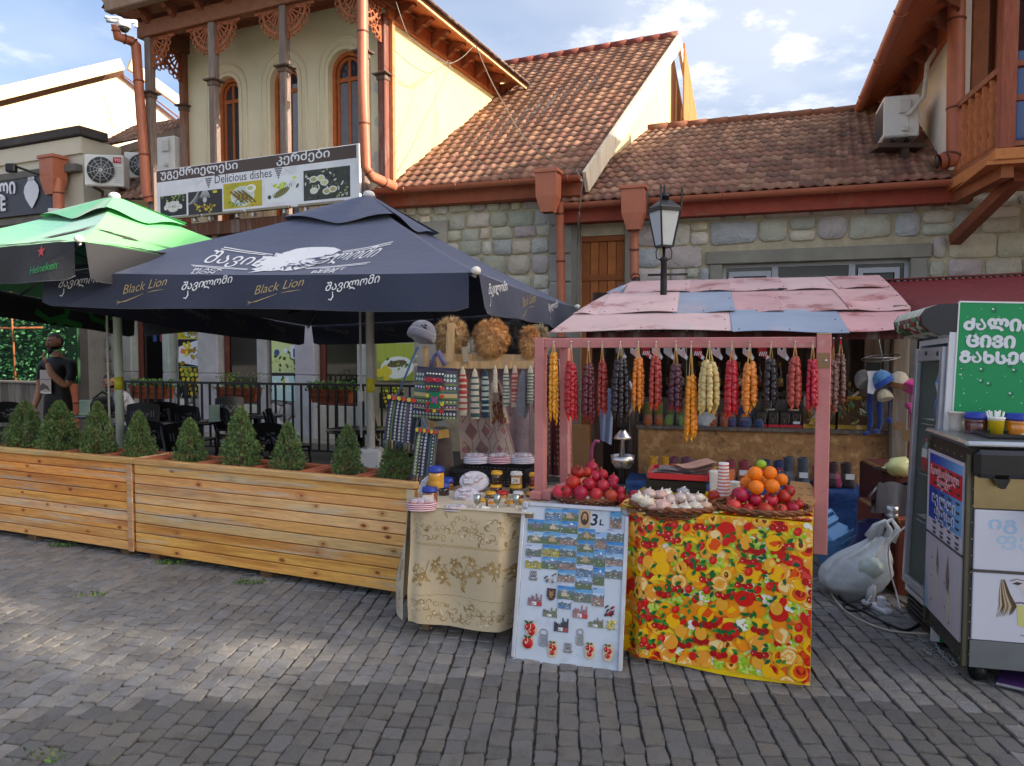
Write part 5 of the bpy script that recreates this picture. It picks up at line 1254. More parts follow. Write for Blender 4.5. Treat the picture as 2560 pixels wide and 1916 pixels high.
cp=W(318,165,12.6);m=MB(c(120,124,128));m.prism([(-.1,-.2),(.02,-.26),(.14,-.22),(.16,.18),(.02,.24),(-.1,.22)],-.04,.04,TR(rx=R(90),rz=R(-20)));t=SW('street_light_head','grey panel lamp head hanging off the left drainpipe','lamp',m,M_['steel'],tuple(cp));t.matrix_basis=X.Translation(cp);
cp=W(35,418,14.1);t=T('wall_spotlight','black spotlight on a long arm above the dark shop sign','lamp',tuple(cp));P(t,'arm',MB(BK).tube([(0,0,.02),(.55,.45,-.16)],.022,6),M_['black']);P(t,'head',MB(BK).box(-.14,-.06,-.1,.04,.06,.06,.02),M_['black'])
cp=W(136,526,14.1);S('flood_light','small white flood light at the foot of the dark shop sign','lamp',MB(c(214,214,214)).box(-.1,-.06,-.05,.1,.06,.03,.02).box(-.02,.06,-.02,.02,.2,.02),M_['plastic'],tuple(cp))
# wires sagging across the sunlit wall
def wire(label,pts,r=.007):
 m=MB(c(120,112,100));q=[]
 for i in range(len(pts)-1):
  a,b=V(pts[i]),V(pts[i+1])
  for k in range(6):q.append(a.lerp(b,k/6)-V((0,0,.05*(b-a).length*math.sin(math.pi*k/6))))
 q.append(V(pts[-1]));m.tube(q,r,5);SW('wire',label,'wire',m,M_['black'],tuple(q[0]),group='loose wires on the sunlit wall')
wire('loose wire sagging in a loop from the balcony corner to the side eaves',[W(990,5,11.5),W(1020,90,11.6),W(1125,160,12.4),W(1182,118,13.0)])
wire('loose wire drooping from the corner board across the sunlit wall',[W(988,128,11.6),W(1070,184,12.4),W(1120,152,13)])
wire('straight thin wire slanting down the sunlit wall to the steep roof',[W(1127,155,12.6),W(1060,300,12.2),W(992,430,11.6)])
wire('long wire running over the steep roof down to the second rain head',[W(1190,115,13.2),W(1260,260,12.9),W(1350,380,11.2),W(1440,425,10.55),W(1457,450,10.4),W(1448,530,10.5)],.009)
wire('black cable running down beside the plank door',[W(1448,530,10.5),W(1444,600,10.85),W(1440,765,10.85)],.012)
# ================================================================ people
def skin(verts,edges,rad,sub=2,root=0):
 me=bpy.data.meshes.new('body');me.from_pydata(verts,edges,[]);o=bpy.data.objects.new('body',me);COL.objects.link(o)
 md=o.modifiers.new('skin','SKIN');md.use_smooth_shade=True;md.branch_smoothing=.4
 for i,r in enumerate(rad):
  sv=me.skin_vertices[0].data[i];sv.radius=r if hasattr(r,'__len__')else(r,r);sv.use_root=(i==root)
 sb=o.modifiers.new('sub','SUBSURF');sb.levels=sb.render_levels=sub;bpy.context.view_layer.update()
 e=o.evaluated_get(bpy.context.evaluated_depsgraph_get());m=e.to_mesh()
 r=([tuple(v.co)for v in m.vertices],[tuple(p.vertices)for p in m.polygons]);e.to_mesh_clear();bpy.data.objects.remove(o);return r
def chain(vs,es,rs_,pts,parent):
 p=parent
 for q,r in pts:vs.append(q);rs_.append(r);es.append((p,len(vs)-1));p=len(vs)-1
 return p
SK=c(168,120,92);SKH=c(150,100,74)
def hand(m,Mx,curl=.5,side=1,s=1.0):
 vs=[(0,0,0),(0,0,-.05*s),(0,0,-.085*s)];es=[(0,1),(1,2)];rd=[(.022*s,.03*s),(.016*s,.038*s),(.012*s,.036*s)]
 m_=MB(SK);r=skin(vs,es,[(a,b)for a,b in rd],1);sv=m.M;m.M=sv@Mx;m.add([(p[0],p[1],p[2])for p in r[0]],r[1],SK,True)
 for k,L in enumerate((.066,.076,.072,.056)):
  y=(-.028+.0185*k)*s;a=0;p=V((0,y,-.085*s));pts=[p]
  for j in range(3):a+=curl*(.6+.3*j);p=p+V((math.sin(a)*side,0,-math.cos(a)))*L*s*(.45,.32,.23)[j];pts.append(p)
  m.tube(pts,[.0095*s,.009*s,.008*s,.006*s],7,col=SK)
 m.tube([(0,-.03*s,-.02*s),(.014*s*side,-.05*s,-.05*s),(.024*s*side,-.052*s,-.078*s),(.034*s*side,-.046*s,-.096*s)],[.013*s,.012*s,.010*s,.007*s],7,col=SK);m.M=sv
def head(m,Mx,hair=None,beard=None,skin_=SK,short=True):
 sv=m.M;m.M=sv@Mx
 def sh(d):
  q=1.0
  if d.z<-.2:q*=1-.22*(-d.z-.2)*(1+.5*abs(d.x))
  if d.y<-.5:q*=1.0
  return q
 def colr(u,v):return skin_
 nu,nv=20,14;o=len(m.v)
 m.sph((0,0,0),(.078,.098,.118),nu,nv,skin_,sh)
 for i in range(len(m.f)-nu*nv,len(m.f)):
  cx=sum((m.v[q]for q in m.f[i]),V())/4;l=m.M.inverted()@cx
  if hair and(l.z>.055-.0+l.y*-.35 or(l.y>.03 and l.z>-.05)):m.c[i]=hair
  if beard and l.z<-.045 and l.y<.02 and not(abs(l.x)<.02 and-.062<l.z<-.05):m.c[i]=beard
 m.sph((0,-.1,-.012),(.014,.022,.028),8,6,skin_);m.sph((0,-.108,-.028),(.017,.014,.011),8,6,skin_)
 for s_ in(-1,1):
  m.sph((s_*.032,-.086,.012),(.015,.01,.008),8,6,c(214,206,200));m.sph((s_*.032,-.094,.012),(.006,.004,.006),6,5,c(40,28,22))
  m.tube([(s_*.014,-.096,.03),(s_*.034,-.095,.034),(s_*.05,-.082,.03)],.005,5,col=hair or c(50,36,30));m.sph((s_*.08,.005,-.005),(.011,.022,.032),8,6,skin_)
 m.sph((0,-.09,-.062),(.024,.01,.005),8,5,c(150,84,76));m.sph((0,-.093,-.07),(.02,.009,.005),8,5,c(150,84,76))
 if beard:m.sph((0,-.075,-.1),(.04,.03,.028),10,6,beard);m.tube([(-.03,-.09,-.058),(0,-.1,-.048),(.03,-.09,-.058)],.006,5,col=beard)
 m.M=sv
 # standing man, right hand hanging, left hand at his mouth
ms=W(148,1100,9.25);ms.z=0;man=T('person','bearded standing man in a black tee shirt with a pale print, hand at his mouth','person',M=TR(ms.x,ms.y,0,rz=R(-14)))
vs=[(0,0,.98)];es=[];rd=[(.17,.12)]
ch=chain(vs,es,rd,[((0,.0,1.14),(.165,.115)),((0,.0,1.3),(.18,.12)),((0,.015,1.44),(.15,.095)),((0,.01,1.52),(.065,.065)),((0,-.005,1.6),(.06,.06))],0)
chain(vs,es,rd,[((-.2,.01,1.43),.075),((-.265,.02,1.3),.06),((-.285,.02,1.13),.047),((-.28,-.04,.98),.042),((-.27,-.1,.88),.03)],3)
chain(vs,es,rd,[((.2,.01,1.43),.075),((.255,-.03,1.3),.062),((.24,-.12,1.16),.05),((.14,-.23,1.32),.042),((.06,-.2,1.45),.03)],3)
for s_ in(-1,1):chain(vs,es,rd,[((s_*.1,0,.9),(.1,.11)),((s_*.115,-.01,.68),.082),((s_*.12,-.01,.48),.062),((s_*.125,.015,.26),.055),((s_*.125,.03,.09),.042)],0)
r=skin(vs,es,rd);m=MB(SK);o0=0;m.add(r[0],r[1],SK,True)
BT=c(13,13,15)
for i,f in enumerate(m.f):
 q=sum((m.v[k]for k in f),V())/len(f);ax=abs(q.x)
 if q.z<.99:m.c[i]=c(13,13,15)
 elif q.z<1.52 and(ax<.19 or q.z>1.22+0)and not(q.y<-.12 and q.x>.02 and q.z>1.2)and not(q.x<-.2 and q.z<1.24):m.c[i]=BT
 if q.z<.99 and q.x<-.2:m.c[i]=SK
head(m,TR(0,-.02,1.70,rx=R(6),rz=R(-10)),c(52,40,36),c(34,26,24),c(150,104,80))
hand(m,TR(-.268,-.115,.87,rx=R(-25),rz=R(80)),.4,1);hand(m,TR(.06,-.2,1.45,rx=R(150),ry=R(-20),rz=R(70)),.9,1)
body=P(man,'body',m,M_['skin'])
m=MB(c(186,172,162));fn=lambda x,y,l:(x,-.128-.012*math.cos(x*8)-.0004*l+.02*max(0,y-1.3),y)
m.grid(lambda u,v:fn(-.125+.17*u,1.07+.29*v,0),6,6);m.pol(fn,[(-.125,1.1),(-.04,1.13),(.03,1.1),(.0,1.16),(-.08,1.2),(-.12,1.17)],3,c(84,78,80));m.line(fn,[(-.11,1.24),(-.07,1.25),(-.03,1.238),(.03,1.25)],.008,3,c(60,54,56));m.line(fn,[(-.12,1.09),(-.04,1.075),(.04,1.08)],.014,4,c(230,226,226))
P(man,'shirt_print',m,M_['print'])
for s_ in(-1,1):P(man,'shoe',MB(c(28,28,30)).box(s_*.125-.048,-.17,0,s_*.125+.048,.09,.085,.03),M_['black'])
# seated man behind the pole
ss=W(352,1110,10.6);ss.z=0;sm_=T('person','seated bearded man in a light grey polo shirt leaning forward behind the umbrella pole','person',M=TR(ss.x,ss.y,0,rz=R(-62)))
vs=[(0,0,.52)];es=[];rd=[(.16,.13)]
chain(vs,es,rd,[((0,-.06,.68),(.16,.12)),((0,-.16,.83),(.18,.12)),((0,-.24,.95),(.14,.09)),((0,-.29,1.02),.06),((0,-.33,1.07),.055)],0)
for s_ in(-1,1):
 chain(vs,es,rd,[((s_*.19,-.24,.93),.075),((s_*.24,-.28,.8),.058),((s_*.23,-.38,.7),.045),((s_*.13,-.52,.73),.038),((s_*.08,-.58,.74),.028)],3)
 chain(vs,es,rd,[((s_*.1,-.12,.5),(.09,.09)),((s_*.13,-.34,.5),.078),((s_*.13,-.46,.46),.065),((s_*.13,-.45,.25),.055),((s_*.13,-.43,.08),.042)],0)
r=skin(vs,es,rd);m=MB(SK);m.add(r[0],r[1],SK,True)
for i,f in enumerate(m.f):
 q=sum((m.v[k]for k in f),V())/len(f)
 if q.z<.56 and not(q.y<-.5):m.c[i]=c(40,42,50)
 elif q.z<1.01 and q.y>-.36 and(abs(q.x)<.2 or q.z>.79):m.c[i]=c(172,174,184)
head(m,TR(0,-.36,1.16,rx=R(22),rz=R(24)),c(34,26,24),c(44,32,28),c(164,116,92))
for s_ in(-1,1):hand(m,TR(s_*.08,-.58,.745,rx=R(-80),rz=R(-20*s_)),.5,s_)
P(sm_,'body',m,M_['skin'])
for s_ in(-1,1):P(sm_,'shoe',MB(c(40,40,44)).box(s_*.13-.045,-.6,0,s_*.13+.045,-.36,.08,.03),M_['black'])
# ================================================================ cafe chairs and tables
BKc=c(13,13,15)
def cafe_chair(label):
 o=T('cafe_chair',label,'chair',group='black metal cafe chairs on the terrace')
 P(o,'seat',MB(BKc).box(-.2,-.2,.43,.2,.2,.455,.01),M_['black'])
 m=MB(BKc);m.grid(lambda u,v:((u-.5)*.4,.2+.07*v+.0-.05*math.cos((u-.5)*2.4),.62+.26*v+.03*math.sin(math.pi*u)*v),10,4)
 bk_=P(o,'backrest',m,M_['black']);m=MB(BKc);m.grid(lambda u,v:((u-.5)*.4,.205+.01-.05*math.cos((u-.5)*2.4),.5+.07*v),10,1);P(o,'back_slat',m,M_['black'])
 m=MB(c(120,120,126));rs=random.Random(2);fn=lambda x,y,l:(x,.2+.07*(y-.62)/.26-.05*math.cos(x*6)-.004,y);fb=lambda x,y,l:(x,.2+.07*(y-.62)/.26-.05*math.cos(x*6)+.004,y)
 for f_ in(fn,fb):
  for k in range(22):
   g=rs.uniform(0,6.28);r0=rs.uniform(.02,.06);m.line(f_,[(r0*math.cos(g),.76+r0*math.sin(g)),(r0*1.5*math.cos(g+.4),.76+r0*1.5*math.sin(g+.4))],.008,1,c(104,104,110))
  for x in(-.14,-.11,.11,.14):m.line(f_,[(x,.72),(x,.8)],.012,1,c(80,80,86))
 P(bk_,'cut_out_emblem',m,M_['print'])
 for sx in(-1,1):
  P(o,'leg',MB(BKc).tube([(sx*.18,-.18,.43),(sx*.2,-.22,0)],.014,8),M_['black']);P(o,'leg',MB(BKc).tube([(sx*.19,.27,.86),(sx*.185,.18,.45),(sx*.2,.26,0)],.014,8),M_['black'])
 return o
chs=[(30,10.2,200,'black cafe chair at the left edge behind the first spruce'),(345,9.6,10,'black cafe chair whose back hides behind the slim spruce'),(420,10.2,190,'black cafe chair below the tall skewer poster, seen from behind'),(487,9.6,175,'plain black cafe chair between two spruces with its back to us'),(600,9.2,140,'black cafe chair leaning left beside the tallest spruce'),(725,9.0,120,'black cafe chair with a cut-out emblem, nearest the poster with the white cup'),(575,10.9,20,'black cafe chair on the far side of the round table'),(405,7.6,170,'near black cafe chair whose top shows over the right planter'),(490,7.4,172,'near black cafe chair with a white emblem just over the planter edge'),(680,7.4,185,'near black cafe chair low behind the planter, before the railing'),(985,8.4,100,'black cafe chair right of the umbrella base')]
c0=None
for px,Y,rz,lab in chs:
 p=W(px,1100,Y)
 if c0 is None:c0=cafe_chair(lab);c0.matrix_basis=TR(p.x,p.y,0,rz=R(rz))
 else:dup(c0,(p.x,p.y,0),R(rz),lab)
t0=None
for px,Y,lab in((262,10.0,'round black table in front of the seated man'),(640,9.9,'round black table left of the umbrella pole'),(470,9.0,'round black table carrying a pale menu stand'),(900,8.2,'round black table at the foot of the umbrella pole')):
 p=W(px,1100,Y)
 if t0 is None:
  t0=T('cafe_table',lab,'table',(p.x,p.y,0),group='black cafe tables on the terrace')
  P(t0,'table_top',MB(c(38,38,40)).lathe([(.0,.0),(.36,0),(.37,.012),(.36,.025),(0,.025)],28,X.Translation((0,0,.71))),M_['gloss']);P(t0,'column',MB(BKc).tube([(0,0,.03),(0,0,.71)],.03,10),M_['black']);P(t0,'foot',MB(BKc).lathe([(.22,0),(.2,.025),(.04,.04)],18),M_['black'])
 else:dup(t0,(p.x,p.y,0),0,lab)
for px,Y,lab in((214,9.9,'pale green menu stand on the round table by the seated man'),(538,9.05,'pale green menu stand beside the tallest spruce')):
 p=W(px,1100,Y);S('menu_stand',lab,'menu',MB(c(170,196,180)).box(-.06,-.015,0,.06,.015,.2,.004).box(-.07,-.03,0,.07,.03,.012),M_['plastic'],(p.x,p.y,.736),R(20),group='menu stands on the cafe tables')
p=W(258,1045,10.1);m=MB(BKc);m.box(-.17,-.12,0,.17,.12,.16,.05).sph((0,0,.16),(.14,.09,.08),10,6);m.tube([(-.12,0,.2),(0,0,.3),(.12,0,.2)],.015,6);S('handbag','black bag standing on the table before the seated man','bag',m,M_['cloth'],(p.x,p.y,.736),.3)
# leafy screen and plank fence at far left
iv=T('leafy_screen','screen of green ivy leaves behind rusty bars at the left edge','hedge',tuple(W(80,1100,13.2).xy)+(0,))
FI=frame(tuple(W(160,900,12.9).xy)+(0,),(.9135,-.4067,0));m=MB();leaves(m,2600,((-3.4,-.0),(-.15,.25),(1.05,2.9)),.085,77,[c(46,96,60),c(66,128,78),c(36,76,50),c(104,160,112)],0)
m.v=[FI@p for p in m.v];P(iv,'ivy_leaves',m,M_['leaf'],world=True,kind='stuff')
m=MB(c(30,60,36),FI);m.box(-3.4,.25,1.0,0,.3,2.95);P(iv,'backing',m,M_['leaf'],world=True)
for a,b in(((-3.4,-.17,1.98),(-.3,-.17,1.98)),((-1.02,-.19,.95),(-1.1,-.19,2.95)),((-2.6,-.19,.95),(-2.6,-.19,2.95))):P(iv,'bar',MB(c(150,92,56),FI).tube([a,b],.018,6),M_['wood'],world=True)
fc=T('plank_fence','low grey plank fence under the leafy screen','fence',tuple(W(100,1100,12.7).xy)+(0,))
for k in range(20):
 a=-3.5+k*.19;P(fc,'plank',MB(c(112,104,96)if k%3 else c(96,88,82),FI).box(a,-.32,.02,a+.18,-.29,1.02,.004),M_['oldwood'],world=True)
P(fc,'cap_rail',MB(c(130,124,116),FI).box(-3.5,-.37,1.02,.3,-.24,1.06,.006),M_['oldwood'],world=True)
# ================================================================ souvenir kiosk behind the tables
FK=frame((1.9,6.2,0),(.970,-.242,0))
kx=lambda px,d,py=1000:LOC(FK,px,py,d)[0]
kz=lambda px,py,d:LOC(FK,px,py,d)[1]
M_['sheet']=mat('painted_sheet',.5,.0,var=.1,vs=3,bump=.25,bs=3,bdist=.03,rv=.07,patch=(c(150,70,72),2.2,.52,.66,.8),patch2=(c(196,184,184),2.1,.56,.72,.6))
M_['sheetg']=mat('bare_sheet',.45,.35,var=.12,vs=3,bump=.25,bs=3,bdist=.03,patch=(c(196,170,172),1.6,.52,.7,.7))
M_['osb']=mat('flake_board',.8,var=.3,vs=14,bump=.4,bs=60,st=(1,1,1),patch=(c(206,164,110),11,.52,.6,.7),patch2=(c(112,74,44),9,.58,.66,.6))
M_['tarp']=mat('blue_tarpaulin',.5,var=.3,vs=14,bump=.8,bs=22,bdist=.02)
PK=c(196,128,124)
M_['pink']=mat('pink_painted_timber',.7,var=.12,vs=8,bump=.3,bs=40,patch=(c(214,186,178),5,.6,.74,.6),patch2=(c(150,84,84),4,.55,.75,.5))
kk=T('souvenir_kiosk','timber souvenir kiosk roofed with patched pink and grey metal sheets','kiosk',tuple(FK.translation))
def roofpt(x,v,lift=0):
 return FK@V((x,2.2*v,lerp(1.785,2.365,v)+.035*math.sin(v*math.pi)+lift))
def hipl(v):return lerp(-1.60,-1.08,v)
def hipr(v):return lerp(1.37,1.52,v)
PS=[c(206,166,166),c(212,176,176),c(202,156,158),c(216,184,182)]
rows=[(-.02,.26,[-9,-.05,.80,9],'pgp',.0),(.22,.66,[-9,-1.22,-.55,-.045,.37,.94,9],'ppgppp',.012),(.62,1.0,[-9,-1.13,-.45,-.01,.49,1.0,9],'gppppp',.024)]
rs=random.Random(6)
for v0,v1,cuts,kinds,lift in rows:
 for i,kd in enumerate(kinds):
  a,b=cuts[i],cuts[i+1];dz=rs.uniform(0,.01);sag=.03 if kd=='g' and lift==0 else 0;va=v0-sag;wob=rs.uniform(0,6)
  fn=lambda u,v,a=a,b=b:roofpt(lerp(max(a-.02,hipl(lerp(va,v1,v))),min(b+.02,hipr(lerp(va,v1,v))),u),lerp(va,v1,v),lift+dz+.012*math.sin(u*5+wob)*(1-v)+.005*(i%2))
  m=MB(c(150,166,188)if kd=='g' else PS[rs.randrange(4)]);m.grid(fn,8,4);m.grid(lambda u,v:fn(u,v)-V((0,0,.004)),8,4,c(70,60,60),flip=True)
  ed=[fn(u/8,0)for u in range(9)];m.add(ed+[p-V((0,0,.005))for p in ed],[(j+9,j+10,j+1,j)for j in range(8)])
  so=P(kk,'roof_sheet',m,M_['sheetg']if kd=='g' else M_['sheet'],world=True)
  m=MB(c(90,70,70))
  for u,v in((.06,.06),(.5,.05),(.94,.06),(.94,.5)):m.sph(fn(u,v)+V((0,0,.004)),(.006,.006,.004),6,4)
  P(so,'nail_heads',m,M_['steel'],world=True,kind='stuff')
KD=c(72,50,38)
m=MB(c(84,34,34),FK);m.box(-1.3,.06,1.70,1.25,.12,1.77);P(kk,'front_beam',m,M_['oldwood'],world=True)
for x in(-1.2,0,1.2):P(kk,'rafter',MB(KD,FK).beam((x,.08,1.765),(x,2.1,2.33),.05,.07),M_['oldwood'],world=True)
for k in range(12):
 a=lerp(-1.5,1.62,k/12);b=lerp(-1.5,1.62,(k+1)/12)-.006;P(kk,'back_plank',MB(c(66,46,36)if k%2 else c(56,40,32),FK).box(a,1.9,0,b,1.93,2.25),M_['oldwood'],world=True)
for px,d,w in((2246,.62,.14),):P(kk,'post',MB(c(132,116,98),FK).box(kx(px,d)-w/2,d-.05,0,kx(px,d)+w/2,d+.06,2.0,.015),M_['oldwood'],world=True)
P(kk,'post',MB(KD,FK).box(-1.32,.6,0,-1.22,.7,1.9),M_['oldwood'],world=True)
P(kk,'post',MB(c(60,42,34),FK).box(-.98,.72,0,-.9,.8,1.9),M_['oldwood'],world=True)
xs=kx(2165,.9);xe=kx(2232,.9)
for k in range(4):
 a=lerp(xs,xe+.1,k/4);P(kk,'side_plank',MB(c(120,100,78)if k%2 else c(104,86,68),FK).box(a,1.0+.02*(k%2),.8,a+(xe+.1-xs)/4-.006,1.03+.02*(k%2),1.95),M_['oldwood'],world=True)
for k in range(4):P(kk,'side_board',MB(c(112,96,80)if k%2 else c(96,82,68),FK).box(xs-.05,.96,.9+.13*k,xe+.15,.985,1.02+.13*k),M_['oldwood'],world=True)
x0,x1=kx(1597,.72),kx(2228,.72);zsf=kz(1900,1070,.72)
P(kk,'flake_board_front',MB(c(172,126,80),FK).box(x0,.72,.1,x1,.74,zsf-.03),M_['osb'],world=True)
P(kk,'counter_shelf',MB(c(108,98,90),FK).box(x0-.02,.68,zsf-.03,x1+.02,1.12,zsf),M_['oldwood'],world=True)
P(kk,'upper_shelf',MB(c(90,80,72),FK).box(x0+.05,1.25,1.16,xs,1.55,1.19),M_['oldwood'],world=True)
P(kk,'rear_board',MB(c(104,96,90),FK).box(x0,1.13,zsf,x1,1.15,zsf+.24),M_['oldwood'],world=True)
# corrugated roof on the right
cr=T('corrugated_canopy','dark red corrugated metal canopy at right of the kiosk','canopy',tuple(W(2420,760,7.6)))
a0,a1=W(2030,712,9.3),W(2800,700,7.6);a0.z=a1.z=2.40;dn=V((-.24,-.97,0))*2.6
m=MB(c(140,50,52));nw=46
def cf(u,v):
 p=a0.lerp(a1,u)+V((-.05,-1,0))*2.9*v;return p+V((0,0,-.62*v+.022*math.sin(u*nw*2*math.pi)))
m.grid(cf,nw*6,2);P(cr,'roof_sheet',m,M_['paint'],world=True)
P(cr,'ridge_strip',MB(c(130,48,50)).beam(a0+V((0,.02,.03)),a1+V((0,.02,.03)),.16,.012),M_['paint'],world=True)
for t in(.03,.5):p=cf(t,.9);P(cr,'post',MB(KD).box(p.x-.04,p.y-.04,0,p.x+.04,p.y+.04,p.z-.02),M_['oldwood'],world=True)
# bench with the blue tarpaulin and felt boots
zb=.43;bx0_,bx1_=kx(1570,.5,1200),kx(2150,.5,1200)
bn=T('shoe_bench','low bench under a crumpled blue tarpaulin','bench',tuple(FK@V(((bx0_+bx1_)/2,.5,0))))
P(bn,'bench_frame',MB(KD,FK).box(bx0_+.05,.32,0,bx1_-.05,.7,zb-.02),M_['oldwood'],world=True)
def tf(u,v):
 x=lerp(bx0_,bx1_,u);q=NZ.noise((u*9,v*6,1))*.03
 if v<.5:return FK@V((x,.26+q*1.2+.02*math.sin(u*37),lerp(.01,zb,v/.5)))
 return FK@V((x,lerp(.27,.72,(v-.5)/.5),zb+q*.3))
P(bn,'tarpaulin',MB(c(44,78,136)).grid(tf,50,20),M_['tarp'],world=True)
def boot_mesh(m,col,h=.15,L=.21,trim=None,flower=None):
 def sec(z,y0,y1,w):return[(w*math.cos(g),lerp(y0,y1,.5)+(y1-y0)/2*math.sin(g),z)for g in[k*math.pi/5 for k in range(10)]]
 ss_=[sec(0,-L*.62,L*.38,.042),sec(.02,-L*.64,L*.4,.047),sec(.06,-L*.5,L*.38,.042),sec(.09,-L*.12,L*.37,.038),sec(h,-L*.04,L*.4,.042),sec(h+.004,-L*.02,L*.36,.034),sec(h-.03,-L*.0,L*.34,.03)]
 vs=[p for s_ in ss_ for p in s_];n=10
 for j in range(len(ss_)-1):
  m.add([vs[j*n+k]for k in range(n)]+[vs[(j+1)*n+k]for k in range(n)],[(k,(k+1)%n,n+(k+1)%n,n+k)for k in range(n)],trim if(trim and j>=3)else col,True)
 m.add(ss_[-1],[tuple(range(10))],c(30,26,26))
 if flower:
  for k in range(6):g=k*1.047;m.sph((.018*math.cos(g),-L*.1-.006,.095+.018*math.sin(g)),(.01,.004,.01),6,4,flower)
  m.sph((0,-L*.1-.01,.095),(.008,.004,.008),6,4,c(220,180,60))
def pair(label,px,Y_,z,col,h=.15,trim=None,flower=None,tag=False,F=FK,L=.21,s=1):
 x=LOC(F,px,1180,Y_)[0];o=T('felt_boots',label,'boots',M=F@TR(x,Y_,z,rz=rnd(-.12,.12),s=s),group='felt boots on the stall')
 for sx in(-1,1):
  m=MB(col);m.M=TR(sx*.052,0,0,rz=sx*rnd(0,.1));boot_mesh(m,col,h,L,trim,flower);P(o,'boot',m,M_['wool'])
 if tag:P(o,'price_tag',MB(c(226,226,226)).box(.02,-.11,.06,.08,-.105,.1),M_['print'])
BB=[(1648,c(206,150,40),.16,None,None,0,'bright yellow felt boots at the left end of the bench'),(1700,c(110,60,80),.16,None,c(230,130,40),0,'plum felt boots with orange flowers behind the red tray'),(1752,c(112,118,116),.14,None,c(110,180,60),0,'grey felt boots with green flowers'),(1797,c(214,150,40),.10,None,None,0,'low mustard yellow felt slippers behind the paper cups'),(1842,c(206,108,40),.15,c(140,50,60),None,1,'orange felt boots with dark red tops and a price tag'),(1886,c(84,50,130),.10,None,None,0,'low violet felt slippers left of the oranges'),(1930,c(44,54,96),.16,None,c(170,60,90),0,'navy felt boots with pink flowers behind the lime'),(1990,c(70,76,84),.19,None,None,1,'tall plain grey felt boots with a white price tag'),(2066,c(160,40,90),.13,None,None,0,'crimson felt boots right of the pink post'),(2100,c(56,40,40),.16,None,None,1,'dark brown felt boots at the right end of the bench')]
for px,col,h,tr,fl,tg,lab in BB:pair(lab,px,.44,zb+.012,col,h,tr,fl,tg,s=1.15)
SB=[(1632,c(190,100,44),.2,c(120,120,50),None,'tall orange and olive felt boots at the left of the counter shelf'),(1686,c(120,150,60),.13,c(90,110,60),None,'lime green felt slippers on the counter shelf'),(1716,c(60,74,120),.13,c(110,130,60),None,'blue green felt slippers on the counter shelf'),(1795,c(170,90,50),.12,None,None,'rust felt slippers beside the pale felt cap'),(1842,c(70,60,110),.17,None,c(220,120,50),'indigo felt boots with an orange flower on the shelf'),(1880,c(60,76,120),.14,None,c(220,110,40),'dark blue felt slippers with an orange flower on the shelf')]
for px,col,h,tr,fl,lab in SB:pair(lab,px,.86,zsf,col,h,tr,fl)
x=kx(1766,.82);S('felt_hat','pale grey felt cap standing on the counter shelf','hat',MB(c(206,206,204)).lathe([(.1,0),(.105,.02),(.1,.06),(.07,.11),(0,.13)],18),M_['wool'],M=FK@TR(x,.84,zsf))
m=None
for k,px in enumerate((1904,1935,1964,1992)):
 x=kx(px,.8);o=T('souvenir_box',('black souvenir box with red base, '+('first of the four from the left','second of the four from the left','third of the four from the left','last of the four, with a price tag')[k]),'souvenir',M=FK@TR(x,.84,zsf),group='black souvenir boxes with red bases')
 P(o,'case',MB(c(34,26,28)).box(-.048,-.05,.028,.048,.05,.15,.004),M_['gloss']);P(o,'base',MB(c(190,50,60)).box(-.05,-.055,0,.05,.055,.028,.004),M_['plastic'])
 m=MB();fn=lambda x_,y_,l:(x_,-.051-.0005*l,y_);m.ell(fn,-.008,.1,.026,.026,1,c(96,88,76));m.ell(fn,-.008,.1,.02,.02,2,c(48,40,40));m.line(fn,[(-.008,.075),(-.008,.045)],.01,1,c(120,96,80));m.line(fn,[(.03,.13),(.036,.09),(.03,.05)],.006,1,c(130,110,90))
 if k==3:m.pol(fn,[(-.03,.035),(.03,.035),(.03,.06),(-.03,.06)],3,c(214,220,228))
 P(o,'ornament',m,M_['print'])
def gift_bag(label,px):
 x=kx(px,.8);o=T('gift_bag',label,'gift bag',M=FK@TR(x,.84,zsf),group='clear gold trimmed gift bags');w,h=.135,.3;rs=random.Random(px)
 P(o,'bag',MB(c(200,170,90)).grid(lambda u,v:((u-.5)*2*w,-.06+.012*math.sin(u*9+v*7),v*h),8,8,cfn=lambda u,v:c(190,150,60)if(u<.06 or u>.94 or v<.08)else c(96,70,46)),M_['gloss'])
 m=MB()
 for k in range(2):m.lathe([(.03,0),(.05,.05),(.045,.09),(.03,.12)],12,TR((k-.5)*.13,-.0,.01),c(150,84,54))
 P(o,'clay_cups',m,M_['clay'])
 m=MB()
 for k in range(26):
  p=V((rs.uniform(-w,w)*.85,-.07-.01*rs.random(),rs.uniform(.06,h*.95)));a=V((rs.gauss(0,.03),.0,rs.gauss(0,.05)));b=V((rs.gauss(0,.02),-.01,rs.gauss(0,.02)));m.add([p,p+a,p+a+b,p+b],[(0,1,2,3)],rs.choice([c(220,210,190),c(190,150,60),c(120,70,40),c(86,110,60),c(150,110,60)]))
 P(o,'foil',m,M_['gloss'],kind='stuff');P(o,'bow',MB(c(206,160,50)).sph((-.03,-.07,h*.95),(.035,.015,.02),8,6).sph((.03,-.07,h*.95),(.035,.015,.02),8,6),M_['gloss'])
gift_bag('clear gift bag with clay cups behind the pink post',2048);gift_bag('clear gold edged gift bag right of the pink post',2135)
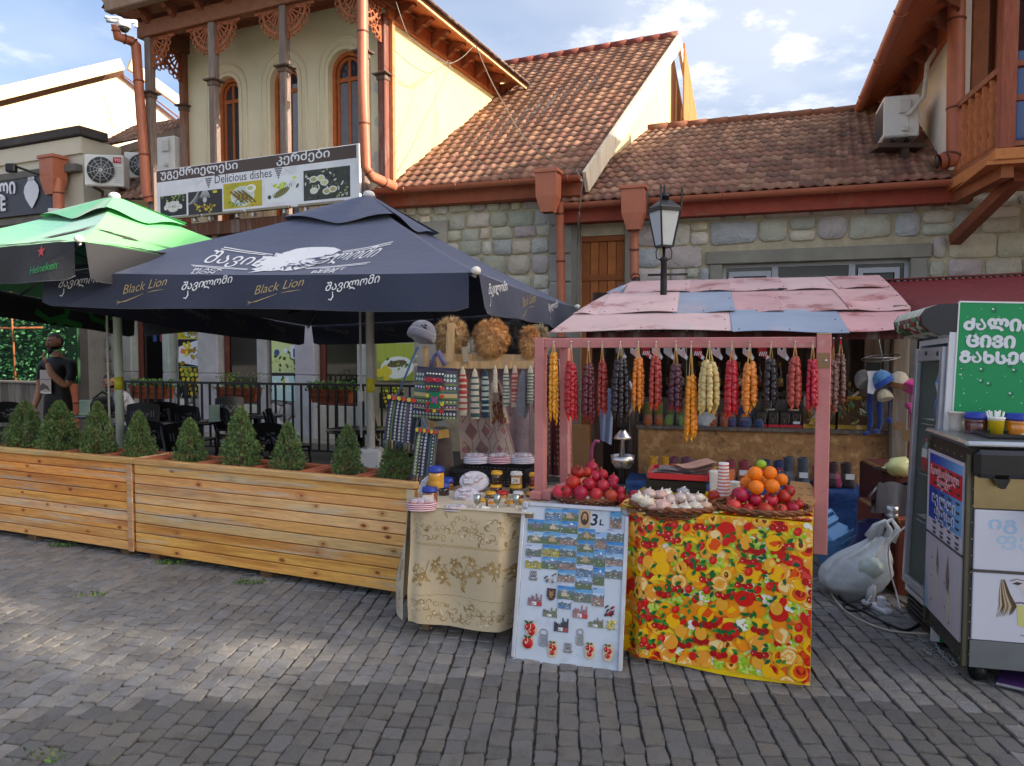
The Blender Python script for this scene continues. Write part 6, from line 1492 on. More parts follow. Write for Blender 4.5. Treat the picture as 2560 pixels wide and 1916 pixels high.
def bottle(label,px,d,z,col=c(26,24,24),lab=c(206,204,196),h=.3,r=.037,cap=c(120,90,40)):
 x=kx(px,d,960);o=T('wine_bottle',label,'bottle',M=FK@TR(x,d,z),group='wine bottles in the kiosk')
 P(o,'glass',MB(col).lathe([(r*.9,0),(r,.01),(r,h*.6),(r*.38,h*.76),(r*.36,h*.97),(r*.42,h*.98),(r*.42,h)],12),M_['gloss'])
 P(o,'label',MB(lab).lathe([(r*1.02,h*.18),(r*1.02,h*.45)],12),M_['print']);P(o,'capsule',MB(cap).lathe([(r*.45,h*.84),(r*.45,h*1.005)],10),M_['gloss'])
bottle('dark wine bottle with a tall white label beside the gift bag',2122,1.0,zsf+.0,h=.42,r=.045)
for k,px in enumerate((1660,1702,1748,1794,1846,1896,1948,1990)):bottle('dark wine bottle on the upper shelf, '+('first','second','third','fourth','fifth','sixth','seventh','eighth')[k]+' from the left',px,1.4,1.19,(c(40,24,22),c(22,24,24),c(60,36,20))[k%3],(c(150,120,60),c(190,186,176),c(120,60,50))[k%3],cap=(c(150,110,40),c(90,30,30))[k%2])
for k,px in enumerate((1925,1985)):bottle(('dark horn flask with pale window, left one by the salmon sweets','dark horn flask with pale window, right one by the salmon sweets')[k],px,1.1,zsf+.0,c(24,22,22),c(196,196,170),.34,.05,c(24,22,22))
x=kx(2143,.95);S('clay_cup','ribbed brown clay cup right of the tall wine bottle','cup',MB(c(140,110,90)).lathe([(.03,0),(.036,.03),(.034,.06),(.038,.09),(.036,.12)],12),M_['clay'],M=FK@TR(x,.95,zsf))
m=MB(c(120,110,96))
# socks on cards under the eave
cards=[(1550,0,'s'),(1586,1,'p'),(1615,2,'r'),(1640,1,'p'),(1670,0,'g'),(1703,1,'p'),(1744,2,'r'),(1790,1,'p'),(1826,0,'g'),(1868,1,'p'),(1907,2,'r'),(1955,1,'p')]
SC={'s':c(120,120,124),'p':c(206,176,176),'r':c(176,36,46),'g':c(176,168,168)}
for k,(px,t,cc)in enumerate(cards):
 x,z=LOC(FK,px,828,.14);o=T('carded_socks','carded sock pair hung under the kiosk eave, '+('first','second','third','fourth','fifth','sixth','seventh','eighth','ninth','tenth','eleventh','last')[k]+' from the left','socks',M=FK@TR(x,.14,z-.01,rz=rnd(-.1,.1)),group='carded socks under the kiosk eave')
 P(o,'card',MB(c(206,200,180)).box(-.036,-.006,-.075,.036,.006,.01),M_['print'])
 m=MB(SC[cc]);sd=.006;out=[(-.034,-.075),(.034,-.075),(.036,-.17),(.06,-.215),(.045,-.235),(.01,-.215),(-.034,-.18)];m.prism(out,-.008,.008,TR(rx=R(90)),col=SC[cc]);m.prism([(.036,-.19),(.06,-.215),(.05,-.24),(.028,-.226)],-.0095,.0095,TR(rx=R(90)),col=c(220,220,224));fn=lambda a,b,l:(a,-.0086-.0004*l,b)
 if t==1:m.ell(fn,0,-.14,.022,.02,1,c(226,222,222));m.ell(fn,0,-.14,.012,.012,2,c(70,60,90));[m.line(fn,[(-.03,-.09-.012*q),(.03,-.09-.012*q)],.004,1,c(170,60,70))for q in range(2)]
 if t==2:[m.line(fn,[(-.025+.016*q,-.2),(-.015+.016*q,-.165)],.008,1,c(226,222,222))for q in range(4)]
 P(o,'sock',m,M_['cloth'])
 # hat carousel at the right
hc=FK@V((kx(2200,.45),.45,0));zc=W(2200,895,hc.y).z
o=T('hat_ring','wire hanging ring for hats under the right eave','hanger',tuple(hc+V((0,0,zc))))
m=MB(c(150,150,150));m.tube([V((.15*math.cos(k*.314),.15*math.sin(k*.314),.03*math.sin(k*.314+1)))for k in range(20)],.005,5,closed=True)
P(o,'ring',m,M_['steel']);P(o,'chain',MB(c(190,190,194)).tube([(.02,0,-.03),(-.02,0,.14),(-.025,.0,.36)],.006,5).tube([(-.15,0,0),(.15,0,0)],.004,5),M_['steel'])
def hang(label,name,cat,px,py,mb_,mt,d=.42):p=PL(px,py,FK@V((0,d,0)),FK.col[1].to_3d());return S(name,label,cat,mb_,mt,tuple(p),R(-14),group='hats and socks on the wire ring')
def cap(col,col2=None,s=1):
 m=MB(col);m.lathe([(0,.09*s),(.035*s,.083*s),(.065*s,.05*s),(.082*s,0),(.088*s,-.045*s),(.08*s,-.05*s)],16,TR(rx=rnd(-.9,.3),ry=rnd(-.7,.7)),cols=[col,col,col,col2 or col,col2 or col],sx=1.05,sy=.8)
 for k in range(5 if col[2]>col[0]else 0):m.sph((rnd(-.05,.05)*s,-.062*s,rnd(-.02,.05)*s),(.006,.004,.006),6,4,col2 or c(90,84,80))
 return m
hang('light blue felt cap with dark dots on the wire ring','felt_hat','hat',2206,950,cap(c(96,150,206),c(40,84,170)),M_['wool'])
hang('cream cap with a round brown patch on the wire ring','felt_hat','hat',2246,955,cap(c(206,194,170),c(130,84,50)),M_['wool'])
hang('grey felt cap at the back left of the wire ring','felt_hat','hat',2162,948,cap(c(150,144,142)),M_['wool'],.5)
hang('cream round cap hanging low below the brown patch','felt_hat','hat',2212,990,cap(c(206,192,160),None,.7),M_['wool'],.4)
hang('magenta felt hat beside the fridge','felt_hat','hat',2276,965,cap(c(190,40,120),c(206,50,140),.8),M_['wool'],.4)
m=MB(c(222,224,228));m.prism([(-.05,.12),(.06,.12),(.05,-.05),(.01,-.14),(-.035,-.13),(-.03,-.02)],-.01,.01,TR(rx=R(90)));m.box(-.05,-.014,.06,.06,-.011,.13,col=c(30,30,34));hang('white sock with a black band on the wire ring','sock','socks',2180,945,m,M_['cloth'])
for px,L,lab in((2172,.34,'long blue felted stocking, left of the two, hanging to the shelf'),(2196,.32,'long blue felted stocking, right of the two, hanging to the shelf')):
 m=MB(c(36,62,130));m.tube([(.02,0,.02),(.01,0,-L*.3),(.02,0,-L*.75),(.0,-.02,-L)],[.024,.03,.024,.02],10);m.tube([(.0,-.02,-L),(-.05,-.05,-L-.01)],[.024,.012],8);hang(lab,'stocking','stockings',px,985,m,M_['wool'],.55)
m=MB(c(190,60,130))
rs=random.Random(9)
for k in range(5):m.sph((rs.gauss(0,.02),0,-.05*k),(.03,.03,.03),8,6)
m.tube([(0,0,.2),(0,0,-.2)],.008,5);hang('pink pompom tassel hanging by the fridge door','tassel','tassel',2278,1015,m,M_['wool'])
m=MB(c(34,56,130));m.tube([(0,0,.15),(0,0,-.12)],.006,5);m.sph((0,0,-.14),(.03,.03,.03),8,6);hang('small blue pompom on a cord below the cream cap','tassel','tassel',2224,1010,m,M_['wool'])
for k,(px,py,r,lab)in enumerate(((2248,1066,.04,'small drinking horn end with a pale rim'),(2270,1090,.05,'pale straw ornament hanging by the fridge'))):
 m=MB(c(110,80,50));m.lathe([(r,0),(r*.8,-.05),(r*.7,-.02)],14,TR(rx=R(80)),cols=[c(120,90,56),c(196,170,120)]);hang(lab,'horn_ornament','ornament',px,py,m,M_['clay'],.3)
for px,lab in((1516,'pale blue towel hanging under the dark sweets'),):
 p=W(px,1050,5.2);m=MB(c(110,124,150));m.grid(lambda u,v:((u-.5)*(.11-.03*v),.014*math.sin(u*12+v*3),.22-.36*v-.04*u*v),10,8);S('towel',lab,'towel',m,M_['cloth'],tuple(p))
p=W(1445,1160,5.9);S('cardboard_sheet','brown cardboard sheet standing in the dark left of the kiosk','cardboard',MB(c(136,100,66)).box(-.09,-.01,0,.09,.01,1.02).box(-.09,-.012,.55,.09,-.0101,.56),M_['paint'],(p.x,p.y,0),R(-12))
p=W(1478,1150,4.9);m=MB(c(150,70,110));m.tube([(0,0,-.2),(0,0,.06),(.01,0,.1),(.03,0,.125),(.055,0,.12)],.012,8);m.tube([(0,0,-.4),(0,0,-.2)],.005,6,col=c(160,160,166));S('umbrella_handle','closed umbrella with a pink hooked handle behind the pomegranates','umbrella',m,M_['plastic'],tuple(p))
# street lamp rising through the kiosk roof
lp=W(1659,720,7.55);zl=lambda py:W(1659,py,7.55).z
lm=T('street_lamp','old black street lantern on a post standing up through the kiosk roof','street lamp',(lp.x,lp.y,0))
P(lm,'post',MB(BK).lathe([(.036,0),(.034,zl(700)),(.03,zl(654)),(.04,zl(652)),(.04,zl(646)),(.016,zl(642)),(.014,zl(612))],12),M_['black'])
zb_,zt2,zr2=zl(575),zl(520),zl(496);wb,wt=.062,.115
def ringpts(w,z):return[(sx*w,sy*w,z)for sx,sy in((-1,-1),(1,-1),(1,1),(-1,1))]
m=MB(BK);a,b=ringpts(wb,zl(614)+.02),ringpts(wt,zl(530));Rz=X.Rotation(R(22),4,'Z')
m.M=Rz;zlo,zhi=zl(617),zl(527)
a,b=ringpts(wb,zlo),ringpts(wt,zhi)
for k in range(4):m.beam(a[k],b[k],.016,.016);m.beam(a[k],a[(k+1)%4],.02,.02);m.beam(b[k],b[(k+1)%4],.03,.03)
m.add(ringpts(wb,zlo-.004),[(3,2,1,0)]);P(lm,'lantern_frame',m,M_['black'])
m=MB(c(190,196,194),Rz);m.add(a+b,[(k,(k+1)%4,4+(k+1)%4,4+k)for k in range(4)]);P(lm,'glass',m,mat('frosted_glass',.35,var=.04))
m=MB(BK,Rz);z1,z2,z3=zl(519),zl(502),zl(494);m.add(ringpts(wt*1.05,zhi+.02)+ringpts(wt*1.02,z1)+ringpts(.045,z2),[(k,(k+1)%4,4+(k+1)%4,4+k)for k in range(4)]+[(4+k,4+(k+1)%4,8+(k+1)%4,8+k)for k in range(4)])
m.lathe([(.045,z2),(.045,z3),(.06,z3+.005),(.05,z3+.02),(.02,z3+.05),(.008,z3+.12),(0,z3+.13)],12)
for p in ringpts(wt*1.04,z1):m.beam(p,V(p)*1.04+V((0,0,.06)),.02,.01)
P(lm,'cap',m,M_['black'])
m=MB(BK);[m.tube([(s_*.025,0,zl(652)),(s_*.075,0,zl(646)),(s_*.08,0,zl(630)),(s_*.06,0,zlo)],.006,5)for s_ in(-1,1)];m.tube([(-.16,0,zl(688)),(.24,.0,zl(686))],.012,6);P(lm,'bracket',m,M_['black'],kind='stuff')
# ================================================================ tables with cloths
M_['brocade']=mat('brocade_cloth',.55,var=.06,vs=3,bump=.25,bs=130,sheen=.35)
ta=V((-.578,4.20,0));td=V((.576,-.18,0)).normalized();FT1=frame(ta,td);TZ1=.735
L1,D1=.72,.85
t1=T('gold_cloth_table','honey and trinket table seen under a gold brocade cloth','table',tuple(ta+td*.5))
P(t1,'table_top',MB(c(150,130,104),FT1).box(.02,.02,TZ1-.03,L1,D1,TZ1-.004),M_['oldwood'],world=True)
for x,y in((.06,.08),(L1-.06,.08),(.06,D1-.06),(L1-.06,D1-.06)):P(t1,'leg',MB(c(120,96,70),FT1).box(x-.02,y-.02,0,x+.02,y+.02,TZ1-.03),M_['oldwood'],world=True)
GC=c(196,178,144)
def c1(x,y,l=0):
 fold=.02*math.sin(x*13.0+.7+y)*min(1,y*2)+.03*NZ.noise((x*4,y*3,2))*min(1,y*3)-.02*math.exp(-((x-.02)/.03)**2)
 rr=.012*math.exp(-y*30)+.10*(lambda t:t*t*(3-2*t))(min(1,max(0,(x-.54)/.09)));return FT1@V((x,-.012-fold-.03*y+rr-l*.0006,TZ1-y))
def c1s(s,y,l=0):
 out=.2*math.sin(math.pi*min(1,s*1.02))*(1-.25*y);wv=.03*math.sin(s*8+1)*min(1,y*2)
 return FT1@V((-.012-out*min(1,y*2.2)-wv-l*.0006,-.012-.03*y+s*.5,TZ1-y))
hem=lambda x:.655+.01*math.sin(x*6)
m=MB(GC);m.grid(lambda u,v:c1(u*L1,v*hem(u*L1)),60,26,flip=True);m.grid(lambda u,v:c1s(u,v*(.66-.08*u)),14,22);m.grid(lambda u,v:FT1@V((-.012+u*(L1+.012),-.012+v*.5,TZ1+.0)),12,6,c(186,170,140))
cl1=SW('gold_tablecloth','gold brocade cloth draped over the honey table, hem just off the stones','tablecloth',m,M_['brocade'],tuple(ta))
m=MB();rs=random.Random(8);g1,g2,g3=c(150,122,70),c(176,148,92),c(212,198,166)
def scroll(fn,x,y,s,a,l,col):
 pts=[];
 for k in range(12):r=s*(1-k/13);g=a+k*.5;pts.append((x+r*math.cos(g),y+r*math.sin(g)*.9))
 m.line(fn,pts,[s*.16*(.3+math.sin(math.pi*q/11))for q in range(12)],l,col)
def flower(fn,x,y,s,col):
 for k in range(5):m.leaf(fn,x,y,s,s*.5,k*1.257+rs.random()*.4,2,col)
 m.ell(fn,x,y,s*.2,s*.2,3,g3,8)
for fn,xs_ in((lambda x,y,l:c1(x,y,l+1.5),(.03,L1-.02)),(lambda x,y,l:c1s(x,y,l+1.5),(.03,.47))):
 n=int((xs_[1]-xs_[0])/.036)
 for k in range(n):
  x=lerp(xs_[0],xs_[1],(k+.5)/n)
  for yb,hh in((.05,.13),(.52,.11)):
   for q in range(4):scroll(fn,x+rs.uniform(-.02,.02),yb+rs.random()*hh,rs.uniform(.014,.027),rs.random()*6.3,1+q*.2,rs.choice((g1,g2,g1)))
   m.leaf(fn,x,yb+rs.random()*hh,rs.uniform(.03,.05),.014,rs.random()*6.3,1,rs.choice((g1,g2,g3)))
  if k%3!=2:
   y=.345+.05*math.sin(k*1.9);flower(fn,x,y,rs.uniform(.026,.042),rs.choice((g1,g2,c(164,134,80))))
   for q in range(4):m.leaf(fn,x+rs.uniform(-.03,.03),y+rs.uniform(-.05,.06),.045,.02,rs.random()*6.3,1,rs.choice((g1,g2)))
  m.line(fn,[(x-.03,.36+.05*math.sin(k)),(x,.33+.04*math.cos(k*1.3)),(x+.03,.36+.05*math.sin(k+1))],.0045,1,g1)
 for y in(.205,.213,.495):m.line(fn,[(lerp(*xs_,k/40),y+.003*math.sin(k*2.1))for k in range(41)],.003,1,g2)
P(cl1,'woven_pattern',m,M_['brocade'],world=True)
# bare table end between the two cloths
m=MB(c(206,200,194),FT1);m.box(L1+.005,.07,TZ1-.02,1.35,.6,TZ1+.003);SW('white_table_board','white board under the left pomegranate basket','board',m,M_['paint'],tuple(FT1@V((1,.3,TZ1))))
# fruit-print cloth
TA,TB=V((.585,3.84,0)),V((1.40,3.505,0));tdu=(TB-TA).normalized();FT2=frame(TA,tdu);TZ2=.80;L2_=(TB-TA).length;D2=.6
t2=T('fruit_table','plywood fruit table hidden by a bright fruit print cloth','table',tuple(TA+tdu*.4))
P(t2,'table_top',MB(c(150,120,84),FT2).box(.01,.01,TZ2-.025,L2_-.005,D2,TZ2-.004),M_['oldwood'],world=True)
for x,y in((.05,.05),(L2_-.03,.03),(.05,D2-.05),(L2_-.03,D2-.05)):P(t2,'leg',MB(c(170,120,66),FT2).box(x-.022,y-.018,0,x+.022,y+.018,TZ2-.026),M_['wood'],world=True)
def c2(x,y,l=0):
 if y>=0:return FT2@V((x,-.012-.02*y-.012*math.sin(x*7+y*2)*min(1,y*2)-.012*NZ.noise((x*3,y*3,7))*min(1,y*4)-l*.0005+.06*(lambda t:t*t*(3-2*t))(min(1,max(0,(.10-x)/.08))),TZ2+.004-y))
 return FT2@V((x,-.012-y,TZ2+.004+l*.0005))
bot=lambda x:.78-.014*math.sin(x*6+1)
YB=c(240,204,20);LT2=L2_+.03
m=MB(YB);m.grid(lambda u,v:c2(-.03+u*(LT2+.03),v*bot(u)),30,20,flip=True);m.grid(lambda u,v:c2(-.03+u*(LT2+.03),-v*D2),30,6);m.grid(lambda u,v:FT2@V((L2_+.03+.004,-.012+u*.05,TZ2-v*.3)),1,4)
M_['oil']=mat('oilcloth',.32,var=.03,vs=3,bump=.05,bs=20,coat=.15)
cl2=SW('fruit_tablecloth','yellow oilcloth printed with oranges, cherries and strawberries','tablecloth',m,M_['oil'],tuple(TA))
m=MB();rs=random.Random(21);ly_=[1.0]
RD,RD2,ORG,ORD,YEL,GRN,GRL=c(214,26,14),c(170,12,18),c(246,146,10),c(232,84,8),c(250,190,10),c(14,110,44),c(150,200,20)
def el(x,y,rx,ry,col,n=14,rot=0):
 ly_[0]+=.006
 top_=y<0;y0,y1=(-D2,-.002)if top_ else(.002,.765);cr,sr=math.cos(rot),math.sin(rot);pts=[]
 for k in range(n):
  g=2*math.pi*k/n;a,b=rx*math.cos(g),ry*math.sin(g);pts.append((min(LT2-.002,max(-.028,x+a*cr-b*sr)),min(y1,max(y0,y+a*sr+b*cr))))
 if x-rx<LT2 and y0-ry<y<y1+ry:m.pol(c2,pts,ly_[0],col)
def lf(x,y,L,w,a,col):
 ly_[0]+=.006
 if .03<x<LT2-.06 and .05<y<.71:m.leaf(c2,x,y,L,w,a,ly_[0],col)
def orange_(x,y):r=rs.uniform(.036,.044);el(x,y,r,r*.95,ORG,16);el(x-r*.1,y-r*.15,r*.78,r*.74,YEL,14);el(x-r*.25,y-r*.3,r*.3,r*.26,c(250,214,90),10)
def peach(x,y):r=.04;el(x,y,r,r,YEL,16);el(x+r*.12,y-r*.1,r*.82,r*.8,ORD,14);el(x+r*.2,y-r*.22,r*.56,r*.5,RD2,12)
def apple(x,y):r=.045;el(x,y,r,r*.9,RD,16);el(x+r*.3,y+r*.1,r*.5,r*.55,c(226,70,60),12);el(x-r*.3,y-r*.4,r*.2,r*.15,c(240,150,130),8)
def cherries(x,y):
 for q in range(3):el(x+(q-1)*.026,y+.008*abs(q-1)*-1,.017,.017,RD2,12);el(x+(q-1)*.026-.002,y-.003,.012,.012,RD,10);el(x+(q-1)*.026-.006,y-.008,.004,.004,c(250,190,180),6)
 lf(x-.01,y-.02,.04,.022,-2.4,GRN);lf(x+.01,y-.02,.04,.022,-.7,GRN)
def strawb(x,y):el(x,y,.018,.023,RD,12,.4);el(x-.003,y-.004,.01,.013,c(230,66,56),10,.4);[lf(x+.008,y-.02,.018,.008,-1.6+q*.7,GRN)for q in(-1,0,1)]
def half(x,y):el(x,y,.03,.034,c(240,170,50),14);el(x,y,.022,.027,c(250,206,90),12);el(x,y,.011,.016,c(130,56,26),10)
def slice_(x,y):el(x,y,.04,.04,c(240,160,50),16);el(x,y,.035,.035,c(250,220,150),14);[el(x+.019*math.cos(q*.9),y+.019*math.sin(q*.9),.009,.007,c(244,176,60),8)for q in range(7)]
def grapes(x,y):[el(x+rs.gauss(0,.018),y+rs.gauss(0,.02),.0095,.0095,rs.choice([GRL,c(186,214,60),c(200,222,110)]),9)for q in range(18)]
def blossom(x,y):[el(x+.02*math.cos(q*1.25),y+.018*math.sin(q*1.25),.017,.014,c(240,240,226),9)for q in range(5)];grapes(x+.02,y)
def banana(x,y):ly_[0]+=.006;(m.line(c2,[(x-.05,y+.02),(x-.02,y-.005),(x+.02,y-.01),(x+.055,y+.012)],[.006,.024,.024,.006],ly_[0],c(246,214,40))if .06<x<LT2-.07 and .05<y<.7 else None)
base=[orange_,orange_,apple,peach,slice_,banana,blossom,grapes,half];top=[cherries,strawb,cherries,half,peach,strawb,slice_]
cells=[(i,j)for i in range(-1,17)for j in range(-4,15)]
for i,j in cells:el(-.02+i*.060+rs.uniform(-.02,.02),j*.055+rs.uniform(-.02,.02),rs.uniform(.03,.045),rs.uniform(.026,.04),rs.choice([c(244,176,30),c(240,214,50),c(214,206,40),c(236,150,30),c(230,110,40)]),12)
rs.shuffle(cells)
for n_,(i,j)in enumerate(cells):base[(n_*7+i)%9](-.01+i*.060+rs.uniform(-.02,.02),j*.055+.02+rs.uniform(-.018,.018))
rs.shuffle(cells)
for n_,(i,j)in enumerate(cells):
 if n_%2==0:top[n_//2%7](.02+i*.060+rs.uniform(-.02,.02),j*.055+rs.uniform(-.018,.018))
 lf(i*.060+rs.uniform(-.03,.03),j*.055+rs.uniform(-.03,.03),rs.uniform(.028,.044),.018,rs.random()*6.3,rs.choice([GRN,c(24,92,60),c(60,140,60)]))
P(cl2,'fruit_print',m,M_['oil'],world=True)
# pink timber frame
fl,fr=W(1352,860,4.42),W(2060,852,3.84);ft=1.665
sf=T('stall_frame','pink painted timber frame with a nailed cross bar for the sweets','stall frame',(fl.x,fl.y,TZ1));fu=(fr-fl);fu.z=0;fu.normalize();FF=frame((fl.x,fl.y,0),fu);Lf_=math.hypot(fr.x-fl.x,fr.y-fl.y)
P(sf,'left_post',MB(PK,FF).box(-.03,-.03,TZ1+.005,.03,.03,ft+.025,.004),M_['pink'],world=True);P(sf,'rear_post',MB(PK,FF).box(.02,.30,TZ1+.005,.075,.36,ft,.004),M_['pink'],world=True)
P(sf,'foot_block',MB(PK,FF).box(-.035,-.1,TZ1+.006,.035,-.031,TZ1+.05,.004).beam((.06,-.08,TZ1+.032),(.12,.42,TZ1+.032),.06,.05),M_['pink'],world=True)
P(sf,'right_post',MB(PK,FF).box(Lf_-.035,-.035,.56,Lf_+.035,.03,ft+.035,.004),M_['pink'],world=True);P(sf,'sawn_top',MB(c(214,186,130),FF).box(Lf_-.035,-.035,ft+.0355,Lf_+.035,.03,ft+.04),M_['wood'],world=True)
P(sf,'cross_bar',MB(PK,FF).box(.031,-.025,ft-.035,Lf_-.036,.015,ft+.022,.003),M_['pink'],world=True);P(sf,'side_bar',MB(PK,FF).beam((0,.031,ft-.01),(.045,.30,ft-.01),.04,.05),M_['pink'],world=True)
P(sf,'latch_plate',MB(c(150,120,90),FF).box(Lf_-.03,-.037,ft-.14,Lf_+.03,-.0355,ft-.06).sph((Lf_+.01,-.04,ft-.1),(.008,.006,.008),8,6,c(190,190,190)),M_['steel'],world=True)
# ================================================================ strings of sweets
def sweets(name,label,px,ytop,ybody,ytip,wpx,col,tip,d=-.045,n=6,yn=855,strcol=None,seed=0,F=FF,walnut=False,Yp=None):
 rs=random.Random(seed+int(px));o3=PL(px,yn,F@V((0,d,0)),F.col[1].to_3d());Y=o3.y;k_=Y/FPX
 root=T(name,label,'sweets',M=TR(*o3,rz=R(-20)),group='strings of grape must sweets on the cross bar')
 zb_=-(ybody-yn)*k_;zt_=-(ytip-yn)*k_;r0=wpx*k_/2;rs_=min(.0155,r0*.36)
 mm=MB(col);ms=MB(strcol or c(206,186,160));cols=[]
 for j in range(n):
  g=j*2*math.pi/n+rs.random()*.5;rr=(r0-rs_)*(1 if n>1 else 0)*rs.uniform(.75,1.02);zz0=zb_+rs.uniform(-.014,.012);zz1=zt_+rs.uniform(0,.055);L=zz0-zz1;nr=max(14,int(L/.0046))
  pts=[];rad=[];f0=rs.random()*6;ph_=f0
  for q in range(nr+1):
   t=q/nr;sp_=.55+.45*min(1,t*3)+.14*t;pts.append(V((rr*sp_*math.cos(g)+.0022*math.sin(ph_*1.3),rr*sp_*math.sin(g)+.0022*math.cos(ph_),zz0-L*t)))
   ph_+=rs.uniform(.45,1.0);b=rs_*(.82+.28*abs(math.sin(ph_))**.8);e=1 if t<.84 else max(.06,(1-t)/.16);s0=.7 if q==0 else 1;rad.append(b*e*s0 if not walnut else b*e*s0*rs.uniform(.8,1.15))
  i0=len(mm.f);mm.tube(pts,rad,8)
  for i in range(i0,len(mm.f)):
   zc=sum((mm.v[k]for k in mm.f[i]),V()).z/len(mm.f[i]);t=(zz0-zc)/L
   if t>.84:mm.c[i]=tuple(lerp(a,b,min(1,(t-.84)/.1))for a,b in zip(col,tip))
   elif walnut:f=rs.uniform(.6,1.5);mm.c[i]=tuple(v*f for v in col)
  p1=pts[0];md=V((p1.x*.4,p1.y*.4,zz0*.4));i0=len(ms.f);ms.tube([V((0,0,0)),md,p1+V((0,0,.002))],.0018,4,caps=False)
  for i in range(i0+4,len(ms.f)):ms.c[i]=tuple(lerp(a,b,.6)for a,b in zip(tip,c(214,180,110)))
 P(root,'sweet_strings',mm,M_['candy']);P(root,'thread',ms,M_['cloth']);P(root,'nail',MB(c(196,196,196)).tube([(0,-.012,.0),(0,.03,0)],.004,6),M_['steel'])
 return root
RDk,MRN,BLK,ORc,YLc,CRM,PRP,BRR=c(176,24,36),c(92,26,36),c(34,26,32),c(214,120,30),c(222,150,24),c(206,182,120),c(74,26,44),c(158,50,40)
SWE=[(1384,884,1070,26,YLc,c(240,160,20),5,'slim yellow sweets string bunch between the two left posts'),(1428,907,1063,34,RDk,c(220,30,30),6,'bright red sweets, first bunch right of the rear post'),(1471,909,1065,35,MRN,c(120,20,36),6,'wine red sweets between the bright red and the brick red bunches'),(1506,903,1045,27,c(146,40,32),c(190,50,30),5,'narrow brick red sweets next to the big black bunch'),(1551,900,1066,48,BLK,c(40,28,36),8,'wide black sweets, largest bunch left of the middle'),(1596,899,1037,30,ORc,c(244,160,20),5,'orange sweets just right of the big black bunch'),(1640,893,1035,33,BRR,c(220,70,30),5,'brownish red sweets with orange tips'),(1690,907,1043,37,PRP,c(150,30,50),5,'dark purple sweets left of the long yellow bunch'),(1728,938,1112,33,c(216,132,22),c(244,166,20),5,'longest sweets, amber yellow, hanging lower than all others'),(1773,906,1047,54,CRM,c(230,206,120),8,'wide cream coloured sweets'),(1830,905,1055,36,c(180,24,42),c(220,30,40),6,'crimson sweets between the cream and the orange bunches'),(1875,908,1043,40,c(216,128,44),c(240,160,40),6,'pale orange sweets left of the small black bunch'),(1928,901,1030,38,BLK,c(40,30,36),5,'small black sweets near the right end of the bar'),(1988,893,1033,37,c(168,66,52),c(206,84,60),5,'salmon red sweets near the right end of the bar'),(2032,897,1035,30,c(176,22,50),c(200,24,50),4,'crimson sweets touching the right post')]
for k,(px,yb,yt,w_,col,tip,n,lab)in enumerate(SWE):sweets('sweet_strings',lab,px,855,yb,yt,w_,col,tip,n=n,seed=k)
for k,(px,d,lab)in enumerate(((1346,.2,'dark maroon sweets hanging behind the left post, left one'),(1366,.25,'maroon sweets with red tips behind the left post, right one'))):sweets('sweet_strings',lab,px,855,890,1050,26,c(80,24,36),c(190,30,36),d=d,n=4,seed=40+k)
for k,(px,yb,yt,lab)in enumerate(((2084,905,1048,'grey brown walnut strings on red ribbon, left of the two by the right post'),(2102,885,1020,'brown walnut strings on red ribbon, right of the two by the right post'))):sweets('walnut_strings',lab,px,855,yb,yt,30,c(104,74,66),c(150,60,40),d=.05+.03*k,n=5,yn=846,strcol=c(200,20,30),seed=60+k,walnut=True)
# ================================================================ fruit, baskets, cups
ORD_=('first','second','third','fourth','fifth','sixth','seventh','eighth','ninth')
def pom_mesh(seed):
 rs=random.Random(seed);m=MB((c(176,22,36),c(190,44,44),c(160,16,34))[seed%3]);ph=rs.random()*6
 m.sph((0,0,0),(1,1,.94),18,12,None,lambda d:(1+.03*math.cos(5*math.atan2(d.y,d.x)+ph)*(1-d.z*d.z))*(1 if d.z<.86 else .96))
 m.lathe([(.3,.84),(.2,.98),(.17,1.1),(.26,1.28),(.22,1.27),(.12,1.05),(0,1.03)],12,cols=[c(170,60,50),c(150,70,50),c(130,70,46),c(120,70,44),c(90,60,36),c(80,60,36)])
 return m
PM=[]
for k in range(3):me=pom_mesh(k).mesh('pomegranate');_put(me,M_['fruit']);PM.append(me)
def fruit(name,label,cat,me,p,r,group,tilt=.9):
 o=bpy.data.objects.new(name,me);COL.objects.link(o);o.matrix_basis=X.LocRotScale(p,Q(V((rnd(-1,1),rnd(-1,1),rnd(-1,1))).normalized(),rnd(-tilt,tilt)*1.6),V((r,r,r)));return setp(o,label,cat,group)
def pile(items,ox,oy,sc,where,Y0,dY,group):
 cnt={}
 for row,x,y,dm in items:
  cnt[row]=cnt.get(row,0)+1;Y=Y0+dY*row;p=W(ox+x/sc,oy+y/sc,Y);r=dm/sc*Y/FPX/2
  fruit('pomegranate','%s pomegranate from the left in the %s row of the %s basket'%(ORD_[cnt[row]-1],('front','second','third','top')[row],where),'pomegranate',PM[random.randrange(3)],p,r,group)
pile([(0,310,600,170),(0,405,605,185),(0,610,620,215),(0,825,645,195),(0,1030,660,190),(0,1170,690,140),(1,510,485,215),(1,725,505,205),(1,920,520,190),(1,1055,500,150),(1,1160,600,140),(2,585,335,200),(2,700,340,150),(2,815,392,185),(2,915,370,165),(2,1065,440,155),(3,770,275,190)],1340,1120,5.52,'left',4.16,.045,'pomegranates piled in the left basket')
pile([(0,742,805,205),(0,925,855,195),(0,1168,865,235),(0,1392,865,195),(0,1560,830,190),(0,1635,780,150),(1,830,650,240),(1,1030,715,215),(1,1250,715,205),(1,1435,675,200),(2,700,730,130),(2,1500,600,180)],1700,1120,5.52,'right',3.68,.055,'pomegranates piled in the right basket')
p=W(1700+470/5.52,1120+672/5.52,3.95);fruit('pomegranate','single pomegranate lying between the cups and the middle basket','pomegranate',PM[0],p,.036,None)
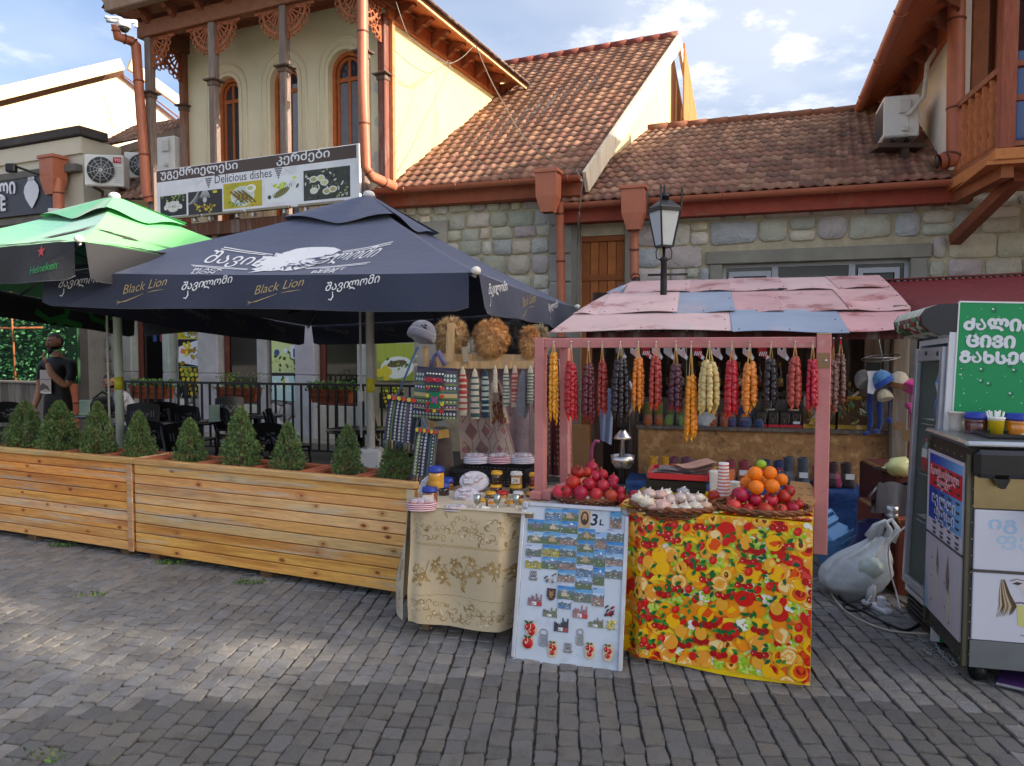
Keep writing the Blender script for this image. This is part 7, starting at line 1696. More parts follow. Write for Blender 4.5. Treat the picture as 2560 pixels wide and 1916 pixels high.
p=W(1340+1370/5.52,1120+670/5.52,4.05);fruit('pomegranate','single dark pomegranate left of the middle basket','pomegranate',PM[2],p,.036,None)
m=MB(c(238,124,8));m.sph((0,0,0),(1,1,.95),18,12);m.sph((0,0,.93),(.07,.07,.03),8,5,c(120,120,50));OM=m.mesh('orange');_put(OM,M_['orange'])
for k,(x,y,d,Y,lab)in enumerate(((1050,545,212,3.72,'left orange of the lowest row on the right basket'),(1270,530,212,3.72,'middle orange of the lowest row, with a small navel'),(1400,440,178,3.82,'orange at the right end of the orange pile'),(1035,358,212,3.78,'upper left orange right under the lime'),(1240,347,195,3.78,'upper right orange right under the lime'),(905,492,165,3.86,'orange at the left end of the orange pile'),(930,410,120,3.95,'orange half hidden at the back left of the pile'),(1160,460,150,3.86,'orange in the dark gap at the middle of the pile'))):
 fruit('orange',lab,'orange',OM,W(1700+x/5.52,1120+y/5.52,Y),d/5.52*Y/FPX/2,'oranges heaped on the right basket')
m=MB(c(140,176,40));m.sph((0,0,0),(1.12,.95,.95),14,10);me=m.mesh('lime');_put(me,M_['orange']);fruit('lime','green lime crowning the pile of oranges','lime',me,W(1700+1122/5.52,1120+225/5.52,3.8),.024,None,.2)
def basket(label,px,py,Y,rx,ry,h=.05,rz=0,seed=0):
 p=W(px,py,Y);o=T('wicker_basket',label,'basket',tuple(p),rz,group='flat wicker baskets on the tables');rs=random.Random(seed);BR=c(112,62,40)
 P(o,'floor',MB(c(84,48,32)).lathe([(0,.004),(.82,.004),(.84,.012),(0,.012)],26,TR(s=(rx,ry,1))),M_['wicker'])
 for k in range(4):
  m=MB(tuple(v*rs.uniform(.8,1.25)for v in BR));n=72;t0_=k*1.3
  m.tube([V(((.84+.16*((k+.5*math.sin(i*.9+t0_))/3.4))*rx*math.cos(i*2*math.pi/n),(.84+.16*((k+.5*math.sin(i*.9+t0_))/3.4))*ry*math.sin(i*2*math.pi/n),.008+h*k/3.3+.005*math.sin(i*1.8+k*2)))for i in range(n)],.0075,5,closed=True);P(o,'wicker_band',m,M_['wicker'])
 m=MB(c(136,82,52))
 for s_ in(0,1):
  n=96;m.tube([V(((1+.018*math.sin(i*.8+s_*3.14))*rx*math.cos(i*2*math.pi/n),(1+.018*math.sin(i*.8+s_*3.14))*ry*math.sin(i*2*math.pi/n),h+.006*math.cos(i*.8+s_*3.14)))for i in range(n)],.007,5,closed=True)
 P(o,'braided_rim',m,M_['wicker']);return o
basket('flat wicker basket of pomegranates on the white board, left of the three',1476,1259,4.30,.215,.165,.05,R(-15),1)
basket('oval wicker basket of bagged sweets, middle of the three',1685,1286,3.83,.225,.16,.055,R(-20),2)
basket('oval wicker basket of pomegranates under the oranges, right of the three',1903,1292,3.72,.235,.16,.055,R(-20),3)
rs=random.Random(14)
BG=[(1405,690,0,1),(1520,745,0,1.2),(1610,800,0,1),(1740,800,0,1.4),(1900,850,0,1.1),(2060,850,0,1.3),(2190,800,0,1),(2260,820,0,1),(2340,800,0,1),(1560,640,1,1.2),(1720,650,1,1.1),(1850,720,1,1.3),(2000,690,1,1.2),(2130,700,1,1.2),(2250,690,1,1),(2030,610,2,1.1),(1800,630,2,1)]
for k,(x,y,row,s_)in enumerate(BG):
 Y=3.72+.055*row;p=W(1340+x/5.52,1120+y/5.52,Y);col=rs.choice([c(206,196,178),c(196,160,150),c(216,206,190),c(190,168,160),c(150,150,156),c(206,170,140)]);m=MB(col);sd=k
 m.sph((0,0,0),(.034*s_,.028*s_,.022*s_),16,12,None,lambda d:1+.3*NZ.noise((d.x*2.4+sd,d.y*2.4,d.z*2.4))+.12*NZ.noise((d.x*6+sd,d.y*6,d.z*6)));m.prism([(-.012,0),(.014,.002),(.004,.02+.016*rs.random())],-.003,.003,TR(rs.uniform(-.015,.015),0,.012*s_,rx=R(90)+rs.uniform(-.5,.5),ry=rs.uniform(-.7,.7),rz=rs.uniform(-1,1)),c(216,212,206))
 S('bagged_sweets','clear bag of pale dried sweets in the middle basket, %s of row %s'%(ORD_[[q[2]for q in BG[:k]].count(row)],'one two three'.split()[row]),'bag',m,M_['gloss'],tuple(p),rs.random(),group='little bags of dried sweets')
def cup(label,px,pyb,Y,r0,r1,h,cols,n=1,name='paper_cup',M2=None):
 p=W(px,pyb,Y);o=T(name,label,'cup',tuple(p));pr=[(r0,0)];cc=[]
 N_=22
 for k in range(1,N_+1):pr.append((lerp(r0,r1,k/N_)+(.0012 if k%2 else 0),h*k/N_));cc.append(cols[k%len(cols)])
 P(o,'wall',MB().lathe(pr,20,cols=cc),M_['print']);return o
cup('tall stack of orange striped paper cups by the middle basket',1808,1250,3.95,.036,.026,.20,[c(226,222,220),c(206,120,100)])
cup('small white printed paper cup behind the striped stack',1838,1236,4.05,.026,.03,.07,[c(224,222,220),c(206,206,210)])
cup('plain white paper cups behind the striped stack, with a green leaf',1788,1240,4.12,.028,.033,.14,[c(226,226,224)])
p=W(2002,1240,3.85);m=MB(c(176,134,84));m.prism([(-.07,-.02),(.0,-.075),(.075,-.03),(.08,.03),(.04,.07),(-.05,.075)],-.004,.004,TR(rx=R(70),rz=R(-20)));fn=lambda x,y,l:TR(rx=R(70),rz=R(-20))@V((x,y,.0045))
for k in range(9):q=(k%3)*.04-.04;w_=(k//3)*.034-.03;m.line(fn,[(q-.012,w_),(q-.004,w_+.004),(q+.004,w_-.002),(q+.012,w_+.003)],.003,1,c(90,60,40))
S('handwritten_card','torn brown cardboard price card with pen marks at the right basket','card',m,M_['paint'],tuple(p))
# juicer, tray with leather goods, crate behind the baskets
jp=W(1556,1236,4.45);o=T('hand_juicer','steel lever juicer behind the pomegranates','juicer',tuple(jp));P(o,'stand',MB(c(40,40,42)).box(-.05,-.05,0,.05,.06,.02,.006).tube([(0,.05,.02),(0,.05,.3)],.014,8),M_['black']);P(o,'bowl',MB(c(206,206,204)).lathe([(.045,.16),(.062,.19),(.068,.235),(.072,.235),(.066,.19),(.03,.17)],20),M_['metal']);P(o,'press_cone',MB(c(214,214,212)).lathe([(.056,.335),(.05,.35),(.02,.385),(.012,.4)],18),M_['metal']);P(o,'lever',MB(c(190,190,192)).tube([(0,.0,.2),(.0,.0,.5)],.012,8).box(-.03,-.03,.4,.03,.03,.5,.008,col=c(40,40,42)).tube([(.02,0,.46),(.055,-.01,.52),(.06,-.01,.62),(.035,0,.68)],.01,6),M_['metal'])
p=W(1552,1250,4.3);S('juice_glass','dark glass tumbler below the juicer bowl','glass',MB(c(50,50,50)).lathe([(.026,0),(.034,.085),(.031,.085),(.024,.004)],14),M_['gloss'],tuple(p))
def crate(label,px,pyb,Y,w,d,h,rz,col=c(34,34,38)):
 p=W(px,pyb,Y);o=T('plastic_crate',label,'crate',tuple(p),rz);nx=max(6,int(w/.03));m=MB(col)
 for(L,Mx)in((w,TR(-w/2,-d/2,0)),(w,TR(-w/2,d/2,0)),(d,TR(w/2,-d/2,0,rz=R(90))),(d,TR(-w/2,-d/2,0,rz=R(90)))):
  sv=m.M;m.M=Mx
  for z0,z1 in((0,.03),(h*.48,h*.54),(h-.03,h)):m.box(0,-.006,z0,L,.006,z1)
  n=max(4,int(L/.03))
  for k in range(n+1):m.box(L*k/n-.004,-.005,0,L*k/n+.004,.005,h)
  for z in[h*(.12+.09*q)for q in range(10)]:m.box(0,-.004,z,L,.004,z+.008)
  m.M=sv
 m.box(-w/2,-d/2,0,w/2,d/2,.008);P(o,'lattice_wall',m,M_['plastic'],kind='stuff');return p
crate('black lattice crate with blue lining behind the middle basket',1692,1236,4.35,.32,.26,.1,R(-16));p=W(1692,1222,4.35);S('blue_lining','blue cloth inside the lattice crate','cloth',MB(c(40,60,110)).box(-.13,-.1,0,.13,.1,.075,.02),M_['cloth'],tuple(p),R(-16))
p=W(1700,1193,4.3);o=T('red_tray','red plastic tray resting on the lattice crate','tray',tuple(p),R(-18));P(o,'tray_floor',MB(c(186,40,50)).box(-.165,-.11,0,.165,.11,.008,.003),M_['plastic']);m=MB(c(196,50,58));[m.beam(a,b,.012,.03)for a,b in(((-.165,-.11,.02),(.165,-.11,.02)),((-.165,.11,.035),(.165,.11,.035)),((-.165,-.11,.02),(-.165,.11,.035)),((.165,-.11,.02),(.165,.11,.035)))];P(o,'tray_rim',m,M_['plastic'])
for k,(dx,dz,col,lab)in enumerate(((-.08,.03,c(120,90,84),'grey brown felt pouch at the left of the red tray'),(-.02,.045,c(90,80,80),'folded grey pouch on top of the red tray'),(.06,.035,c(170,116,94),'tan leather pouch at the bottom right of the tray stack'),(.08,.055,c(150,96,80),'middle brown leather pouch of the tray stack'),(.09,.075,c(176,124,100),'topmost tan leather pouch with a curled corner'))):
 m=MB(col);m.grid(lambda u,v:((u-.5)*.2,(v-.5)*.16,.01*math.sin(u*4+k)+.012*u*u),10,6);m.grid(lambda u,v:((u-.5)*.2,(v-.5)*.16,.01*math.sin(u*4+k)+.012*u*u-.008),10,6,flip=True);S('leather_pouch',lab,'pouch',m,M_['cloth'],tuple(p+V((dx,0,dz))),R(-18+6*k),group='leather pouches on the red tray')
 # ================================================================ white magnet board
BLp,BRp=W(1281,1659,3.84),W(1549,1695,3.67);TLp,TRp=W(1322,1260,4.03),W(1573,1272,3.87)
bx=(BRp-BLp);bw=bx.length;bx.normalize();bz=(TLp-BLp);bz=bz-bx*bz.dot(bx);bh=bz.length;bz.normalize();by=bz.cross(bx)
FB=X((bx,by,bz)).transposed().to_4x4();FB.translation=BLp;bskew=(TLp-BLp).dot(bx)/bh
wbd=T('magnet_board','scuffed white magnet board leaning on the tables, marked 3L','board',M=FB)
M_['wb']=mat('whiteboard',.35,var=.07,vs=5,bump=.02,bs=30,patch=(c(150,160,172),3,.5,.72,.7))
P(wbd,'panel',MB(c(196,206,218)).box(.012,.006,.012,bw-.012,.016,bh-.012),M_['wb'])
for a,b in(((.03,0),(bw-.03,0)),((.03,bh),(bw-.03,bh)),((0,.03),(0,bh-.03)),((bw,.03),(bw,bh-.03))):P(wbd,'frame_rail',MB(c(206,208,214)).beam((a[0],.008,a[1]),(b[0],.008,b[1]),.022,.022,(0,1,0),.003),M_['steel'])
for x,z in((0,0),(bw,0),(0,bh),(bw,bh)):P(wbd,'corner_cap',MB(c(176,180,190)).box(x-.014 if x==0 else x-.03,-.006,z-.014 if z==0 else z-.03,x+(.03 if x==0 else .014),.022,z+(.03 if z==0 else .014),.012),M_['plastic'])
def B2(px,py):q=FB.inverted()@PL(px,py,BLp+by*.005,by);return q.x,q.z
BF=lambda x,y,l:(x,.0055-.0004*l,y)
m=MB(c(34,34,38));x0,y0=B2(1474,1313);m.text('3',.085,lambda x,y,l:BF(x0+x*1.0,y0+y,l),1,c(34,34,38),.12,.022);x0,y0=B2(1497,1313);m.text('L',.042,lambda x,y,l:BF(x0+x*1.2,y0+y,l),1,c(34,34,38),.1,.03);P(wbd,'marker_writing',m,M_['print'])
def Z1(x,y):return 1270+x/6.9,1240+y/6.9
rect1=[[(635,215,915,410,'s'),(930,222,1215,425,'c'),(1220,245,1415,545,'p'),(1755,270,1955,560,'t')],[(335,395,610,600,'c'),(615,415,905,605,'m'),(915,430,1200,640,'a'),(1205,555,1495,755,'c'),(1500,620,1695,910,'t'),(1700,570,1995,780,'h')],[(335,602,610,800,'m'),(615,615,900,825,'c'),(900,643,1195,840,'t'),(1195,760,1480,960,'c'),(1690,783,1985,980,'s')],[(305,830,575,1035,'h'),(590,832,880,1035,'y'),(885,845,1175,1050,'h'),(1180,965,1470,1170,'c'),(1475,920,1670,1220,'a'),(1685,985,1975,1195,'t')],[(295,1040,570,1240,'y'),(580,1045,865,1250,'a'),(870,1057,1160,1260,'t'),(1165,1175,1455,1382,'s'),(1460,1225,1660,1535,'a'),(1670,1197,1975,1415,'h')],[(855,1263,1145,1470,'t'),(1160,1385,1445,1600,'a')],[(850,1540,1135,1772,'c'),(1140,1585,1440,1822,'h'),(1450,1575,1655,1895,'t'),(865,1757,1090,1937,'s')]]
DSC={'s':'sea view','c':'hilltop church','p':'brown bearded portrait','t':'old town roofs','m':'stone monument','a':'snowy mountain','h':'terraced old houses','y':'yellow green hillside'}
def scene(m,w,h,kd,rs):
 fn=lambda x,y,l:(x,-.0045-.0003*l,y);Rr=lambda a,b,c_,d,l,col:m.pol(fn,[(a*w,b*h),(c_*w,b*h),(c_*w,d*h),(a*w,d*h)],l,col)
 if kd=='p':
  m.ell(fn,w*.5,h*.55,w*.36,h*.4,1,c(66,48,44),16);m.ell(fn,w*.5,h*.58,w*.2,h*.26,2,c(190,150,112),14);m.ell(fn,w*.5,h*.34,w*.17,h*.17,3,c(70,52,46),12)
  for q in(-1,1):m.ell(fn,w*(.5+q*.09),h*.62,w*.05,h*.02,4,c(60,44,40),8)
  m.line(fn,[(w*.5,h*.6),(w*.5,h*.5)],w*.03,4,c(130,96,70));return
 sk=rs.choice([c(96,160,206),c(150,186,220),c(70,140,200),c(190,200,224)]);Rr(0,.45,1,1,1,sk);Rr(0,.45,1,.7,1.2,tuple(lerp(v,.8,.35)for v in sk));g={'y':c(176,166,70),'t':c(150,126,116),'s':c(90,130,170),'h':c(110,120,110)}.get(kd,c(96,116,86));Rr(0,0,1,.47,1.4,g)
 pts=[(0,.45)]+[(k/7,rs.uniform(.5,.74))for k in range(8)]+[(1,.45)];m.pol(fn,[(a*w,b*h)for a,b in pts],2,c(104,120,130)if kd!='y' else c(140,146,80))
 if kd=='a':m.pol(fn,[(.3*w,.5*h),(.62*w,.9*h),(.95*w,.5*h)],2.5,c(120,130,160));m.pol(fn,[(.5*w,.75*h),(.62*w,.9*h),(.74*w,.74*h),(.64*w,.7*h)],3,c(226,230,238))
 for k in range(34 if kd in 'tshy' else 14):a,b,e=rs.random()*.9,rs.random()*.5,rs.uniform(.03,.1);Rr(a,b,a+e,min(1,b+rs.uniform(.03,.09)),3+k*.02,rs.choice([c(206,196,180),c(150,90,80),c(80,100,70),c(226,222,214),c(120,110,120),c(60,90,110)]))
 if kd in 'cm':
  x=rs.uniform(.42,.6);col=rs.choice([c(190,160,120),c(120,110,120),c(200,186,160)]);Rr(x-.18,.22,x+.18,.5,5,col);Rr(x-.06,.5,x+.08,.68,5,col);m.pol(fn,[((x-.08)*w,.68*h),((x+.1)*w,.68*h),((x+.01)*w,.86*h)],6,tuple(v*.7 for v in col));Rr(x+.2,.2,x+.3,.4,5,tuple(v*.8 for v in col))
 m.line(fn,[(w*.06,h*.93),(w*.36,h*.93)],h*.05,7,c(70,90,150))
def magnet(label,pts,mb_,mt=None,dz=0):
 x,y=pts;return S('fridge_magnet',label,'magnet',mb_,mt or M_['print'],M=FB@TR(x,.0058-dz,y),group='souvenir magnets on the white board')
rs=random.Random(31)
for r_,row in enumerate(rect1):
 for k,(x0,y0,x1,y1,kd)in enumerate(row):
  a,b=B2(*Z1(x0,y1));a2,b2_=B2(*Z1(x1,y0));aw=max(.03,B2(*Z1(x1,y1))[0]-a);ah=B2(*Z1(x0,y0))[1]-b;m=MB(c(190,160,120)if kd=='p' else c(200,204,210));m.box(.001,-.004,.001,aw-.001,0,ah-.001);scene(m,aw,ah,kd,rs)
  magnet('%s magnet, %s from left in the %s row of the board'%(DSC[kd],ORD_[k],ORD_[r_]),(a,b),m)
def Z2(x,y):return 1270+x/6.9,1470+y/6.9
def pomag(label,x0,y0,x1,y1,n,rot=0):
 a,b=B2(*Z2(x0,y1));w=B2(*Z2(x1,y1))[0]-a;h=B2(*Z2(x0,y0))[1]-b;m=MB(c(206,186,150));cx,cy=w/2,h/2;cr,sr=math.cos(rot),math.sin(rot);k_=.42
 out=[(cx+w*.5*abs(math.cos(g))**.7*(1 if math.cos(g)>0 else-1)*(k_/.5 if rot else 1),cy+h*.5*abs(math.sin(g))**.8*(1 if math.sin(g)>0 else-1))for g in[q*math.pi/9 for q in range(18)]]
 if rot:out=[(cx+(x-cx)*cr-(y-cy)*sr,cy+(x-cx)*sr+(y-cy)*cr)for x,y in out]
 m.prism([(x,-y)for x,y in out],0,.006,TR(rx=R(90))@X.Diagonal((1,-1,1,1)));fn=lambda x,y,l:(x,-.0065-.0003*l,y)
 for q,(u,v)in enumerate(((.5,.45),)if n==1 else((.34,.66),(.66,.58),(.5,.3))):
  x,y=cx+(u-.5)*w*(cr if rot else 1)*.9-(v-.5)*h*sr*.8,cy+(v-.5)*h+(u-.5)*w*sr*.6;r=min(w,h)*(.44 if n==1 else .25)
  m.sph((x,-.006,y),(r,.008,r),12,6,c(186,20,34));m.ell(fn,x-r*.3,y+r*.1,r*.14,r*.3,30,c(240,190,190),8,.4)
 for q in(-1,1):m.leaf(fn,cx-h*.3*sr,cy+h*.36,w*.4,w*.2,1.57-q*1.1,31,c(40,84,50))
 m.line(fn,[(cx,cy+h*.36),(cx+w*.05,cy+h*.1),(cx-w*.1,cy-h*.1)],w*.06,32,c(214,196,150));magnet(label,(a,b),m)
pomag('tilted pomegranate branch magnet at the lower left',270,560,505,820,3,.5);pomag('round pomegranate magnet at the lower left edge',235,810,440,1040,1);pomag('pomegranate branch magnet beside the left bottle opener',675,895,845,1190,3);pomag('pomegranate branch magnet under the right bottle opener',1315,920,1490,1220,3);pomag('pomegranate branch magnet at the lower right corner',1630,950,1805,1255,3)
def relief(label,Zf,x0,y0,x1,y1,kind,col,col2):
 a,b=B2(*Zf(x0,y1));w=B2(*Zf(x1,y1))[0]-a;h=B2(*Zf(x0,y0))[1]-b;m=MB(col);fn=lambda x,y,l:(x,-.003-.0004*l,y);bxf=lambda u0,v0,u1,v1,cc,d=.004:m.box(u0*w,-d,v0*h,u1*w,0,v1*h,col=cc)
 if kind=='sky':
  bxf(0,0,1,.34,col);bxf(.3,.06,.62,.32,c(226,226,226),.005);bxf(.64,.02,1,.33,col2,.005);rr=random.Random(int(x0));m.text('ILI',h*.22,lambda x,y,l:(w*.32+x,-.0055,h*.1+y),1,c(90,90,94),0,.02)
  for k in range(9):u=k/9;t=rr.uniform(.45,.75)if k not in(5,8)else rr.uniform(.85,1);bxf(u,.34,u+.09,t,tuple(v*rr.uniform(.7,1.2)for v in col));m.prism([(u*w,t*h),((u+.09)*w,t*h),((u+.045)*w,(t+.1)*h)],0,.003,TR(rx=R(90)))
 elif kind=='ship':
  m.tube([(w*(.1+.8*k/8),-.003,h*(.25-.12*math.sin(math.pi*k/8)))for k in range(9)],.0025,5)
  for q in range(3):m.tube([(w*(.2+.2*q+.2*math.sin(math.pi*k/6)),-.003,h*(.3+.6*k/6))for k in range(7)],.0018,5);m.tube([(w*(.8-.2*q-.2*math.sin(math.pi*k/6)),-.003,h*(.3+.6*k/6))for k in range(7)],.0018,5)
  bxf(.15,0,.85,.16,col)
 elif kind=='open':
  bxf(.1,.0,.9,.62,col2,.003);m.tube([(w*(.5+.4*math.cos(g)),-.003,h*(.8+.17*math.sin(g)))for g in[k*math.pi/8 for k in range(16)]],.003,5,closed=True);m.tube([(w*.08,-.003,h*.62),(w*.08,-.003,h*.1),(w*.5,-.003,0),(w*.92,-.003,h*.1),(w*.92,-.003,h*.62)],.003,5)
  for k in range(6):m.line(fn,[(w*.2,h*(.12+.07*k)),(w*.5,h*(.16+.06*k)),(w*.8,h*(.1+.08*k))],.002,1,c(120,124,130))
 elif kind=='shield':
  m.prism([(0,h),(w,h),(w,h*.35),(w*.8,h*.1),(w*.5,0),(w*.2,h*.1),(0,h*.35)],0,.005,TR(rx=R(90)));f2=lambda x,y,l:(x,-.0055,y);[m.line(f2,[(w*rs.uniform(.2,.8),h*rs.uniform(.25,.85)),(w*rs.uniform(.2,.8),h*rs.uniform(.25,.85))],.002,1,col2)for k in range(14)];m.ell(f2,w*.5,h*.55,w*.22,h*.18,1,col2,12)
 else:
  rr=random.Random(int(x0)+5)
  for k in range(16):u,v=rr.uniform(.05,.75),rr.uniform(.05,.75);m.tube([(w*u,-.003,h*v),(w*(u+.1),-.005,h*(v+.12)),(w*(u+.22),-.003,h*(v+.2))],.004,5,col=rr.choice([col,col2]))
 magnet(label,(a,b),m,M_['gloss'])
DG=c(90,90,94)
relief('pink skyline magnet with white letters, upper left',Z2,340,80,580,295,'sky',c(150,110,116),c(176,50,60));relief('olive skyline magnet in a bag, left of the blue one',Z2,600,330,845,490,'sky',c(120,124,96),c(110,116,90));relief('pink skyline magnet with white letters, centre right',Z2,1115,280,1370,510,'sky',c(160,116,120),c(180,54,64));relief('black skyline magnet with white letters, centre',Z2,790,510,1040,745,'sky',c(56,54,64),c(150,70,76));relief('olive skyline magnet at the right',Z2,1385,510,1645,670,'sky',c(126,128,96),c(116,118,90))
relief('metal sailing ship magnet at the left under the pictures',Z1,340,1265,525,1450,'ship',c(130,124,122),DG);relief('metal sailing ship magnet in the bottom row',Z2,930,920,1130,1110,'ship',c(136,132,126),DG);relief('dark metal figures magnet with white stripes',Z1,610,1290,845,1500,'x',c(90,84,74),c(210,206,206));relief('brown shield magnet with gold drawing',Z2,665,0,815,215,'shield',c(74,40,34),c(170,140,90));relief('red and black dancer magnet at the right',Z2,1650,270,1865,510,'x',c(60,40,44),c(190,40,50));relief('gold filigree magnet at the right edge',Z2,1685,520,1870,745,'x',c(206,190,90),c(220,206,120));relief('bagged bottle opener magnet, left one',Z2,525,690,690,1000,'open',c(150,152,156),c(140,146,160));relief('bagged bottle opener magnet, right one',Z2,1170,690,1305,985,'open',c(156,152,146),c(150,152,150))
# ================================================================ honey, packs and goblets on the gold table
def gt(x,y):return 1000+x/5.81,1120+y/5.81
def jar(label,x,ytop,ybot,w,Y,lid,body,sq=False,tag=None):
 px,pb=gt(x,ybot);p=W(px,pb,Y);k_=Y/FPX/5.81;h=(ybot-ytop)*k_;r=w*k_/2;o=T('honey_jar',label,'jar',tuple(p),R(20),group='honey and preserve jars on the gold table');n=8 if sq else 18
 P(o,'jar',MB(body).lathe([(r*.86,0),(r*.94,h*.03),(r*.95,h*.3),(r*.92,h*.34),(r*.95,h*.38),(r*.94,h*.66),(r*.85,h*.74)],n),M_['jar'])
 P(o,'lid',MB(lid).lathe([(r*.88,h*.74),(r*1.0,h*.75),(r*1.0,h*.86),(r*.9,h*.88),(r*.9,h*.98),(r*.7,h),(r*.66,h*.96),(0,h*.96)],20),M_['plastic'])
 if tag:m=MB(c(220,214,200));m.box(-r*.8,-r*1.02,h*.2,r*.6,-r*.96,h*.62);fn=lambda a,b,l:(-r*.7+a,-r*1.03,h*.28+b);(m.text(tag,h*.36,fn,1,c(50,50,60),.2)if tag!=' ' else 0);o2=P(o,'paper_label',m,M_['print']);o.rotation_euler.z=0
 return o
BLl,YLl,WHl=c(40,62,150),c(214,160,40),c(214,210,204);AMB,DRK,BRN=c(196,140,30),c(46,26,20),c(140,74,36)
jar('big honey jar with a blue lid standing on another jar',527,265,575,245,4.36,BLl,c(206,150,36));jar('big brown honey jar with a blue lid at the bottom left',435,560,830,240,4.30,BLl,BRN,tag=' ');jar('dark jar with a blue lid beside the brown jar',640,500,785,170,4.5,BLl,DRK);jar('amber jar with a blue lid at the back',700,425,720,170,4.68,BLl,c(150,90,30))
for lab,x,a,b,w,Y,lid,bd,sq,tg in(('square dark jar with a yellow lid, upper of its stack',1405,332,530,170,4.62,YLl,DRK,1,None),('dark jar with a yellow lid under the square dark jar',1395,525,690,185,4.6,YLl,DRK,0,None),('honey jar with a white lid and a handwritten 24',1690,342,545,180,4.6,WHl,c(190,130,50),1,'24'),('dark jar with a yellow lid under the jar marked 24',1685,530,720,190,4.58,YLl,DRK,0,None),('low dark jar with a yellow lid left of the red lid',1318,630,790,160,4.42,YLl,c(70,34,26),0,None),('amber jar with a red lid behind the goblets',1490,622,800,175,4.44,c(190,40,40),c(190,120,40),0,None),('red brown jar with a white lid behind the right goblet',1718,630,800,165,4.42,WHl,c(120,40,30),0,None),('red jar with a yellow lid next to the pink post, upper',1945,358,560,150,4.62,YLl,c(120,44,34),1,None),('dark jar with a yellow lid next to the pink post, middle',1945,556,650,150,4.6,YLl,DRK,0,None),('dark jar with a yellow lid next to the pink post, lowest',1905,642,790,160,4.46,YLl,c(56,26,20),0,None),('small amber honey pot behind the left bell',1205,742,860,110,4.3,YLl,AMB,0,None),('small amber honey pot between the middle goblet and the bells',1335,780,900,140,4.26,c(200,130,30),AMB,0,None),('small amber honey pot left of the right goblet',1590,770,900,150,4.26,c(200,130,30),AMB,0,None),('open low amber honey pot at the right end of the table',1800,762,905,150,4.22,c(206,140,30),AMB,0,None)):jar(lab,x,a,b,w,Y,lid,bd,sq,tg)
for lab,x in(('silver goblet left of the two bells',1120),('silver goblet between the two bells',1412),('silver goblet at the right of the row',1688)):
 p=W(*gt(x,925),4.15);h=250/5.81*4.15/FPX;r=.018;o=T('silver_goblet',lab,'goblet',tuple(p),group='silver goblets along the cloth edge');P(o,'foot',MB(c(190,196,196)).lathe([(r*1.1,0),(r,.006),(r*.3,h*.2),(r*.25,h*.45)],16),M_['metal']);P(o,'cup',MB(c(176,184,176)).lathe([(r*.3,h*.45),(r*.95,h*.52),(r*1.15,h),(r*1.05,h),(r*.8,h*.55)],16),M_['metal'])
for lab,x,col in(('small copper bell with a ring handle',1262,c(150,110,90)),('small brass bell with a ring handle',1572,c(190,170,110))):
 p=W(*gt(x,925),4.17);h=225/5.81*4.17/FPX;o=T('hand_bell',lab,'bell',tuple(p),group='souvenir bells along the cloth edge');P(o,'bell',MB(col).lathe([(.018,0),(.013,h*.15),(.009,h*.35),(0,h*.4)],14),M_['metal']);m=MB(col);m.box(-.006,-.003,h*.38,.006,.003,h*.8);m.tube([(.011*math.cos(k*.785),0,h*.88+.011*math.sin(k*.785))for k in range(8)],.003,5,closed=True);P(o,'handle',m,M_['metal'])
p=W(*gt(1235,930),4.12);S('price_card','small folded white price card among the bells','card',MB(c(222,222,222)).box(-.022,-.002,0,.022,.002,.032,0,TR(rx=R(-20),ry=R(14))),M_['print'],tuple(p));p=W(*gt(1742,935),4.1);S('red_berry','small red berry charm at the foot of the right goblet','charm',MB(c(170,20,40)).sph((0,0,.01),(.014,.012,.01),10,6),M_['gloss'],tuple(p))
def pack(label,x,y,w,Y,kind,base,M0=None):
 px,pb=gt(x,y);p=W(px,pb,Y);k_=Y/FPX/5.81;r=w*k_/2;o=T('sweet_pack',label,'sweet pack',M=(TR(*p)@M0)if M0 else TR(*p),group='cling wrapped sweet packs');rs=random.Random(int(x));m=MB(base);nl=4 if kind=='stack' else 1
 for q in range(nl):m.lathe([(r*.9,.011*q),(r,.004+.011*q),(r*1.0,.009+.011*q),(r*.9,.011+.011*q)],20,cols=[base,c(226,220,226),base],sy=.7)
 P(o,'tray',m,M_['gloss']);z=.011*nl;m=MB()
 for k in range(9):a,b=rs.uniform(-.62,.62)*r,rs.uniform(-.42,.42)*r;m.sph((a,b,z+.006),(r*.24,r*.2,.013),8,6,rs.choice([c(190,150,150),c(160,120,140),c(200,176,180),c(150,110,110)]));m.box(a-r*.14,b-r*.06,z+.0185,a+r*.14,b+r*.06,z+.0195,col=c(206,212,226))
 P(o,'sweets',m,M_['gloss'],kind='stuff');P(o,'cling_film',MB(c(230,230,236)).sph((0,0,z),(r*.98,r*.68,.028),16,8,None,lambda d:1 if d.z>0 else .2),M_['clear']);return o
pack('pink edged stack of sweet packs at the left front corner',315,900,450,4.17,'stack',c(200,90,110));pack('single cling wrapped sweet pack lying left of the goblets',815,905,410,4.16,'one',c(120,90,100))
pack('heart of wrapped sweets standing against the crate',1080,560,440,4.6,'one',c(210,206,216),TR(rx=R(68),rz=.1)@TR(0,.03,0));pack('square of wrapped sweets leaning before the heart',960,760,380,4.36,'one',c(206,200,214),TR(rx=R(55),rz=-.1)@TR(0,.03,0))
crate('black lattice crate behind the honey jars',1237,1240,4.95,.5,.3,.2,R(-17))
for lab,x,col in(('white edged stack of sweet packs on the left of the crate',1105,c(196,196,216)),('pink edged stack of sweet packs on the middle of the crate',1450,c(206,70,110)),('white edged stack of sweet packs by the pink post',1775,c(200,200,216))):pack(lab,x,222,370,4.88,'stack',col)
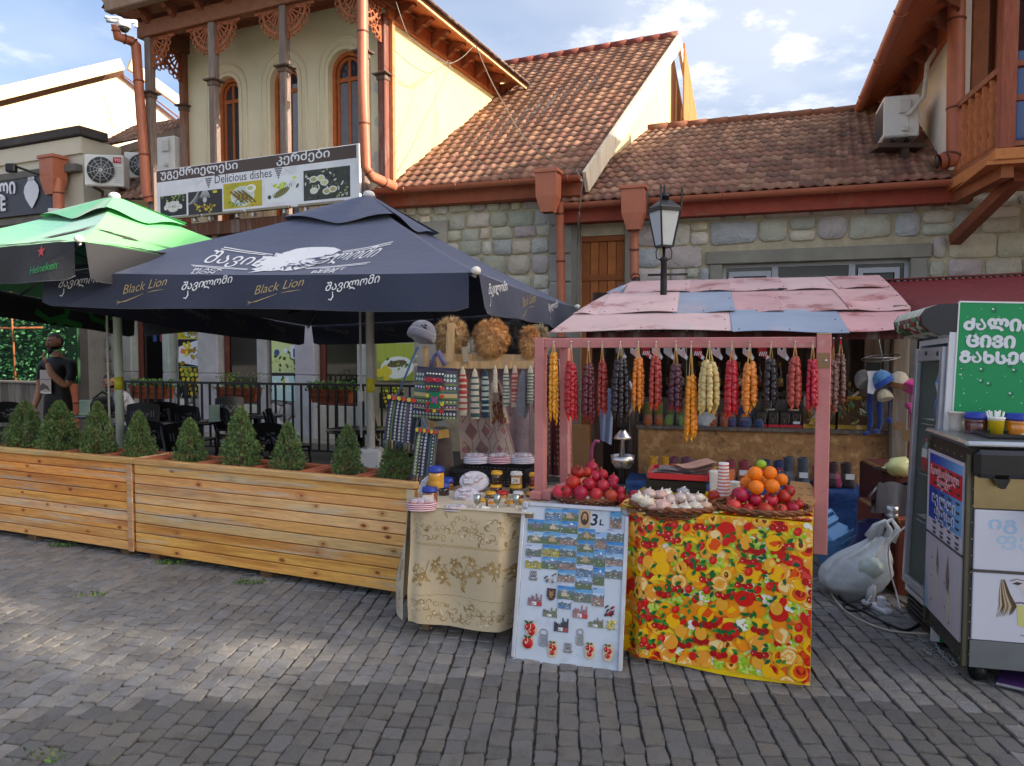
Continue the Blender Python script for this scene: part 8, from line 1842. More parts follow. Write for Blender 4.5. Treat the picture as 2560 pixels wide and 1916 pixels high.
p=W(1052,1245,4.42);m=MB(c(214,214,222));[m.tube([(.012*q,0,-.03),(-.012+.012*q,0,.04),(.01+.012*q,0,.1),(.045+.01*q,0,.13)],.006,6)for q in range(3)];S('plastic_plates','white plastic plates leaning left of the big honey jar','plates',m,M_['gloss'],tuple(p))
p=W(1440,1225,4.75);S('yellow_bowl','yellow plastic bowl behind the two left posts','bowl',MB(c(206,206,50)).lathe([(.05,0),(.09,.07),(.085,.07),(.04,.01)],18),M_['plastic'],tuple(p))
# ================================================================ hats, bags, socks and rugs on the display stand
def dp(px,py,Y=5.0):return W(px,py,Y)
ds=T('display_stand','rough timber display stand hung with hats, bags and rugs','stand',(dp(1200,1100).x,5.3,0));PLK=c(176,146,104)
for a,b,w in(((1078,900,5.2),(1092,1170,5.2),.06),((1360,880,5.3),(1358,1100,5.3),.05)):q=dp(*a);e=dp(*b);e.z=0;P(ds,'post',MB(PLK).beam(q,e,w,w),M_['oldwood'],world=True)
for a,b,h in(((1085,895,5.05),(1352,898,5.15),.06),((1090,912,5.0),(1330,912,5.1),.05)):P(ds,'shelf_plank',MB(PLK).beam(dp(*a),dp(*b),.14,h),M_['oldwood'],world=True)
P(ds,'slat',MB(PLK).beam(dp(1124,905,4.9),dp(1128,808,4.9),.05,.02,(0,1,0)),M_['oldwood'],world=True);P(ds,'slat',MB(c(150,140,124)).beam(dp(1166,906,4.95),dp(1160,868,4.95),.035,.02,(0,1,0)),M_['oldwood'],world=True);P(ds,'slat',MB(c(196,156,80)).beam(dp(1076,1090,4.95),dp(1122,1083,4.95),.02,.055),M_['oldwood'],world=True)
P(ds,'hide_leg',MB(c(70,56,50)).tube([dp(1096,1080,5.1),dp(1108,1150,5.0),dp(1120,1215,4.95)],[.09,.07,.05],9),M_['fur'],world=True)
def furhat(label,px,py,Y,rw,rh,cols,seed,L=.05):
 p=dp(px,py,Y);rs=random.Random(seed);m=MB(cols[0]);m.sph((0,0,0),(rw*.86,rw*.78,rh*.86),22,14,None,lambda d:1+.12*NZ.noise(d*4))
 for k in range(6500):
  d=V((rs.gauss(0,1),rs.gauss(0,1)-.3,rs.gauss(0,1))).normalized();q=V((d.x*rw*.84,d.y*rw*.76,d.z*rh*.84))*(1+.12*NZ.noise(d*4));cl_=V((NZ.noise(d*5),NZ.noise(d*5+V((7,0,0))),NZ.noise(d*5+V((0,9,0)))-.35))*1.3;e=(d+cl_+V((rs.gauss(0,.2),rs.gauss(0,.2),rs.gauss(-.15,.2)))).normalized()*L*rs.uniform(.45,1.0);s_=e.cross(d+V((.1,.2,.3))).normalized()*.003;f=rs.uniform(.6,1.2);m.add([q-s_,q+s_,q+e],[(0,1,2)],tuple(v*f for v in rs.choice(cols)),False)
 S('fur_hat',label,'hat',m,M_['fur'],tuple(p),group='shaggy sheepskin hats on the stand')
FB1=[c(216,180,124),c(226,192,140),c(200,162,108)];FB2=[c(226,172,104),c(236,188,124),c(208,152,88)]
furhat('tan shaggy sheepskin hat behind the upright slat',1128,842,5.1,.115,.13,FB1,1);furhat('big golden shaggy sheepskin hat in the middle',1228,846,5.05,.125,.128,FB2,2);furhat('black shaggy sheepskin hat',1286,852,5.15,.06,.12,[c(24,24,26),c(34,34,38)],3,.08);furhat('golden sheepskin hat right of the black one',1322,858,5.1,.07,.11,FB2,4);furhat('pale cream sheepskin hat at the right end',1348,850,5.25,.05,.09,[c(206,194,160),c(190,176,140)],5,.06)
p=dp(1056,833,4.85);o=T('felt_skullcap','grey felt cap with a dark embroidered sprig on a pole','hat',M=TR(*p,rx=R(-12),ry=R(18)));P(o,'crown',MB(c(112,112,124)).sph((0,0,0),(.09,.085,.085),18,12,None,lambda d:1 if d.z>-.5 else .85),M_['wool']);P(o,'brim',MB(c(104,104,116)).lathe([(.088,-.045),(.096,-.03),(.095,.0),(.089,.01)],20),M_['wool']);m=MB(c(40,38,52));[m.sph((.0+.02*math.cos(k),-.083,.02+.02*math.sin(k*1.3)),(.008,.004,.005),6,4)for k in range(9)];P(o,'sprig',m,M_['cloth']);P(ds,'hat_pole',MB(PLK).beam(dp(1064,865,4.9),dp(1066,930,4.9),.03,.03),M_['oldwood'],world=True)
STR=[c(40,44,66),c(52,60,92),c(90,110,60),c(96,64,90),c(170,150,110),c(36,40,56),c(60,90,90),c(44,50,80)]
def woven(m,fn,w,h,vert,seed,n=13):
 rs=random.Random(seed);y=0;k=0;lim=w if vert else h
 while y<lim-.002:
  t=min(rs.choice([.012,.02,.03,.007]),lim-y);col=STR[rs.randrange(8)];n_=10
  for q in range(n_):
   a,b=q/n_,(q+1)/n_
   m.face([fn(*((y,a*h)if vert else(a*w,y)),1),fn(*((y+t,a*h)if vert else(b*w,y)),1),fn(*((y+t,b*h)if vert else(b*w,y+t)),1),fn(*((y,b*h)if vert else(a*w,y+t)),1)],col)
  if t>=.02:
   L=h if vert else w
   for q in range(int(L/.022)):u=(q+.5)*.022;x,z=(y+t/2,u)if vert else(u,y+t/2);m.ell(fn,x,z,t*.24,t*.3,2,c(206,206,200),7);m.ell(fn,x,z,t*.1,t*.13,3,col,6)
  y+=t;k+=1
def bagface(w,h,bulge):return lambda x,y,l:((x-w/2)*(1-.12*(y/h)**3),-.02-bulge*math.sin(math.pi*min(1,max(0,x/w)))*math.sin(math.pi*min(1,max(.04,.1+.85*y/h)))-.0006*l,y)
p=dp(1088,1046,4.8);w,h=.29,.33;o=T('woven_backpack','striped woven backpack embroidered with red letters','backpack',M=TR(*p,rz=R(-8),ry=R(3)));fn=bagface(w,h,.06);m=MB();woven(m,fn,w,h,0,3);P(o,'bag',m,M_['cloth'])
m=MB(c(44,48,70));m.sph((0,.02,h*.45),(w*.5,.07,h*.52),16,10);P(o,'back',m,M_['cloth']);f2=lambda x,y,l:(x,fn(x+w/2,min(h,max(0,y)),0)[1]-.012-.0006*l,y);m=MB(c(46,48,64));m.pol(f2,[(-.075,h*.98),(.065,h*.98),(.055,h*.62),(.03,h*.55),(-.03,h*.55),(-.06,h*.62)],1,c(46,48,64));m.text('GEORGIA',.035,lambda x,y,l:f2(-.066+x*.78,h*.73+y,l),2,c(190,24,50),0,.03)
for k in range(6):m.ell(f2,-.05+.02*k,h*.88,.007,.006,2,c(206,206,200),7);m.ell(f2,-.045+.018*k,h*.64,.006,.005,2,c(150,176,70),7)
P(o,'flap',m,M_['cloth']);m=MB();m.pol(f2,[(-.05,.04),(.07,.04),(.07,.25*1.0),(-.05,.25)],1,c(90,70,70));[m.ell(f2,x,y,.013,.012,2,cc,6)for x,y,cc in((-.035,.055,c(190,50,40)),(.01,.055,c(206,190,50)),(.055,.055,c(190,50,40)),(-.037,.1,c(190,50,40)),(.058,.1,c(206,190,50)),(-.037,.15,c(206,190,50)),(.058,.15,c(190,50,40)),(-.035,.2,c(190,50,40)),(.055,.2,c(190,50,40)))];m.pol(f2,[(-.02,.075),(.042,.075),(.042,.175),(-.02,.175)],2,c(16,110,70));[m.leaf(f2,.011,.125,.034,.014,k*.785,3,c(190,60,60)if k%2 else c(60,90,160))for k in range(8)];P(o,'embroidered_pocket',m,M_['cloth']);P(o,'strap',MB(c(90,90,130)).tube([(-.05,.02,h*.95),(-.03,.02,h*1.2),(.0,.0,h*1.3),(.05,-.0,h*1.05)],.016,6),M_['cloth'])
for lab,px,pb,Y,w,h,rz,seed,sp in(('striped woven shoulder bag hanging over the last spruce',998,1105,4.85,.2,.3,-12,6,((990,1000),(1030,900),(1045,868))),('small striped woven bag with a fringe below the backpack',1056,1190,4.75,.14,.31,-6,9,((1040,1075),(1052,1040),(1068,1078)))):
 p=dp(px,pb,Y);o=T('woven_bag',lab,'bag',M=TR(*p,rz=R(rz),ry=R(7)),group='woven bags on the stand');fn=bagface(w,h,.02);m=MB();woven(m,fn,w,h,1,seed);P(o,'bag',m,M_['cloth']);P(o,'back',MB(c(44,52,76)).box(-w/2,-.015,0,w/2,.01,h),M_['cloth']);m=MB();[m.ell(lambda x,y,l:(x,-.05-.0005*l,y),-w*.42+w*.17*k,h*.96,w*.075,.014,1,c(190,60,50)if k%2 else c(196,176,60),8)for k in range(6)];m.box(-w/2,-.049,h*.92,w/2,-.012,h,col=c(74,60,60));P(o,'flower_band',m,M_['cloth']);q=[dp(a,b,Y)for a,b in sp];P(o,'strap',MB(c(70,96,130)).tube(q,.008,6),M_['cloth'],world=True)
 m=MB();rs=random.Random(seed);[m.tube([(-w/2+w*k/13,-.03,.01),(-w/2+w*k/13+rs.gauss(0,.004),-.03,-.05)],.004,4,col=STR[k%8])for k in range(14)];P(o,'fringe',m,M_['cloth'],kind='stuff')
def sock(label,px,y0,y1,wpx,base,st,Y=4.95,gap=.02,frac=(.12,.9),tilt=0):
 p=dp(px,y0,Y);k_=Y/FPX;L=(y1-y0)*k_;r=wpx*k_/2;o=T('knitted_sock',label,'sock',M=TR(*p,ry=tilt),group='knitted socks hanging on the stand');n=26;cols=[]
 for k in range(n-1):t=k/n;cols.append(st if(st and frac[0]<t<frac[1]and int(t*L/gap*2)%2)else base)
 P(o,'knit',MB().lathe([(max(.002,r*(.12+.88*min(1,k/n*4.5)**.7)*(1+.05*math.sin(k))*(.9+.12*k/n)),-L*k/n)for k in range(n)],12,cols=cols,sy=.45),M_['wool']);P(o,'hanging_loop',MB(c(160,150,130)).tube([(0,0,0),(0,0,.02)],.002,4),M_['cloth'])
WOOL=c(206,196,172)
for a in(('cream sock with red stripes, leftmost of the socks',1157,917,1045,21,WOOL,c(186,60,60)),('cream sock with thin green stripes, longest of the socks',1187,922,1054,23,WOOL,c(60,90,90)),('dark teal sock with pale stripes',1213,922,1050,20,c(20,60,76),c(176,186,170)),('plain cream sock half behind the rug',1238,914,985,12,WOOL,None),('cream sock with green grey stripes above the lilac rug',1265,913,1020,16,WOOL,c(70,106,106)),('cream sock with pale red patterns, right of the green striped one',1287,912,1023,17,c(206,176,156),c(176,76,70)),('cream sock with green stripes against the pink post',1326,914,1012,18,WOOL,c(90,120,110))):sock(*a)
for px,lab in((1303,'grey felt sole with an orange motif, front one of the pair'),(1316,'grey felt sole, rear one of the pair')):
 p=dp(px,985,4.93+(.05 if px>1310 else 0));m=MB(c(112,116,124));m.prism([(.025*math.cos(g)*(1+.3*(math.sin(g)<0)),.165*math.sin(g))for g in[k*math.pi/10 for k in range(20)]],-.008,.008,TR(rx=R(90),ry=R(4)));S('felt_sole',lab,'insole',m,M_['wool'],tuple(p),group='grey felt soles')
def rug(label,pts,Y,base,kind,seed):
 q=[dp(px,py,Y+.15*(i>=2))for i,(px,py)in enumerate(pts)];rs=random.Random(seed)
 def fn(u,v,l=0):a=q[0].lerp(q[1],u);b=q[3].lerp(q[2],u);return a.lerp(b,v)+V((0,-.02*math.sin(u*7+v*3)-.0007*l,0))
 m=MB(base);m.grid(lambda u,v:fn(u,v),18,18);F3=lambda x,y,l:fn(min(1,max(0,x)),min(1,max(0,y)),l+1)
 if kind=='geo':
  for j in range(5):
   for i in range(3):
    x,y=.16+.33*i+.16*(j%2)-.08,.1+.2*j
    for s_,cc in((.13,c(150,116,116)),(.105,base),(.06,c(176,120,126))):m.pol(F3,[(x-s_,y),(x,y-s_*.8),(x+s_,y),(x,y+s_*.8)],1+(.13-s_)*30,cc)
    m.line(F3,[(x+.15+.012*(k%2),y-.1+.028*k)for k in range(8)],.012,2,c(130,100,104))
 elif kind=='flor':
  for k in range(13):x,y=rs.uniform(.1,.9),rs.uniform(.06,.95);[m.leaf(F3,x,y,.16,.09,g*1.05+k,1,rs.choice([c(150,110,70),c(130,60,60),c(170,130,90)]))for g in range(6)];m.ell(F3,x,y,.03,.03,3,c(120,30,40),8)
 elif kind=='scr':
  for k in range(60):x,y,s_,a=rs.uniform(.08,.9),rs.uniform(.04,.96),rs.uniform(.03,.07),rs.random()*6;m.line(F3,[(x+s_*(1-t/9)*math.cos(a+t*.6),y+s_*(1-t/9)*math.sin(a+t*.6))for t in range(8)],.009,1,c(140,118,130))
 else:
  for k in range(5):x=.1+.2*k;m.line(F3,[(x,0),(x,.5),(x,1)],.1,1,c(40,34,40)if k%2 else c(120,36,40));[m.ell(F3,x,.04+.05*j,.03,.014,2,c(190,170,140),6)for j in range(18)]
 m.tube([fn(u/10,0)for u in range(11)]+[fn(1,v/10)for v in range(11)]+[fn(1-u/10,1)for u in range(11)],.005,4,col=c(190,150,150));SW('rug',label,'rug',m,M_['cloth'],tuple(fn(.5,1)),group='small rugs hanging on the stand')
rug('pale rug with rose diamonds and zigzags',((1140,918),(1226,918),(1290,1142),(1152,1148)),5.12,c(196,176,166),'geo',1);rug('lilac scroll patterned rug at the right',((1230,915),(1325,915),(1326,1140),(1242,1132)),5.25,c(176,156,164),'scr',2);rug('cream rug with brown flowers and a rounded end',((1222,958),(1246,950),(1274,1056),(1226,1070)),5.04,c(206,190,176),'flor',3)
for k,(a,b,lab)in enumerate(((1366,1398,'narrow red and black rug strip between the two left posts'),(1402,1424,'narrow red and black rug strip right of the rear post'))):rug(lab,((a,900),(b,900),(b+6,1190),(a+6,1190)),5.3,c(96,40,42),'str',5+k)
# ================================================================ drinks fridge
Nb,Nt,Fb,Ft=W(2318,1508,4.05),W(2357,866,4.05),W(2254,1450,4.52),W(2288,868,4.52)
fx_=(Fb-Nb).normalized();fz_=(Nt-Nb).normalized();fy_=fz_.cross(fx_).normalized()
if fy_.x<0:fy_=-fy_
FFr=X((fx_,fy_,fz_)).transposed().to_4x4();FFr.translation=Nb;dw,dh=(Fb-Nb).length,(Nt-Nb).length
fz0=-Nb.z/fz_.z+.02
fg=T('drinks_fridge','glass door drinks fridge with a bright green lettered side panel','fridge',(Nb.x+.35,Nb.y+.2,0))
AL=c(196,198,204);bd=.66
m=MB(c(206,208,214),FFr);m.box(-.03,bd,fz0+.06,dw+.03,bd+.02,dh+.2).box(-.03,.03,-.06,dw+.03,bd,-.03).box(-.03,.03,dh+.02,dw+.03,bd,dh+.05).box(dw+.01,.03,-.03,dw+.03,bd,dh+.02).box(-.03,.03,-.03,-.012,bd,dh+.02);P(fg,'cabinet',m,M_['plastic'],world=True)
m=MB(AL,FFr)
for a in((0,0,.045,dh),(dw-.045,0,dw,dh)):m.box(a[0],0,a[1],a[2],.028,a[3],.004)
m.box(.046,0,0,dw-.046,.028,.05,.004).box(.046,0,dh-.075,dw-.046,.028,dh,.004);dr_=P(fg,'door',m,M_['steel'],world=True)
m=MB(c(190,206,200),FFr);m.face([(.045,.014,.05),(dw-.045,.014,.05),(dw-.045,.014,dh-.075),(.045,.014,dh-.075)]);P(dr_,'glass_pane',m,M_['pane'],world=True)
P(dr_,'lock',MB(c(90,92,96),FFr).tube([(dw*.55,-.008,dh-.03),(dw*.55,0,dh-.03)],.012,10).box(.06,-.003,dh-.05,.09,.0,dh-.025),M_['metal'],world=True)
m=MB(c(120,126,116),FFr);m.box(dw+.004,.04,-.02,dw+.009,bd-.02,dh);m.box(0,bd-.02,0,dw,bd-.01,dh)
for k in range(14):m.box(.06,bd-.03,.05+.03*k,dw-.06,bd-.021,.065+.03*k,col=c(120,124,120))
P(fg,'back_lining',m,M_['plastic'],world=True,kind='stuff')
for k,z in enumerate((.42,.70,1.0)):
 m=MB(c(206,210,208),FFr)
 for q in range(9):m.tube([(.04+(dw-.08)*q/8,.06,z),(.04+(dw-.08)*q/8,bd-.04,z)],.0035,4)
 m.box(.03,.05,z-.03,dw-.03,.056,z-.026).box(.03,.05,z+.0,dw-.03,.056,z+.004);P(fg,'wire_shelf',m,M_['steel'],world=True)
m=MB(c(44,44,46),FFr);m.box(-.01,.05,fz0,dw+.02,bd,-.062)
for k in range(6):m.box(.0,.035,fz0+.02+.028*k,dw,.05,fz0+.036+.028*k)
P(fg,'base_grille',m,M_['black'],world=True)
m=MB(c(40,42,50),FFr);pr=[(-.0,dh+.06),(-.07,dh+.075),(-.115,dh+.11),(-.125,dh+.16),(-.10,dh+.20),(-.04,dh+.225),(.12,dh+.235),(.12,dh+.06)]
E1=X(((0,0,1,0),(1,0,0,0),(0,1,0,0),(0,0,0,1)))
m.prism(pr,-.03,.0,E1);m.prism(pr,dw,dw+.02,E1);hd=P(fg,'header_end',m,M_['gloss'],world=True)
m=MB(c(150,160,150),FFr);a=pr[:6]
rs=random.Random(4);PALs=[c(206,210,200),c(60,120,70),c(150,60,50),c(60,50,46),c(180,190,170),c(226,226,222)]
m.grid(lambda u,v:(u*dw,lerp(a[min(4,int(v*5))][0],a[min(5,int(v*5)+1)][0],v*5-int(min(v*5,4))),lerp(a[min(4,int(v*5))][1],a[min(5,int(v*5)+1)][1],v*5-int(min(v*5,4)))),14,10,cfn=lambda u,v:(rs.choice(PALs[1:5])if .15<v<.6 else rs.choice([PALs[4],PALs[0]]))if v>.12 else rs.choice(PALs))
hf=lambda x,y,l:(x,-.126-.0005*l+(.02 if y>dh+.18 else 0),y)
m.text('ᲫᲐᲚᲘᲐᲜ',.035,lambda x,y,l:(dw-.06-x*1.0,-.112-.001,dh+.175+y*.9),1,c(206,226,206),0,.03);P(fg,'header_picture',m,M_['print'],world=True)
# green side panel facing the street, water drops and big letters
sx0,sx1=.06,bd+.02;SPn=FFr@X(((0,0,-1,-.034),(1,0,0,0),(0,1,0,0),(0,0,0,1)))
zt_=dh+.235
m=MB(c(206,210,214),SPn);m.box(sx0-.04,-.2,-.02,sx0,zt_-.16,-.002);P(fg,'side_edge',m,M_['plastic'],world=True)
m=MB(c(14,142,84),SPn);m.box(sx0,-.2,-.02,sx1+.02,zt_,0);m.box(sx0,zt_,-.02,sx1+.02,zt_+.008,.003,col=c(226,228,228)).box(sx0-.006,-.2,-.02,sx0,zt_,.003,col=c(220,222,224))
fn=lambda x,y,l:(sx0+x,y,.001+.0004*l);rs=random.Random(17)
for k in range(240):
 x,y=rs.uniform(.01,sx1-sx0-.02),rs.uniform(.2,zt_-.02);r=rs.choice([.0018,.0025,.0025,.004,.004,.008,.014]);m.ell(fn,x,y,r,r*rs.uniform(.8,1.4),1,c(10,112,70)if r>.006 else c(170,214,190),9,rs.random());m.ell(fn,x-r*.4,y+r*.4,r*.45,r*.4,2,c(180,220,206),7)
for t,y,x,s_ in(('ᲫᲐᲚᲘᲐᲜ',1.015,.022,.08),('ᲪᲘᲕᲘ',.925,.04,.08),('ᲒᲐᲮᲡᲔᲜ',.84,.012,.08)):
 yy=zt_-.158-(1.0-y)*1.0;[m.text(t,s_,lambda a,b,l:fn(x+dx_+a*1.15,yy+dy_+b,ll),1,cc,0,.018)for dx_,dy_,ll,cc in((.005,-.005,3,c(10,90,56)),(0,0,4,c(214,220,226)),(.004,0,4.3,c(214,220,226)),(-.004,0,4.6,c(214,220,226)),(0,.004,5,c(214,220,226)),(0,-.004,5.3,c(214,220,226)))]
P(fg,'green_panel',m,M_['print'],world=True)
def fin(label,x,y,z,mb_,mt,name,cat,grp=None):q=FFr@V((x,y,z));return S(name,label,cat,mb_,mt,M=TR(*q),group=grp)
m=MB(c(90,140,190));m.lathe([(.05,0),(.052,.1),(.04,.16),(.052,.22),(.03,.29),(.018,.31),(.022,.315),(.022,.345),(0,.345)],14,cols=[c(70,120,190)]*2+[c(200,206,214)]+[c(90,150,206)]*3+[c(40,70,170)]*2);fin('big blue water bottle on the upper fridge shelf',.17,.085,1.0,m,M_['gloss'],'water_bottle','bottle')
for k in range(4):m=MB(c(60,40,36));m.lathe([(.03,0),(.032,.08),(.03,.13),(.012,.17),(.015,.19),(0,.19)],12,cols=[c(186,30,40),c(206,210,206),c(120,130,134),c(150,34,40),c(200,40,44)]);fin('red capped bottle on the middle fridge shelf, %s from the front'%ORD_[k],.12+.075*k,.065,.70,m,M_['gloss'],'drink_bottle','bottle','red capped bottles in the fridge')
m=MB(c(50,62,96));m.box(-.06,-.05,0,.06,.05,.2,.02).box(-.04,-.056,.12,.03,-.051,.17,col=c(206,212,214));fin('dark blue canister with a white tag on the lowest fridge shelf',.2,.1,.42,m,M_['plastic'],'canister','canister')
m=MB(c(206,110,70));m.lathe([(.02,0),(.045,.05),(.04,.05),(.016,.006)],14);fin('small orange clay bowl on the lowest fridge shelf',.11,.06,.42,m,M_['clay'],'clay_bowl','bowl')
p=FFr@V((dw*.5,.0,fz0));m=MB(c(150,104,60));m.beam(G(2272,1516),G(2330,1588),.05,.05);SW('wood_wedge','strip of bare wood lying along the foot of the fridge','wood strip',m,M_['wood'],tuple(G(2300,1552)))
# ================================================================ soft ice cream cart
FC=frame((2.168,3.52,0),(.972,-.232,0));cd,cz0,cz1=.607,.10,1.155;CW=1.25
ct=T('ice_cream_cart','white ice cream cart with a steel top and a red and blue side sign','cart',tuple(FC@V((.5,.3,0))));GC_=c(122,126,130)
P(ct,'body',MB(c(96,92,86),FC).box(.012,.012,cz0,CW,cd,cz1),M_['steel'],world=True)
P(ct,'corner_trim',MB(c(110,108,92),FC).box(-.004,-.004,cz0,.016,.02,cz1-.03,.003).box(-.003,cd-.02,cz0,.01,cd+.002,cz1-.03),M_['steel'],world=True)
P(ct,'counter_top',MB(c(180,184,188),FC).box(-.02,-.03,cz1,CW,cd+.01,cz1+.035,.014),M_['metal'],world=True)
P(ct,'machine_housing',MB(c(40,40,42),FC).box(.017,-.06,cz1-.135,CW,.0,cz1-.003,.02).prism([(.1,-.03),(.16,-.03),(.14,-.075),(.12,-.075)],-.06,-.02,FC.inverted()@FC@TR(0,0,cz1-.105)@X(((1,0,0,0),(0,0,1,0),(0,1,0,0),(0,0,0,1)))),M_['gloss'],world=True)
P(ct,'steel_panel',MB(c(176,160,120),FC).box(.03,.001,.87,CW,.011,cz1-.13),M_['metal'],world=True)
P(ct,'dispenser',MB(c(26,26,28),FC).box(.30,-.08,.885,.46,.0,1.0,.015).tube([(.33,-.09,.92),(.33,-.09,.87)],.02,10).tube([(.42,-.09,.92),(.42,-.09,.87)],.02,10).box(.36,-.09,.975,.5,-.03,1.01,.01),M_['gloss'],world=True)
for z0,z1,nm in((.575,.862,'upper_front_panel'),(.235,.562,'lower_front_panel')):
 m=MB(c(206,208,220),FC);m.box(.035,-.004,z0,CW,.011,z1,.003);fn=lambda x,y,l:(x,-.0046-.0004*l,y)
 if nm[0]=='u':m.text('იგ',.1,lambda x,y,l:fn(.09+x*1.1,.775+y*.8,l),1,c(164,196,226),0,.02);m.text('ფელ',.1,lambda x,y,l:fn(.125+x*1.1,.7+y*.8,l),1,c(174,204,228),0,.012)
 else:
  m.pol(fn,[(.2,.545),(.4,.55),(.45,.3),(.36,.27),(.25,.46)],1,c(206,202,206));rs=random.Random(2)
  for k in range(16):u=k/15;m.line(fn,[(.155+.012*u,.535),(.15+.04*u,.47),(.15+.07*u,.41),(.13+.07*u+.01*rs.random(),.35+.02*u)],[.004,.006,.006,.001],2+k*.1,rs.choice([c(120,96,80),c(90,70,60),c(190,180,150),c(150,120,96)]))
  m.pol(fn,[(.2,.518),(.222,.528),(.245,.522),(.225,.512)],3,c(70,60,60));m.line(fn,[(.19,.53),(.22,.541),(.25,.535)],.004,3,c(120,110,110));m.pol(fn,[(.22,.42),(.27,.41),(.29,.3),(.23,.32)],2,c(206,204,130));m.line(fn,[(.21,.425),(.24,.43),(.28,.42)],.007,3,c(110,90,90));m.line(fn,[(.24,.275),(.27,.27)],.003,3,c(90,80,80));m.line(fn,[(.3,.49),(.32,.485)],.004,3,c(80,70,70))
 P(ct,nm,m,M_['print'],world=True)
m=MB(c(84,80,76),FC);m.box(.03,-.006,.563,CW,.005,.575).box(-.006,.03,.62,.012,cd-.02,.628);P(ct,'seam_strip',m,M_['black'],world=True,kind='stuff')
P(ct,'kick_plate',MB(c(140,146,150),FC).box(.03,-.002,cz0,CW,.008,.232),M_['steel'],world=True)
m=MB(c(160,160,150),FC)
for k in range(12):m.sph((.024,-.006,.16+.08*k),(.004,.003,.004),6,4);m.sph((-.006,.02+.05*k,cz1-.05 if k%2 else .13),(.003,.004,.004),6,4)
P(ct,'rivet',m,M_['metal'],world=True,kind='stuff')
SG=FC@X(((0,0,-1,-.004),(-1,0,0,cd-.02),(0,1,0,0),(0,0,0,1)))
sw=cd-.06;m=MB(c(206,200,212),SG);m.box(0,.63,-.008,sw,1.075,0);fn=lambda x,y,l:(x,y,.0006+.0004*l)
def band(y0,y1,col,l):m.pol(fn,[(.035,y0),(sw-.008,y0),(sw-.008,y1),(.035,y1)],l,col)
for k in range(16):
 u=k/16;b=tuple(lerp(V(c(30,60,170)),V(c(120,180,226)),u**1.5));m.pol(fn,[(lerp(.035,sw-.008,u),.71),(lerp(.035,sw-.008,u+1/16),.71),(lerp(.035,sw-.008,u+1/16),1.06),(lerp(.035,sw-.008,u),1.06)],1,b)
band(.885,1.01,c(206,36,44),2)
for t,x,y,s_,wx in(('ჩამოსასხმელი',.05,.95,.062,.92),('ნაყინი',.16,.90,.062,.95),('იგლთი',.08,.80,.085,1.2),('ფლფი',.13,.735,.085,1.1)):m.text(t,s_,lambda a,b,l:fn(x+a*wx,y+b*1.05,3),1,c(220,220,228),0,.012)
def vents(rows):
 for y in rows:
  for q in range(4):x=.14+.115*q;m.pol(fn,[(x-.03,y),(x+.03,y),(x+.022,y-.010),(x,y-.014),(x-.022,y-.010)],6,c(64,62,62))
vents((1.0,.955,.915,.87,.825,.785,.745,.705,.672,.65));P(ct,'side_sign',m,M_['print'],world=True)
m=MB(c(196,190,200),SG);m.box(0,.2,-.008,sw,.615,0)
for x,y,s_,c1_,c2_ in((.2,.5,.055,c(120,124,96),c(90,90,70)),(.36,.46,.075,c(130,110,104),c(96,80,76))):
 m.pol(fn,[(x-s_*.35,y),(x,y+s_*1.6),(x+s_*.4,y),(x+s_*.35,y-s_*1.1),(x-s_*.1,y-s_*.6)],1,c1_);[m.line(fn,[(x-s_*.3,y-.01-.012*k),(x+s_*.35,y-.02-.014*k)],.004,2,c2_)for k in range(5)]
for x,y0,col in((.2,.3,c(206,204,170)),(.38,.26,c(210,206,166))):m.pol(fn,[(x-.02,y0+.18),(x+.02,y0+.16),(x+.015,y0-.02),(x-.012,y0)],1,col)
m.pol(fn,[(0,.42),(.03,.36),(.06,.24),(.08,.2),(0,.2)],1,c(150,180,206))
for x,y in((.11,.5),(.11,.4),(.11,.27),(.32,.42),(.33,.3),(.4,.24)):m.ell(fn,x,y,.006,.007,3,c(40,40,44),8)
P(ct,'lower_side_panel',m,M_['print'],world=True)
for x,y in((.1,.1),(.1,cd-.1),(CW-.1,.1)):q=FC@V((x,y,.05));P(ct,'castor_wheel',MB(c(30,30,32)).tube([q-V((.02,0,0)),q+V((.02,0,0))],.05,14).box(q.x-.03,q.y-.02,.05,q.x+.03,q.y+.02,cz0-.001),M_['black'],world=True)
zc_=cz1+.0352
def onc(name,label,cat,x,y,mb_,mt,rz=0):return S(name,label,cat,mb_,mt,M=FC@TR(x,y,zc_,rz=rz))
p=lambda px,d:LOC(FC,px,1080,d)[0]
onc('stone_mortar','pale waisted stone mortar at the back corner of the cart','mortar',p(2391,.45),.45,MB(c(206,196,184)).lathe([(.034,0),(.034,.03),(.03,.05),(.042,.095),(.047,.1),(.04,.1),(.026,.06)],18),M_['conc'])
def bjar(label,px,d,body,r=.057):
 o=T('honey_jar',label,'jar',M=FC@TR(p(px,d),d,zc_),group='blue lidded jars on the cart');P(o,'jar',MB(body).lathe([(r*.9,0),(r*.96,.01),(r*.96,.05),(r*.92,.055),(r*.96,.06),(r*.94,.078)],20),M_['jar']);P(o,'lid',MB(c(44,62,160)).lathe([(r,.076),(r*1.04,.078),(r*1.03,.09),(r*.92,.096),(r*.92,.108),(r*.8,.106),(0,.104)],22),M_['plastic'])
bjar('dark red jar with a blue lid on the cart',2440,.36,c(90,36,34));bjar('glowing amber jar with a blue lid at the right edge',2545,.32,c(226,140,20),.062)
o=T('straw_cup','yellow paper cup full of white straws on the cart','cup',M=FC@TR(p(2490,.3),.3,zc_));P(o,'cup_wall',MB().lathe([(.03,0),(.037,.075),(.04,.083),(.04,.09)],18,cols=[c(216,186,30),c(224,220,206),c(228,226,220)]),M_['print'])
for k in range(7):P(o,'straw',MB(c(224,224,220)).tube([(-.02+.006*k,.005*(k%3),.02),(-.045+.013*k,.008*(k%3),.118+.006*(k%2))],.0045,6),M_['plastic'])
